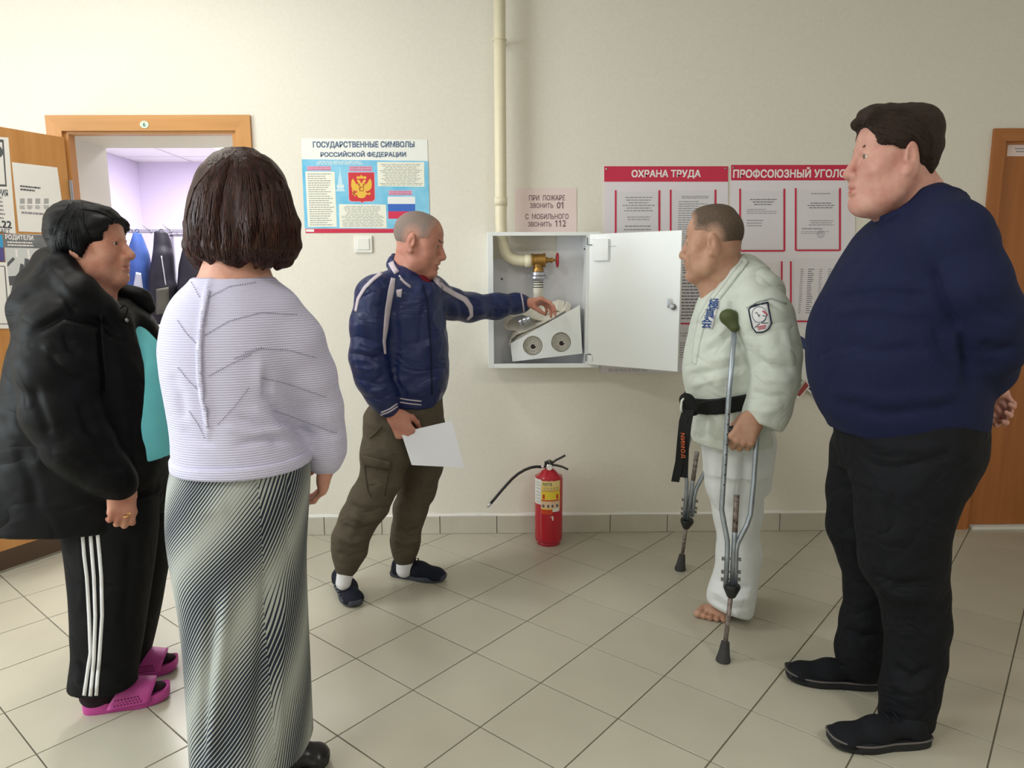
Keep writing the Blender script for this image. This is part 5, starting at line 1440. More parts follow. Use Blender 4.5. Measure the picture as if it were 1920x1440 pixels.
# the bare foot, toes spread towards the camera
T0 = FL(1305, 1153); T1 = FL(1362, 1172); tm = (T0 + T1) / 2; tdir = nrm(T1 - T0)
fd = nrm(np.cross((0, 0, 1), tdir)); fd = fd if fd[1] < 0 else -fd
f = Sdf(.0032); heel = tm - fd * .20 + tdir * .03
f.add(rc(heel + np.array([0, 0, .035]), heel + fd * .05 + np.array([0, 0, .05]), .034, .036), .02); f.add(rc(heel + fd * .05 + np.array([0, 0, .06]), heel + np.array([0, 0, .13]), .036, .04), .03)
for q in (-1, 0, 1): f.add(rc(heel + fd * .06 + tdir * q * .012 + np.array([0, 0, .042]), tm - fd * .03 + tdir * q * .032 + np.array([0, 0, .020]), .030, .019), .025)
for i in range(5):
    s_ = -.048 + i * .0235; big = i == 0
    base = tm + tdir * s_ - fd * (.040 if not big else .036); tip = tm + tdir * (s_ * 1.02) + fd * ((.012, .010, .006, -.002, -.014)[i])
    r_ = (.0155, .0112, .0108, .0105, .0105)[i]
    f.add(rc(base + np.array([0, 0, r_ + .008]), tip + np.array([0, 0, r_]), r_ * .95, r_), .005); f.add(el(tip + np.array([0, 0, r_]), (r_ * 1.08,) * 3), .004)
f.add(half((0, 0, .0008), (0, 0, -1)), .002, 'i')
bodyk = sobj('body', joinvq(b.mesh(), core.mesh(), hl.mesh(), f.mesh()), M_sk, pk_)
eyes(Xk, bodyk, (84, 74, 62)); M_kh = mat('hair_dark_grey', (92, 78, 66), .8, bump=.6, bscale=900, noise=.2, nscale=26, rgb2=(112, 96, 82))
brows(Xk, bodyk, M_kh, .005); lips(Xk, bodyk, mat('lips_pale', (176, 116, 104), .5))
s = Sdf(.003); s.add(rc((-.02, .098, -.0475), (.02, .098, -.0475), .0045), .004, xf=Xk); sobj('moustache', s.mesh(), mat('hair_light_grey', (176, 166, 156), .8, bump=.5, bscale=600), pk_)
hc = hair_cap(.0032, Xk, .0028, (0, .105, .005), (.100, .060, .100), (0, -.06, -.035), (0, .25, -.97), extra=[(el((0, .0, .098), (.05, .072, .026)), .02)])
hc.add(el((0, .035, -.02), (.13, .060, .062)), .025, 's', Xk)
fade(sobj('hair', hc.mesh(), stubble('hair_crew_cut', (84, 70, 58), (192, 152, 130)), pk_), hc, .03)
# jacket
j = Sdf(.0068)
trk = [(508, 1352, 1425), (530, 1334, 1446), (560, 1312, 1458), (600, 1299, 1456), (640, 1291, 1452), (690, 1281, 1450), (722, 1284, 1442), (745, 1291, 1432), (765, 1296, 1434), (800, 1298, 1440), (832, 1300, 1444)]
bk = [.10, .14, .165, .17, .17, .17, .165, .155, .155, .165, .17]
j.add(loft(rows(yk, trk, bk), 2.15), .02)
j.add(rc(P(1432, 548, yk - .12), P(1395, 512, yk - .02), .07, .06), .05); j.add(rc(P(1395, 512, yk), P(1392, 545, yk + .16), .06, .075), .05)
# far sleeve, seen only from other places
j.chain([P(1392, 550, yk + .16), P(1362, 680, yk + .25), P(1318, 770, yk + .27)], [.085, .08, .07], .04)
# neck opening and the open V of the chest
j.add(rc(P(1352, 480, yk), P(1342, 528, yk - .01), .064, .048), .012, 's'); j.add(rc(P(1332, 528, yk - .10), P(1312, 586, yk - .12), .044, .012), .008, 's')
j.add(half(P(1370, 826, yk), (0, 0, -1)), .004, 'i')
JV = j.mesh()
sl = Sdf(.0068)
chainpx(sl, [(1418, 556, -.12, .082), (1432, 600, -.155, .100), (1446, 640, -.18, .088), (1453, 670, -.19, .084), (1452, 715, -.195, .080), (1440, 765, -.185, .076), (1418, 815, -.17, .074)], yk, .03)
cutpx(sl, (1383, 784), (1464, 812), yk - .17, (1450, 700))
SV = sl.mesh()
FL_ = [([(1300, 690), (1340, 676), (1400, 660)], .006, 7), ([(1295, 705), (1340, 695), (1395, 684)], -.006, 6), ([(1292, 725), (1340, 712), (1400, 700)], .005, 6), ([(1320, 650), (1355, 622), (1372, 600)], .006, 6), ([(1312, 668), (1350, 645), (1372, 626)], -.006, 6), ([(1330, 620), (1352, 600), (1364, 585)], -.005, 5),
       ([(1375, 575), (1400, 560), (1450, 556)], -.005, 4), ([(1370, 560), (1374, 590), (1384, 620)], -.012, 6), ([(1330, 775), (1322, 800), (1316, 826)], -.008, 6), ([(1345, 780), (1345, 826)], .007, 6), ([(1360, 776), (1366, 826)], -.007, 6), ([(1310, 780), (1302, 815)], .006, 5)]
JV = (folds(*JV, lines=FL_, noise=[(.003, (9, 9, 12)), (.0012, (26, 26, 30))], seed=21), JV[1])
SV = (folds(*SV, lines=[([(1410, 660), (1440, 690), (1492, 690)], -.008, 8), ([(1412, 690), (1440, 712), (1490, 715)], .006, 8), ([(1408, 735), (1440, 745), (1478, 742)], -.006, 7), ([(1400, 765), (1430, 772), (1470, 770)], .005, 7), ([(1410, 600), (1425, 650), (1420, 700)], -.006, 9), ([(1400, 575), (1440, 566), (1472, 585)], -.006, 3), ([(1470, 610), (1482, 660), (1488, 700)], .005, 8)], noise=[(.003, (9, 9, 12)), (.0012, (26, 26, 30))], seed=23), SV[1])
gi_ = sobj('karate_jacket', joinvq(JV, SV), M_gi, pk_)
SK = Surf(JV); SKS = Surf(SV); SKA = Surf(JV, SV)
lay('lapel', SK, [(1394, 478), (1372, 504), (1348, 536), (1328, 562), (1311, 592), (1302, 640), (1298, 680)], [(1404, 492), (1386, 516), (1364, 544), (1344, 570), (1324, 602), (1312, 648), (1306, 684)], M_gi, gi_, off=.001, thick=.004, nu=4)
strip('lapel_stitching', SK, [(1392, 492), (1376, 512), (1354, 542), (1334, 568), (1317, 598)], 1.0, mat('stitch_grey', (178, 186, 182), .9), gi_, off=.0055, thick=.0006)
strip('shoulder_seam', SKS, [(1400, 578), (1420, 566), (1445, 560), (1474, 570)], 2.2, MATS['stitch_grey'], gi_, off=.001)
# kanji embroidery and its white patch
M_kj = cloth('thread_royal_blue', (40, 72, 138), .7); M_wp = cloth('patch_white', (228, 230, 236), .8)
lay('chest_patch', SK, [(1333, 558), (1316, 612)], [(1350, 562), (1336, 618)], M_wp, gi_, off=.002, thick=.002, nu=4)
for ch, c0 in (('極', (1340, 570)), ('真', (1333, 588)), ('会', (1327, 606))):
    surftext('kanji', ch, SK, c0[0] - 9, c0[1] - 9.5, c0[0] + 9, c0[1] + 9.5, M_kj, gi_, off=.0062, bold=.012, skew=-.15)
# shield badge on the sleeve
M_bn = cloth('thread_navy', (34, 44, 66), .7); M_br = cloth('thread_red', (186, 66, 82), .7)
lay('sleeve_badge', SKS, [(1405, 580), (1407, 600), (1411, 614), (1420, 623)], [(1439.5, 569), (1444, 592), (1447, 605), (1436, 621)], M_wp, gi_, off=.0025, thick=.002, nu=5)
strip('badge_border', SKS, [(1421, 573), (1439, 569.5), (1442, 585), (1446, 606), (1441, 617), (1431, 622.5), (1418, 623), (1411, 614), (1408, 598), (1405, 581), (1410, 576), (1421, 573)], 2.3, M_bn, gi_, off=.0048, thick=.001, nu=2, step=1.5)
strip('badge_ring', SKS, [(1424 + 13.5 * math.cos(t) * .95, 590 + 14 * math.sin(t)) for t in np.linspace(-.2, 5.9, 30)], 1.1, mat('thread_grey', (120, 130, 142), .8), gi_, off=.0048, thick=.001, nu=1, step=1.2)
strip('badge_mark', SKS, [(1430, 584), (1435, 587), (1439, 591)], 2.2, M_br, gi_, off=.0055, thick=.001, nu=1, step=1.2); strip('badge_mark', SKS, [(1417, 588), (1419, 586), (1424, 594), (1425, 590)], 1.1, M_bn, gi_, off=.0052, thick=.001, nu=1, step=1)
strip('badge_mark', SKS, [(1430, 592), (1437, 593), (1434, 600), (1428, 606)], 1.2, M_bn, gi_, off=.0052, thick=.001, nu=1, step=1)
for a_, c_ in (((1416, 614), (1425, 606)), ((1440, 605), (1430, 606))): strip('badge_mark', SKS, [a_, c_], 1.2, M_bn, gi_, off=.0052, thick=.001, nu=1, step=1)
for k in range(3): strip('badge_lettering', SKS, [(1421 + k, 612 + k * 2.6), (1436, 609.5 + k * 2.6)], 1.3, M_br, gi_, off=.0052, thick=.001, nu=1, step=2)
# belt
bt = Sdf(.006); bt.add(loft(rows(yk, trk, [x + .012 for x in bk]), 2.15), 0)
bt.pr = []
A = np.array(rows(yk, trk, bk)); A[:, 3] += .012; A[:, 4] += .012
bt.add(loft([tuple(q) for q in A], 2.15), 0)
u0, u1 = P(1290, 757, yk), P(1430, 728, yk); tn = nrm(np.cross(u1 - u0, (0, 1, 0))); tn = tn if tn[2] > 0 else -tn
bt.add(half(u0 + tn * .030, tn), .002, 'i'); bt.add(half(u0 - tn * .028, -tn), .002, 'i')
BV = bt.mesh()
belt = sobj('belt', BV, M_belt, pk_); SB = Surf(BV)
strip('belt_stitching', SB, [(1300, 757), (1350, 748), (1405, 736)], 1.0, mat('stitch_dark_grey', (58, 60, 62), .9), belt, off=.001, thick=.0006)
yb_ = yk - .13
kb = Sdf(.005); kb.add(rc(P(1290, 752, yb_), P(1302, 768, yb_ - .01), .026, .022, ((0, 1, 0), .7)), .01); kb.add(rc(P(1284, 748, yb_), P(1292, 772, yb_), .020, .020, ((0, 1, 0), .7)), .01); sobj('knot', kb.mesh(), M_belt, belt)
def strap(pts, w, nm, par, m):
    bb = MB(); ribbon3(bb, [P(u, v, yb_ + d) for u, v, d in pts], nrm((.9, -.45, 0)), w * .72, .003); return smooth_angle(bb.build(nm, m, par), 50)
strap([(1288, 765, -.01), (1281, 790, -.03), (1277, 830, -.03), (1274, 865, -.02), (1266, 903, -.01)], .040, 'belt_tail', belt, M_belt)
strap([(1294, 768, -.02), (1288, 800, -.04), (1284, 840, -.03), (1282, 895, -.02)], .040, 'belt_tail', belt, M_belt)
lp = MB(); lp.tube([P(1286, 742, yb_), P(1278, 752, yb_ - .02), P(1277, 768, yb_ - .02), P(1280, 778, yb_)], .004, 8); lp.build('frayed_edge', M_gi, belt, True)
bs = Frame(P(1280, 850, yb_ - .048), nrm((.9, -.45, 0)), (0.05, 0, 1))
bs = Frame(P(1281, 812, yb_ - .052), (0.05, 0, -1), nrm((.9, -.45, 0)))
for k, ch in enumerate('NИМОД'): text('lettering', ch, bs, k * .019, -.008, .014, .014, mat('thread_orange', (196, 92, 44), .7), belt, z=.003, bold=.02)
# trousers: one leg stands, the other is hidden behind it
t = Sdf(.0068)
t.add(loft(rows(yk, [(800, 1318, 1446), (840, 1319, 1448), (880, 1325, 1440)], .13), 2.2), .03)
chainpx(t, [(1383, 840, 0, .120), (1380, 900, 0, .108), (1384, 960, 0, .086), (1385, 1040, 0, .077), (1379, 1090, 0, .079), (1371, 1122, -.01, .084), (1374, 1140, -.01, .076)], yk, .04)
t.add(rc(P(1405, 830, yk + .06), P(1412, 905, yk + .08), .10, .07), .04)
cutpx(t, (1325, 1132), (1415, 1163), yk, (1385, 1000), .02)
TV = t.mesh()
TV = (folds(*TV, lines=[([(1400, 840), (1392, 920), (1388, 1000)], -.008, 9), ([(1420, 850), (1412, 930), (1404, 1010)], .006, 9), ([(1345, 860), (1352, 930), (1362, 1000)], -.005, 8), ([(1340, 1085), (1370, 1105), (1412, 1100)], -.008, 6), ([(1332, 1105), (1370, 1125), (1412, 1122)], .009, 6), ([(1330, 1122), (1370, 1142), (1410, 1140)], -.006, 5)], noise=[(.003, (9, 9, 8))], seed=31), TV[1])
gt = sobj('karate_trousers', TV, M_gip, pk_)
# ------------------------------------------------------------------ crutches
M_at = mat('crutch_aluminium', (172, 182, 194), .38, .75, noise=.2, nscale=25); M_rust = mat('crutch_worn_tube', (84, 60, 56), .55, .3, noise=.5, nscale=70, rgb2=(168, 160, 156)); M_rub = mat('rubber_grey', (58, 58, 60), .8)
M_pad = mat('pad_olive_rubber', (72, 82, 44), .6)
def crutch(label, yv, front, rear, mid, tip, pad, grip):
    q = lambda u, v: P(u, v, yv(v))
    base = q(*tip[1]); t = thing('crutch', (base[0], base[1], 0), label, 'crutch', 'pair of underarm crutches')
    r = .0092
    MB().tube([q(*p) for p in front], r, 12).build('upright', M_at, t, True); MB().tube([q(*p) for p in rear], r, 12).build('upright', M_at, t, True)
    MB().tube([q(*p) for p in mid[:2]], r, 12).build('centre_tube', M_at, t, True)
    MB().tube([q(*mid[0]), q(mid[0][0] + (mid[1][0] - mid[0][0]) * .4, mid[0][1] + (mid[1][1] - mid[0][1]) * .4)], r * 1.06, 12).build('worn_sleeve', M_rust, t, True)
    MB().tube([q(*mid[1]), q(*tip[0])], r * .9, 12).build('lower_tube', M_rust, t, True)
    c = q(*mid[1]); b = MB(); b.lathe([(.028, .012), (.030, .004), (.028, -.004), (.016, -.030), (.013, -.034)], c, nrm(q(*mid[0]) - c), 18); smooth_angle(b.build('collar', M_blk, t))
    a = q(*tip[0]); z = q(*tip[1]); d = nrm(z - a); L = np.linalg.norm(z - a)
    b = MB(); b.lathe([(.014, -.004), (.016, L * .15), (.020, L * .55), (.025, L * .85), (.025, L * .97), (.020, L)], a, d, 20); smooth_angle(b.build('rubber_tip', M_rub, t))
    for f_ in (.25, .6, .8):
        for pl in (front, rear):
            A_, B_ = q(*pl[-2]), q(*pl[-1]); c = A_ + (B_ - A_) * f_
            b = MB(); b.lathe([(.004, -.014), (.004, .012), (.007, .012), (.007, .017)], c, AX_R * (1 if pl is rear else -1), 10); b.build('bolt', M_steel, t)
    for f_ in np.linspace(.15, .9, 8):
        c = q(*front[1]) + (q(*front[2]) - q(*front[1])) * f_
        MB().lathe([(.0026, r - .001), (.0026, r + .0006)], c, (-AX_F), 8).build('adjusting_hole', M_blk, t)
    if grip: MB().tube([q(*grip[0]), q(*grip[1])], .014, 12).build('hand_grip', M_blk, t, True)
    if pad:
        s = Sdf(.006); s.add(rc(pad[0], pad[1], .028, .024, ((0, 0, 1), .8)), .02); s.add(rc(pad[0] + np.array([0, 0, -.01]), q(*front[0]) + np.array([0, 0, .01]), .024, .017), .02); sobj('armpit_pad', s.mesh(), M_pad, t)
    return t
yn = lambda v: float(np.interp(v, [560, 806, 1240], [-1.140, -1.165, -1.262]))
crutch('grey crutch nearer the camera with olive pad under the arm of the karate suit', yn, [(1377, 620), (1366, 750), (1355, 926), (1353, 955), (1356, 972), (1364, 1014), (1364, 1030), (1361, 1100)],
       [(1408, 640), (1423, 790), (1419, 820), (1413.5, 900), (1407, 965), (1400, 985), (1383, 1018), (1380, 1032), (1378.5, 1100)], [(1381.5, 928), (1372, 1102)], [(1360, 1205), (1355.5, 1241)], (P(1366, 592, -1.125), P(1394, 600, -1.09)), ((1364, 806), (1421, 806)))
yf = lambda v: -.492 - (1068 - v) / 460 * .19
crutch('grey crutch farther from the camera set down behind the hanging belt ends', yf, [(1318, 690), (1298, 800), (1282, 866), (1288, 905), (1287, 925), (1283, 972)], [(1345, 700), (1330, 860), (1323, 882), (1306, 915), (1302, 930), (1298, 968)],
       [(1307, 848), (1288, 978)], [(1279, 1042), (1275, 1069)], (P(1332, 640, yf(640)), P(1372, 646, yf(640))), ((1302, 775), (1338, 775)))
# ================================================================== the heavy man in the navy sweater
y5 = -1.55
M_nv = cloth('knit_navy', (22, 29, 62), .85, bump=.5, bscale=330, noise=.10, nscale=220, bdist=.003, wrk=(4, .022, (1, 1, 1.6)))
M_bt = cloth('trousers_black_navy', (10, 12, 19), .8, wrk=(8, .03, (1, 1, 1.3))); M_s5 = skin('fair', (206, 160, 146), (188, 132, 120))
p5 = person(y5, 1620, 1330, 'heavy person in a navy knitted sweater standing with hands behind the back')
X5 = Xf(P(1672, 304, y5 - .02), rot(math.radians(84), math.radians(2), 0), 1.18, (1, .87, 1.0))
b = Sdf(.0034); head_sdf(b, X5, fat=.009, jaw=1.06, ear=1.05)
b.add(el((0, .030, -.090), (.052, .042, .030)), .03, xf=X5)
nb = P(1706, 378, y5); b.add(rc(X5.out((0, -.028, -.04)), nb, .070, .082), .04); b.add(rc(X5.out((0, .02, -.08)), P(1694, 392, y5), .04, .05), .04); b.add(rc(nb, P(1730, 440, y5), .080, .085), .04)
core = Sdf(.013); core.add(loft(rows(y5, [(470, 1640, 1820), (600, 1560, 1830), (760, 1570, 1810)], .15)), .03)
core.chain([P(1780, 470, y5 - .19), P(1862, 640, y5 - .16), P(1842, 735, y5 + .0)], [.06, .05, .033]); core.chain([P(1740, 880, y5 - .08), P(1708, 1085, y5 - .1), P(1706, 1330, y5 - .1)], [.08, .05, .035])
hr = Sdf(.003); hand_sdf(hr, Xf(P(1838, 728, y5 - .01), frame3((.75, .35, -.42), (.35, .85, .4)), 1.05), -1, [.9, 1.0, 1.1, 1.1], thumb=(.3, .3), thumb_in=.3)
body5 = sobj('body', joinvq(b.mesh(), core.mesh(), hr.mesh()), M_s5, p5)
eyes(X5, body5, (104, 100, 92)); M_h5 = mat('hair_dark_brown', (56, 41, 34), .6, spec=.25, bump=1.0, bdist=.006, bscale=60, stretch=(9, 2, 9), noise=.3, nscale=20)
brows(X5, body5, mat('brow_brown', (84, 60, 50), .8), .0042); lips(X5, body5, mat('lips_rose', (178, 106, 100), .5))
hc = hair_cap(.0036, X5, .010, (0, .104, -.022), (.110, .058, .105), (0, -.078, -.052), (0, .22, -.97), extra=[(el((0, .040, .100), (.056, .058, .024), rot(0, .12, 0)), .02), (rc((-.040, .084, .090), (.040, .084, .090), .014), .012), (el((0, -.050, .082), (.066, .060, .044)), .02), (el((0, -.078, .02), (.062, .026, .07)), .02)])
hc.add(el((0, .042, -.022), (.15, .052, .055)), .016, 's', X5); hc.add(el((0, .006, -.062), (.15, .045, .048)), .012, 's', X5)
HV = hc.mesh(); HV = (folds(*HV, noise=[(.002, (30, 60, 60)), (.0012, (80, 120, 120))], seed=5), HV[1])
h5 = sobj('hair', HV, M_h5, p5); SH5 = Surf(HV); rg = random.Random(8)
strands('hair_locks', SH5, [[(1592 + 60 * t + rg.uniform(-6, 6), 236 - 30 * t + rg.uniform(-6, 10)), (1640 + 50 * t, 212 - 6 * t + 60 * g), (1700 + 20 * t, 215 + 70 * g), (1738, 235 + 80 * g), (1750 - rg.uniform(0, 10), 262 + 60 * g)] for t, g in [(rg.random(), rg.random()) for _ in range(90)]], M_h5, h5, .0024)
# sweater
j = Sdf(.0075)
j.add(loft(rows(y5, [(380, 1690, 1790), (400, 1652, 1828), (430, 1614, 1848), (470, 1592, 1850), (520, 1560, 1848), (570, 1532, 1845), (620, 1518, 1845), (670, 1514, 1842), (720, 1519, 1840), (765, 1534, 1840), (790, 1548, 1838), (806, 1562, 1834)], [.09, .16, .20, .215, .22, .225, .23, .23, .225, .215, .205, .195], .5), 2.2), .02)
j.add(rc(P(1785, 440, y5 - .19), P(1740, 395, y5 - .05), .085, .075), .06); j.add(rc(P(1740, 395, y5 + .02), P(1770, 430, y5 + .22), .075, .085), .06)
chainpx(j, [(1782, 452, -.20, .092), (1812, 530, -.215, .092), (1842, 595, -.20, .090), (1856, 645, -.17, .082), (1850, 690, -.10, .070), (1836, 722, -.02, .055)], y5, .035)
j.chain([P(1775, 440, y5 + .22), P(1850, 600, y5 + .24), P(1862, 650, y5 + .18), P(1838, 715, y5 + .02)], [.09, .085, .078, .055], .035)
# ribbed neckline
for i in range(12):
    t0, t1 = 2 * math.pi * i / 12, 2 * math.pi * (i + 1) / 12
    g = lambda t: P(1700 + 49 * math.cos(t), 382 - 27 * math.cos(t) + 9 * math.sin(t), y5 - .095 * math.sin(t))
    j.add(rc(g(t0), g(t1), .011, .011), .014)
JV = j.mesh()
JV = (folds(*JV, lines=[([(1560, 560), (1640, 548), (1740, 556)], -.010, 9), ([(1556, 585), (1640, 576), (1745, 590)], .007, 10), ([(1745, 500), (1762, 560), (1800, 620)], -.016, 9), ([(1800, 620), (1812, 680), (1818, 730)], -.014, 8), ([(1560, 640), (1650, 660), (1780, 650)], -.006, 12), ([(1570, 730), (1660, 752), (1790, 738)], .006, 12), ([(1560, 752), (1660, 778), (1800, 762)], -.006, 10), ([(1720, 640), (1760, 690), (1800, 720)], .008, 10), ([(1750, 610), (1770, 660), (1805, 700)], -.008, 8), ([(1830, 560), (1860, 590), (1900, 600)], -.006, 10), ([(1840, 640), (1870, 660), (1905, 650)], -.008, 9), ([(1660, 430), (1640, 480), (1600, 540)], .005, 14), ([(1730, 420), (1760, 460), (1770, 500)], -.004, 9)],
    noise=[(.004, (7, 7, 10))], seed=41), JV[1])
sw = sobj('sweater', JV, M_nv, p5)
t = Sdf(.0075)
t.add(loft(rows(y5, [(770, 1566, 1832), (800, 1566, 1836), (840, 1568, 1832), (880, 1575, 1805)], .19, .5), 2.2), .03)
chainpx(t, [(1722, 850, -.09, .155), (1702, 910, -.10, .132), (1693, 980, -.11, .114), (1694, 1050, -.11, .108), (1712, 1110, -.10, .086), (1720, 1170, -.10, .080), (1716, 1235, -.10, .074), (1706, 1290, -.11, .070), (1700, 1340, -.11, .074)], y5, .04)
chainpx(t, [(1640, 850, .10, .13), (1622, 920, .12, .108), (1613, 985, .13, .098), (1622, 1035, .13, .078), (1627, 1100, .13, .066), (1620, 1165, .13, .066), (1614, 1215, .13, .072), (1614, 1240, .13, .072)], y5, .03)
t.add(half((0, 0, .035), (0, 0, -1)), .004, 'i')
TV = t.mesh()
TV = (folds(*TV, lines=[([(1630, 1075), (1680, 1100), (1760, 1090)], -.012, 10), ([(1640, 1100), (1690, 1120), (1765, 1115)], .010, 9), ([(1670, 1250), (1710, 1270), (1755, 1250)], -.010, 8), ([(1660, 1275), (1705, 1295), (1752, 1280)], .010, 8), ([(1620, 870), (1690, 880), (1790, 850)], -.006, 10), ([(1625, 830), (1700, 842), (1800, 830)], .005, 10), ([(1585, 1180), (1615, 1195), (1650, 1185)], -.009, 8), ([(1660, 900), (1650, 980), (1660, 1050)], .006, 14)], noise=[(.004, (9, 9, 9))], seed=43), TV[1])
sobj('trousers', TV, M_bt, p5)
M_s5u = cloth('shoe_suede_black', (18, 20, 26), .85); M_s5s = mat('sole_black', (22, 24, 28), .7); M_welt = mat('welt_grey', (98, 92, 92), .7)
sA, XA, LA = shoe(p5, FL(1742, 1392), FL(1553, 1396), .108, M_s5u, M_s5s, top=.10, sole=.030, rim=M_welt, tall=1.15)
sB, XB, LB = shoe(p5, FL(1648, 1290), FL(1472, 1270), .105, M_s5u, M_s5s, top=.10, sole=.030, rim=M_welt, tall=1.15)
for X_, L_, o_ in ((XA, LA, sA), (XB, LB, sB)):
    k = L_ / .28
    lb_ = MB()
    for i in range(4):
        y_ = (.10 + .022 * i) * k; z_ = .098 - .0065 * i
        lb_.tube([X_.out((-.024, y_, z_ - .010)), X_.out((0, y_ + .006, z_)), X_.out((.024, y_, z_ - .010))], .003, 6)
    lb_.build('laces', M_s5u, o_, True)
# ================================================================== the woman in the hooded black jacket
y1 = -1.41
M_bj = cloth('nylon_black', (6, 6.5, 10), .58, bump=.10, bscale=60, noise=.05, nscale=10, spec=.15, wrk=(5, .025, (1, 1, 1.5))); M_s1 = skin('warm', (204, 152, 130), (184, 122, 102))
M_bk = cloth('jersey_black', (8, 9, 12), .85, wrk=(8, .02, (1, 1, .6))); M_tq = cloth('cotton_turquoise', (128, 230, 240), .8, noise=.05, nscale=9)
p1 = person(y1, 225, 1300, 'person with short black hair in a hooded black jacket and pink sandals')
X1 = Xf(P(172, 462, y1), rot(math.radians(-86), math.radians(1), 0), .98)
b = Sdf(.0031); head_sdf(b, X1, fat=.003, nose=1.12, ear=.95)
nb = P(150, 552, y1); b.add(rc(X1.out((0, -.026, -.045)), nb, .050, .060), .035); b.add(rc(X1.out((0, .03, -.085)), P(178, 575, y1), .03, .06), .04); b.add(rc(nb, P(160, 620, y1), .07, .1), .04)
core = Sdf(.013); core.add(loft(rows(y1, [(620, 110, 240), (800, 100, 260), (980, 110, 270)], .12)), .03)
core.chain([P(120, 650, y1 - .2), P(150, 800, y1 - .23), P(226, 912, y1 - .2)], [.05, .042, .026])
hr = Sdf(.0027)
hand_sdf(hr, Xf(P(228, 912, y1 - .20), frame3((-.05, -.05, -1), (.62, -.78, 0)), .92), -1, [.55, .6, .65, .7], thumb=(.25, .15), thumb_in=.5)
body1 = sobj('body', joinvq(b.mesh(), core.mesh(), hr.mesh()), M_s1, p1)
MB().torus(P(239, 966, y1 - .235), (-.1, -.2, 1), .0098, .0014, 20, 6).build('ring', mat('gold', (212, 164, 92), .2, 1), p1, True)
eyes(X1, body1, (70, 60, 52)); M_h1 = mat('hair_black', (9, 9, 12), .5, bump=.5, bscale=50, stretch=(9, 2.5, 5), noise=.2, nscale=30, spec=.16)
brows(X1, body1, mat('brow_dark', (72, 54, 46), .8), .0032, .021); lips(X1, body1, mat('lips_mauve', (172, 96, 96), .45))
hc = hair_cap(.0036, X1, .015, (0, .112, -.028), (.120, .066, .104), (0, -.075, -.075), (0, .10, -.99), extra=[(el((0, -.050, .045), (.084, .066, .082)), .03), (el((0, -.074, -.035), (.064, .034, .055)), .03), (rc((-.05, .070, .066), (.05, .070, .066), .018), .02), (el((0, .095, .058), (.055, .028, .014), rot(0, -.35, 0)), .012)] +
              [(rc((s * .070, -.015, .03), (s * .080, .012, -.030), .026, .012), .02) for s in (-1, 1)] + [(rc((s * .045, .070, .070), (s * .066, .088, .046), .014, .004), .012) for s in (-1, 1)] + [(rc((0, .09, .062), (.01, .128, .050), .012, .003), .01)])
hc.add(el((0, .052, -.050), (.15, .050, .062)), .014, 's', X1)
HV = hc.mesh(); HV = (folds(*HV, noise=[(.005, (22, 22, 30)), (.0022, (50, 50, 90))], seed=6), HV[1])
h1_ = sobj('hair', HV, M_h1, p1); SH1 = Surf(HV); rg = random.Random(9)
pth = [[(150 + rg.uniform(-14, 14), 382 + rg.uniform(-4, 6)), (190 + 10 * g, 388 + 16 * g), (218 + 8 * g, 402 + 20 * g), (240 + rg.uniform(-6, 6), 412 + 26 * g)] for g in [rg.random() for _ in range(40)]]
pth += [[(146 + rg.uniform(-14, 10), 384 + rg.uniform(-4, 6)), (150 + 40 * (g - .5) - 12, 420), (140 + 66 * (g - .5), 460), (146 + 60 * (g - .4), 505 + rg.uniform(-10, 8))] for g in [rg.random() for _ in range(50)]]
pth += [[(140 + rg.uniform(-10, 10), 384 + rg.uniform(-4, 6)), (112 + 20 * g, 405 + 10 * g), (98 + 24 * g, 445), (104 + 26 * g, 485 + rg.uniform(-8, 8))] for g in [rg.random() for _ in range(40)]]
strands('hair_locks', SH1, pth, M_h1, h1_, .0026)
sobj('earring', (lambda s: (s.add(el(P(236, 523, y1 - .02), (.004, .004, .004)), 0), s.mesh())[1])(Sdf(.0022)), mat('gold', (212, 164, 92), .2, 1), p1) if False else None
# turquoise top
s = Sdf(.007); s.add(loft(rows(y1 + .01, [(596, 200, 246), (612, 196, 268), (645, 190, 294), (690, 182, 311), (740, 174, 320), (800, 170, 326), (838, 170, 328), (852, 172, 326)], [.03, .05, .10, .14, .15, .15, .15, .15])), .02)
SV = s.mesh(); SV = (folds(*SV, noise=[(.005, (12, 12, 6))], seed=51), SV[1]); sobj('top', SV, M_tq, p1)
# jacket
j = Sdf(.0075)
j.add(loft(rows(y1 - .01, [(565, 105, 215), (590, 72, 262), (630, 56, 280), (690, 42, 296), (750, 26, 301), (810, 10, 304), (870, 0, 308), (930, -6, 311), (982, -4, 313)], [.13, .19, .21, .215, .22, .225, .23, .235, .235]), 2.3), .02)
chainpx(j, [(112, 622, -.19, .095), (108, 690, -.215, .100), (118, 770, -.225, .096), (150, 835, -.225, .086), (196, 885, -.21, .064), (222, 906, -.20, .052)], y1, .025)
j.chain([P(120, 625, y1 + .19), P(130, 760, y1 + .22), P(190, 880, y1 + .2)], [.095, .09, .06], .03)
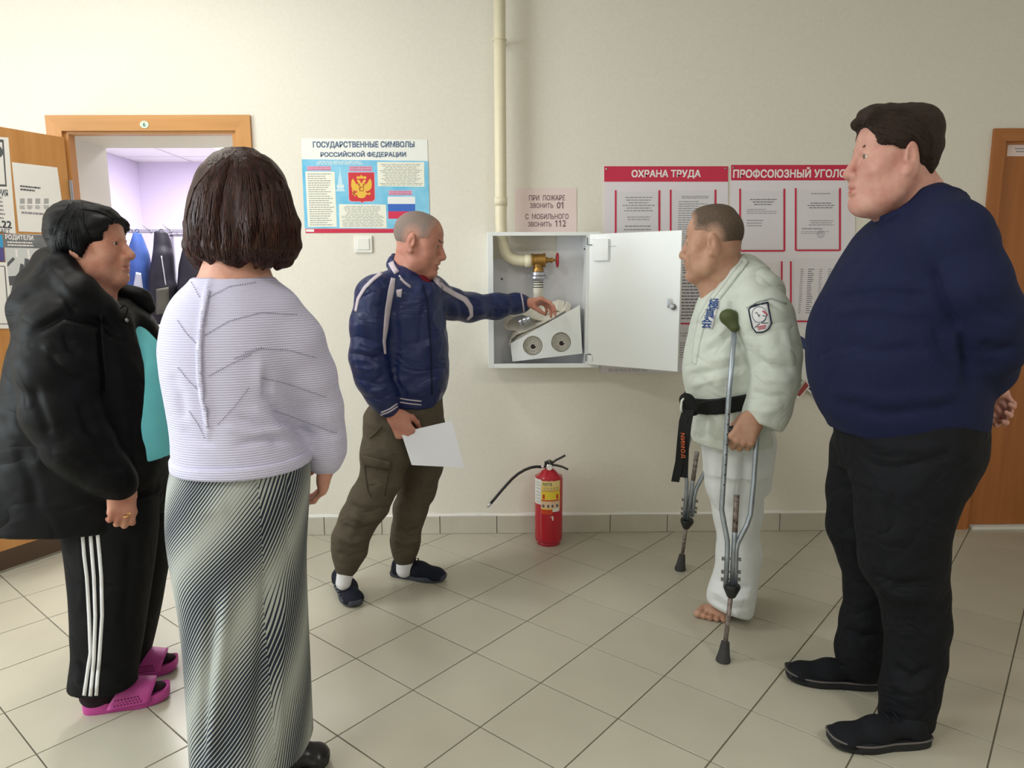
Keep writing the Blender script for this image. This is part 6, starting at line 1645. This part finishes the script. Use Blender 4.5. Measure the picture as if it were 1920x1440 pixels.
# hood lying round the neck
ring = [(80, 540, .0, .066), (100, 556, -.11, .070), (140, 566, -.15, .062), (188, 584, -.12, .046), (222, 606, -.06, .038), (232, 606, .03, .034), (205, 570, .11, .040), (150, 545, .15, .055), (100, 540, .11, .066), (80, 540, 0, .066)]
chainpx(j, ring, y1, .03); chainpx(j, [(58, 588, .0, .062), (64, 582, -.12, .060), (110, 592, -.19, .050)], y1, .04); chainpx(j, [(96, 492, .02, .040), (112, 505, -.09, .042), (150, 545, -.13, .036), (182, 575, -.11, .030)], y1, .035); chainpx(j, [(96, 492, .02, .040), (120, 505, .10, .042), (160, 545, .13, .036)], y1, .035)
j.add(rc(P(158, 470, y1), P(150, 560, y1), .070, .062), .02, 's')
# open fronts
j.add(rc(P(292, 560, y1 - .01), P(300, 700, y1), .055, .06), .02, 's'); j.add(half((0, 0, P(200, 980, y1 - .1)[2]), (0, 0, -1)), .006, 'i')
JV = j.mesh()
JV = (folds(*JV, lines=[([(60, 620), (120, 590), (190, 605), (230, 640)], -.016, 8), ([(84, 530), (110, 545), (150, 585)], -.010, 8), ([(90, 500), (120, 530), (160, 575), (190, 600)], .006, 7), ([(40, 560), (80, 545), (120, 560)], -.006, 9), ([(80, 640), (100, 665), (130, 690), (150, 710)], .010, 8), ([(92, 660), (110, 690), (150, 718)], -.010, 7), ([(120, 620), (130, 650), (150, 668)], -.008, 7), ([(60, 720), (80, 780), (95, 820)], -.007, 9), ([(150, 750), (165, 800), (210, 850)], -.010, 10), ([(185, 610), (190, 680), (198, 750)], -.008, 6), ([(150, 850), (190, 872), (230, 880)], -.008, 8), ([(220, 680), (240, 780), (250, 900)], .006, 12), ([(60, 860), (100, 890), (160, 900)], .006, 14), ([(30, 830), (60, 900), (70, 960)], -.006, 12)],
    noise=[(.005, (9, 9, 11)), (.002, (24, 24, 28))], seed=53), JV[1])
jk1 = sobj('hooded_jacket', JV, M_bj, p1); S1 = Surf(JV)
fl = Sdf(.006); chainpx(fl, [(240, 575, .13, .040), (285, 640, .15, .034), (312, 720, .15, .026), (320, 800, .14, .020), (322, 850, .14, .018)], y1, .03); chainpx(fl, [(205, 545, .10, .040), (262, 562, .12, .026), (280, 578, .11, .016)], y1, .03)
FV = fl.mesh(); FV = (folds(*FV, noise=[(.006, (18, 18, 18))], seed=55), FV[1]); sobj('far_front', FV, M_bj, jk1)
strip('drawcord', S1, [(188, 590), (192, 640), (197, 700), (199, 735)], 5, M_bk, jk1, off=.003, thick=.003); 
MB().tube([P(226, 578, y1 - .12), P(234, 572, y1 - .12), P(240, 578, y1 - .12), P(234, 596, y1 - .125), P(226, 602, y1 - .12)], .0022, 6).build('drawcord', M_bk, jk1, True)
h = S1.hit(236, 601); MB().lathe([(.006, 0), (.006, .004), (.003, .006)], h[0] if h else P(236, 601, y1 - .12), h[1] if h else (0, -1, 0), 14).build('snap_button', M_steel, jk1, True)
# tracksuit trousers
t = Sdf(.0072)
t.add(loft(rows(y1 - .09, [(930, 126, 290), (985, 126, 290), (1040, 134, 284), (1100, 140, 276), (1160, 143, 268), (1215, 142, 262), (1250, 135, 257), (1284, 131, 253)], [.11, .11, .105, .10, .092, .086, .082, .078]), 2.3), .02)
t.add(loft(rows(y1 + .11, [(930, 160, 322), (985, 160, 318), (1060, 176, 312), (1130, 188, 300), (1200, 196, 284), (1252, 200, 270)], [.11, .11, .10, .095, .09, .085]), 2.3), .02)
TV = t.mesh(); TV = (folds(*TV, lines=[([(140, 1240), (170, 1262), (240, 1250)], -.010, 8), ([(135, 1270), (170, 1288), (235, 1275)], .010, 8), ([(245, 1000), (240, 1100), (232, 1200)], -.010, 10), ([(146, 1090), (180, 1105), (230, 1100)], -.006, 9), ([(150, 1000), (156, 1080), (150, 1150)], .004, 8)], noise=[(.004, (9, 9, 7))], seed=57), TV[1])
tk = sobj('trousers', TV, M_bk, p1); SP = Surf(TV); M_ws = cloth('stripe_white', (216, 216, 218), .8)
for pts in ([(153.6, 984), (158, 1040), (163, 1082), (167.5, 1155), (170, 1224), (164, 1262), (158, 1304)], [(168.5, 984), (173, 1040), (176.5, 1082), (179, 1155), (176.5, 1235), (173, 1270), (169.6, 1305)], [(181.4, 984), (187, 1040), (190.4, 1082), (191.8, 1155), (186, 1242), (183, 1270), (180.7, 1304)]):
    strip('side_stripe', SP, pts, 6.6, M_ws, tk, off=.0008, thick=.0008, nu=2)
# pink sandals over dark socks
M_pk = mat('sandal_magenta', (190, 70, 152), .5); M_ds = cloth('sock_dark', (40, 26, 34), .9)
def sandal(heel, toe, W):
    X, L = foot_frame(heel, toe); k = L / .27
    s = Sdf(.004); s.add(rc((0, .05 * k, .06), (0, .03 * k, .055), .034, .033), .02, xf=X); s.add(rc((0, .05 * k, .065), (0, .16 * k, .05), .036, .032), .03, xf=X); s.add(rc((0, .16 * k, .048), (0, .235 * k, .040), .036, .022, ((0, 0, 1), .62)), .03, xf=X); s.add(rc((0, .05 * k, .06), (0, .045 * k, .14), .036, .04), .03, xf=X)
    sobj('sock', s.mesh(), M_ds, p1)
    pl = outline(L, W); n = len(pl); V = []; F = []; rings = [(0, .95), (.004, 1.0), (.026, 1.03), (.034, 1.0), (.030, .90)]
    for z, g in rings:
        for x, y in pl: V.append(X.out((x * g, L / 2 + (y - L / 2) * (1 - (1 - g) * .4), z + .010 * max(0, (y / L - .7) / .3) ** 2)))
    for i in range(len(rings) - 1):
        for q in range(n): F.append((i * n + q, i * n + (q + 1) % n, (i + 1) * n + (q + 1) % n, (i + 1) * n + q))
    F.append(list(range(n))[::-1]); F.append(list(range(len(V) - n, len(V))))
    o = obj('sandal', V, F, M_pk, p1); smooth_angle(o, 45)
    # broad strap over the instep
    V = []; F = []; nu, nv = 16, 8
    for th in (0, .004):
        for i in range(nv + 1):
            for q in range(nu + 1):
                t = math.pi * q / nu; y = (.115 + .095 * i / nv) * k + .02 * k * math.sin(t); hh = .066 - .022 * i / nv; w = W / 2 * (1.02 - .02 * i / nv)
                V.append(X.out((-(w + th) * math.cos(t), y - .035 * k * (1 - math.sin(t)) * (1 - i / nv), .022 + (hh + th) * math.sin(t) ** .75)))
    M = (nv + 1) * (nu + 1)
    for l in (0, 1):
        for i in range(nv):
            for q in range(nu):
                a = l * M + i * (nu + 1) + q; F.append((a, a + 1, a + nu + 2, a + nu + 1) if l else (a, a + nu + 1, a + nu + 2, a + 1))
    for q in range(nu): F.append((q, q + 1, M + q + 1, M + q)); a = nv * (nu + 1) + q; F.append((a + 1, a, M + a, M + a + 1))
    obj('strap', V, F, M_pk, o, True)
    sgn = 1
    for i in range(4):
        for q in range(9):
            y = (.105 + .010 * q - .004 * i) * k; z = .030 + .0085 * i; x = (W / 2 + .004) * (1 - .02 * i)
            MB().lathe([(.0030, 0), (.0030, .0008)], X.out((x * sgn, y, z)), X.R @ np.array([sgn, 0, .15]), 6).build('vent_hole', mat('hole_dark', (110, 30, 84), .8), o) if i < 3 else None
    return o
sandal(FL(157, 1336), FL(320, 1304), .098); sandal(FL(215, 1268), FL(334, 1252), .096)
# ================================================================== the woman in the pale knitted sweater seen from behind
y2 = -1.83
M_s2 = skin('light', (216, 166, 148), (200, 144, 126))
p2 = person(y2, 470, 1436, 'person with a brown bob from behind in pale lilac sweater and long striped skirt')
def knit_material():
    m = mat('knit_pale_lilac', (205, 203, 231), .85, noise=.03, nscale=10); nt = m.node_tree; bs = nt.nodes['Principled BSDF']
    tc = nt.nodes.new('ShaderNodeTexCoord'); w = nt.nodes.new('ShaderNodeTexWave'); w.wave_type = 'BANDS'; w.bands_direction = 'Z'; w.inputs['Scale'].default_value = 55; w.inputs['Distortion'].default_value = .35; w.inputs['Detail Scale'].default_value = .6
    bp = nt.nodes.new('ShaderNodeBump'); bp.inputs['Strength'].default_value = .4; bp.inputs['Distance'].default_value = .004
    nt.links.new(tc.outputs['Object'], w.inputs['Vector']); nt.links.new(w.outputs['Fac'], bp.inputs['Height']); nt.links.new(bp.outputs[0], bs.inputs['Normal'])
    return m
def skirt_material():
    m = bpy.data.materials.new('skirt_pinstripe'); m.use_nodes = True; nt = m.node_tree; bs = nt.nodes['Principled BSDF']; bs.inputs['Roughness'].default_value = .85; bs.inputs['Specular IOR Level'].default_value = .2
    N = nt.nodes.new; L = nt.links.new
    tc = N('ShaderNodeTexCoord'); sp = N('ShaderNodeSeparateXYZ'); L(tc.outputs['Object'], sp.inputs[0])
    def math_(op, a, b=None):
        n = N('ShaderNodeMath'); n.operation = op
        for i, v in enumerate((a, b)):
            if v is None: continue
            if isinstance(v, (int, float)): n.inputs[i].default_value = v
            else: L(v, n.inputs[i])
        return n.outputs[0]
    ns = N('ShaderNodeTexNoise'); ns.inputs['Scale'].default_value = 2.2; ns.inputs['Detail'].default_value = 1; L(tc.outputs['Object'], ns.inputs['Vector'])
    wob = math_('MULTIPLY', math_('SUBTRACT', ns.outputs['Fac'], .5), .10)
    an = math_('ARCTAN2', math_('ADD', sp.outputs[0], SK_DX), math_('MULTIPLY', math_('ADD', sp.outputs[1], SK_DY), -1.0))
    xx = math_('MULTIPLY', an, .185)
    right = math_('GREATER_THAN', xx, .118)
    cz = math_('SUBTRACT', .66, math_('MULTIPLY', right, .34)); fine = math_('ADD', math_('ADD', math_('MULTIPLY', xx, -.75), math_('MULTIPLY', sp.outputs[2], cz)), wob)
    slow = math_('ADD', math_('ADD', math_('MULTIPLY', xx, -.66), math_('MULTIPLY', sp.outputs[2], .50)), math_('MULTIPLY', wob, 1.4))
    a = math_('SINE', math_('MULTIPLY', fine, 2 * math.pi / .0076)); b = math_('MULTIPLY', math_('SINE', math_('MULTIPLY', slow, 2 * math.pi / .17)), .80)
    g = math_('MULTIPLY', math_('ADD', math_('ADD', a, b), .15), 3.0); g = math_('ADD', g, .5)
    cl = N('ShaderNodeClamp'); L(g, cl.inputs[0])
    mx = N('ShaderNodeMix'); mx.data_type = 'RGBA'; L(cl.outputs[0], mx.inputs[0]); mx.inputs[6].default_value = (*lin((38, 44, 60)), 1); mx.inputs[7].default_value = (*lin((170, 174, 170)), 1)
    L(mx.outputs[2], bs.inputs['Base Color']); return m
_c = P(452, 1000, y2); SK_DX = float(root_loc(p2).x - _c[0]); SK_DY = float(root_loc(p2).y - y2)
M_kn = knit_material(); M_sk2 = skirt_material()
X2 = Xf(P(462, 395, y2 + .02), rot(math.radians(-28), math.radians(-3), 0), 1.0)
b = Sdf(.0034); head_sdf(b, X2)
nb = P(442, 520, y2); b.add(rc(X2.out((0, -.030, -.045)), nb, .054, .062), .035); b.add(rc(nb, P(440, 570, y2), .066, .10), .05); b.add(rc(P(405, 545, y2), P(488, 550, y2), .035, .035), .05)
core = Sdf(.013); core.add(loft(rows(y2, [(580, 360, 530), (700, 360, 530), (820, 380, 530)], .08)), .03); core.chain([P(545, 620, y2 + .02), P(596, 760, y2 + .08), P(610, 868, y2 + .10)], [.03, .028, .022])
hr = Sdf(.0028); hand_sdf(hr, Xf(P(616, 866, y2 + .10), frame3((-.28, .25, -.93), (.80, .10, -.2)), .96), -1, [.35, .4, .45, .5], thumb=(.3, .2), thumb_in=.4)
body2 = sobj('body', joinvq(b.mesh(), core.mesh(), hr.mesh()), M_s2, p2)
eyes(X2, body2, (80, 66, 54)); lips(X2, body2, mat('lips_rose', (178, 106, 100), .5)); brows(X2, body2, mat('brow_brown', (96, 70, 58), .8))
gl = MB(); gl.tube([X2.out((.070, .078, .012)), X2.out((.082, .040, .014)), X2.out((.083, -.01, .012))], .0022, 8); gl.tube([X2.out((-.070, .078, .012)), X2.out((-.082, .040, .014)), X2.out((-.083, -.01, .012))], .0022, 8)
for s in (-1, 1): gl.torus(X2.out((s * .034, .094, .005)), X2.R @ np.array([0, 1.0, 0]), .023, .002, 24, 6)
gl.build('glasses', mat('frame_brown', (60, 40, 34), .3), p2, True)
def hair_mat():
    m = mat('hair_chestnut', (64, 31, 23), .42, noise=.4, nscale=16, rgb2=(28, 13, 11), stretch=(9, 9, .8), spec=.28)
    nt = m.node_tree; bs = nt.nodes['Principled BSDF']; mp = [n for n in nt.nodes if n.type == 'MAPPING'][0]
    n = nt.nodes.new('ShaderNodeTexNoise'); n.inputs['Scale'].default_value = 24; n.inputs['Detail'].default_value = 4; nt.links.new(mp.outputs[0], n.inputs['Vector'])
    bp = nt.nodes.new('ShaderNodeBump'); bp.inputs['Strength'].default_value = .8; bp.inputs['Distance'].default_value = .004; nt.links.new(n.outputs['Fac'], bp.inputs['Height']); nt.links.new(bp.outputs[0], bs.inputs['Normal']); return m
h = Sdf(.0045)
h.add(loft(rows(y2 + .02, [(279, 425, 470), (284, 408, 492), (298, 388, 514), (325, 368, 536), (370, 354, 550), (420, 347, 557), (450, 349, 558), (470, 356, 550), (486, 370, 532), (496, 392, 506)], [.03, .05, .085, .11, .128, .132, .124, .105, .085, .06], 1.0), 2.1), .03)
rg = random.Random(4)
for k in range(46):                                     # locks that curl under at the ends
    t = math.radians(rg.uniform(185, 355)) if k < 34 else math.radians(rg.uniform(0, 360)); ca, sa = math.cos(t), math.sin(t)
    cx_, r1 = 453, rg.uniform(.90, 1.02)
    w0 = lambda v: np.interp(v, [300, 340, 400, 450, 480, 500], [60, 88, 101, 105, 100, 82]); d0 = lambda v: np.interp(v, [300, 340, 400, 450, 480, 500], [.08, .112, .128, .126, .11, .08])
    ve = rg.uniform(482, 506)
    pts = [(cx_ + ca * w0(v) * r1 * f_, v, y2 + .02 + sa * d0(v) * r1 * f_) for v, f_ in ((360, .97), (420, 1.0), (460, 1.0), (ve - 12, .98), (ve, .86))]
    h.chain([P(u, v, y) for u, v, y in pts], [.006, .013, .014, .011, .004], .010)
h.add(el((0, .105, -.02), (.062, .060, .105)), .02, 's', X2); h.add(rc(P(440, 505, y2), P(440, 560, y2), .058, .064), .02, 's')
HV = h.mesh(); HV = (folds(*HV, lines=[([(440, 282), (420, 340), (408, 420), (415, 480)], -.008, 7), ([(470, 284), (490, 340), (486, 420), (470, 470)], -.007, 7), ([(400, 310), (376, 380), (370, 450)], .006, 8), ([(510, 310), (535, 380), (530, 450)], -.006, 8), ([(455, 330), (450, 400), (440, 470)], .007, 9)], noise=[(.004, (22, 22, 5)), (.0022, (60, 60, 9))], seed=61), HV[1])
M_h2 = hair_mat(); h2_ = sobj('hair', HV, M_h2, p2); SH2 = Surf(HV); rg = random.Random(10); pth = []
for k in range(150):
    g = rg.uniform(-1, 1); w = rg.uniform(.88, 1.12); x0 = 446 + rg.uniform(-16, 16); c = rg.uniform(-8, 8); e = rg.uniform(486, 508)
    pth.append([(x0, 281 + abs(x0 - 446) * .2), (452 + 52 * g * w, 305 + rg.uniform(0, 14)), (452 + 84 * g * w + c * .3, 350), (452 + 96 * g * w + c, 405), (453 + 101 * g * w - c * .4, 450), (453 + 97 * g * w + c * .8, 478), (453 + 84 * g * w - c, e)])
strands('hair_locks', SH2, pth, M_h2, h2_, .0030)
# sweater
j = Sdf(.0065)
j.add(loft(rows(y2, [(520, 366, 512), (538, 342, 528), (562, 320, 548), (600, 304, 562), (650, 297, 568), (700, 303, 566), (750, 314, 562), (790, 322, 566), (820, 325, 576), (848, 325, 584), (858, 327, 586)], [.075, .10, .12, .135, .145, .15, .152, .156, .160, .162, .162], 1.0), 2.2), .02)
chainpx(j, [(514, 590, .0, .070), (544, 642, .02, .076), (572, 705, .05, .070), (594, 765, .075, .060), (606, 815, .09, .050), (611, 845, .10, .044), (608, 864, .10, .040)], y2, .035)
chainpx(j, [(366, 590, .02, .055), (352, 660, .06, .056), (356, 740, .11, .050), (372, 800, .17, .045)], y2, .03)
j.add(rc(P(440, 490, y2), P(442, 528, y2), .060, .070), .012, 's'); j.add(half((0, 0, P(450, 858, y2)[2] - .0), (0, 0, -1)), .004, 'i') if False else None
JV = j.mesh()
JV = (folds(*JV, lines=[([(394, 512), (384, 560), (376, 640), (378, 720), (392, 790), (388, 840)], .007, 4), ([(495, 700), (500, 740), (535, 790), (590, 820)], -.016, 8), ([(485, 670), (490, 720), (520, 770)], .007, 10), ([(410, 800), (480, 815), (560, 800)], .006, 8), ([(440, 835), (500, 822), (570, 826)], -.008, 7), ([(340, 800), (360, 820), (400, 835)], -.005, 8), ([(470, 760), (510, 800), (560, 840)], .007, 8), ([(440, 780), (490, 800), (530, 840)], -.006, 8), ([(320, 700), (340, 740), (345, 790)], -.006, 10), ([(600, 800), (620, 815), (640, 810)], -.005, 7)],
    noise=[(.0035, (8, 8, 10))], seed=63), JV[1])
jm2 = sobj('knitted_sweater', JV, M_kn, p2); S2 = Surf(JV)
strip('back_seam', S2, [(390, 545), (380, 590), (374, 650), (374, 700), (380, 750), (390, 800)], 5, M_kn, jm2, off=.002, thick=.003)
dots = MB()
for line in ([(388, 560), (430, 538), (478, 530)], [(386, 628), (430, 602), (490, 586), (555, 590)], [(440, 672), (490, 654), (540, 656), (590, 670)], [(394, 704), (430, 684), (470, 665)], [(490, 708), (540, 720), (610, 744)], [(410, 795), (440, 762), (466, 728)], [(515, 770), (560, 786), (630, 812)], [(360, 530), (374, 556)], [(334, 602), (350, 625), (370, 646)], [(335, 690), (355, 715), (380, 738)], [(356, 772), (372, 796), (384, 820)], [(460, 660), (490, 652)]):
    L_ = np.linalg.norm(np.diff(np.array(line, float), axis=0), axis=1).sum()
    for u, v in resample(line, int(L_ / 4.2)):
        hh = S2.hit(u, v)
        if hh: dots.lathe([(.0014, 0), (.0014, .0012)], hh[0] + hh[1] * .0006, hh[1], 6)
dots.build('openwork_holes', mat('openwork_dark', (128, 124, 146), .9), jm2, kind='stuff')
# hem band and skirt
hb_ = Sdf(.006); hb_.add(loft(rows(y2, [(846, 323, 587), (856, 323, 589), (866, 324, 590), (869, 326, 588)], .166, 1.0), 2.2), 0); sobj('hem_band', hb_.mesh(), M_kn, jm2)
sk = Sdf(.0075)
zb = .112
sk.add(loft(rows(y2, [(856, 328, 584), (872, 322, 589), (910, 317, 588), (960, 314, 585), (1010, 318, 581), (1060, 327, 579), (1120, 337, 580), (1200, 347, 583), (1300, 354, 588), (1400, 360, 593), (1470, 364, 597)], [.148, .154, .165, .172, .172, .168, .165, .165, .17, .178, .185], 1.0), 2.1), .02)
sk.add(half((0, 0, zb), (0, 0, -1)), .004, 'i')
KV = sk.mesh()
KV = (folds(*KV, lines=[([(430, 1100), (415, 1250), (395, 1440)], .014, 12), ([(400, 1120), (385, 1270), (372, 1440)], -.012, 10), ([(500, 1060), (490, 1250), (478, 1440)], -.012, 11), ([(530, 1080), (525, 1250), (520, 1420)], .008, 10), ([(536, 860), (540, 960), (540, 1060)], -.004, 4), ([(340, 930), (380, 960), (430, 950)], .005, 16)], noise=[(.004, (12, 12, 2.0))], seed=65), KV[1])
sobj('skirt', KV, M_sk2, p2)
M_s2u = mat('shoe_black_leather', (22, 20, 24), .3); M_s2s = mat('sole_black', (22, 24, 28), .7)
shoe(p2, FL(478, 1448), FL(619, 1430), .09, M_s2u, M_s2s, top=.075); shoe(p2, P(400, 1400, y2 + .05), P(440, 1380, y2 + .28), .09, M_s2u, M_s2s, top=.075)
# ================================================================== the cloakroom rack and coats
yr = 1.7
rk = thing('coat_rack', P(300, 432, yr), 'grey metal coat rack bar with double hooks in the cloakroom', 'coat rack')
M_rk = mat('rack_grey', (150, 148, 160), .4, .3)
z0 = P(300, 433, yr)[2]; xa, xb = P(200, 433, yr)[0], P(440, 433, yr)[0]
MB().bbox((xa, yr - .012, z0 - .014), (xb, yr + .012, z0 + .014), .003).build('bar', M_rk, rk)
for x_ in (xa + .02, xb - .02):
    MB().box((x_ - .015, yr - .012, 0.002), (x_ + .015, yr + .012, z0)).build('leg', M_rk, rk); MB().box((x_ - .015, yr - .22, .002), (x_ + .015, yr + .22, .03)).build('foot', M_rk, rk)
for u_ in (252, 284, 322, 362, 402):
    x_ = P(u_, 430, yr)[0]
    MB().tube([(x_, yr - .015, z0 + .0), (x_ - .02, yr - .04, z0 + .02), (x_ - .035, yr - .06, z0 + .045)], .004, 8).tube([(x_, yr - .015, z0), (x_ + .02, yr - .05, z0 - .02), (x_ + .03, yr - .07, z0 - .005)], .004, 8).build('hook', M_rk, rk, True)
y9 = 2.7; r2 = thing('coat_rack', P(340, 440, y9), 'second coat rack farther back in the cloakroom', 'coat rack')
zz = P(338, 441, y9)[2]; xa2, xb2 = P(318, 441, y9)[0], P(430, 441, y9)[0]
MB().bbox((xa2, y9 - .01, zz - .012), (xb2, y9 + .01, zz + .012), .003).build('bar', M_rk, r2)
for x_ in (xa2 + .02, xb2 - .02): MB().box((x_ - .012, y9 - .01, .002), (x_ + .012, y9 + .01, zz)).build('leg', M_rk, r2)
for u_ in (325, 338, 352):
    x_ = P(u_, 440, y9)[0]; MB().tube([(x_, y9 - .012, zz), (x_ - .02, y9 - .04, zz + .02), (x_ - .03, y9 - .05, zz + .045)], .004, 8).build('hook', M_rk, r2, True)
def coat(label, prof, arm, m, y, seed, extra=None, inner=None):
    t = thing('hanging_coat', P(prof[0][1], prof[0][0], y), label, 'coat', 'coats on the cloakroom rack')
    s = Sdf(.008); s.add(loft(rows(y, prof, [.04 + .06 * min(1, i / 3) for i in range(len(prof))]), 2.2), .02)
    for ch in arm: chainpx(s, ch, y, .03)
    V = s.mesh(); V = (folds(*V, noise=[(.012, (7, 7, 4)), (.005, (18, 18, 10))], seed=seed), V[1])
    sobj('coat_body', V, m, t); S = Surf(V)
    for nm, A, B, mm in (extra or ()): lay(nm, S, A, B, mm, t, off=.004, thick=.003)
    MB().torus(P((prof[0][1] + prof[0][2]) / 2, prof[0][0] - 3, y), (0, 1, 0), .012, .003, 14, 6).build('hanging_loop', m, t, True)
M_cb = cloth('denim_blue_coat', (52, 78, 140), .7, noise=.35, nscale=8); M_ck = cloth('coat_charcoal', (34, 33, 42), .6)
coat('blue child coat with grey lining hanging on the cloakroom rack', [(436, 252, 262), (450, 248, 268), (470, 243, 274), (500, 240, 279), (540, 240, 281), (580, 243, 281), (604, 246, 280)], [[(250, 480, -.03, .05), (248, 540, -.04, .055), (248, 580, -.04, .05)]], M_cb, yr - .09, 71,
     [('lining', [(255, 510), (250, 540)], [(264, 512), (268, 545)], mat('lining_grey', (168, 172, 186), .8))])
coat('charcoal coat with olive panel hanging next to the blue one', [(436, 293, 312), (455, 292, 318), (478, 290, 322), (510, 286, 324), (550, 285, 325), (590, 285, 325), (606, 287, 322)], [[(308, 480, -.04, .05), (312, 540, -.05, .055), (314, 580, -.05, .05)]], M_ck, yr - .10, 72,
     [('olive_panel', [(294, 542), (293, 590)], [(316, 538), (318, 586)], cloth('panel_olive_grey', (92, 92, 82), .8)), ('zip', [(302, 480), (310, 535)], [(304, 480), (312, 535)], mat('zip_pale', (176, 178, 186), .4, .5))])
coat('black quilted coat half hidden behind the woman with the brown bob', [(452, 352, 372), (470, 346, 384), (500, 338, 394), (540, 336, 398), (590, 336, 398), (620, 336, 396)], [], cloth('coat_black_quilt', (26, 26, 34), .5), yr - .12, 73)
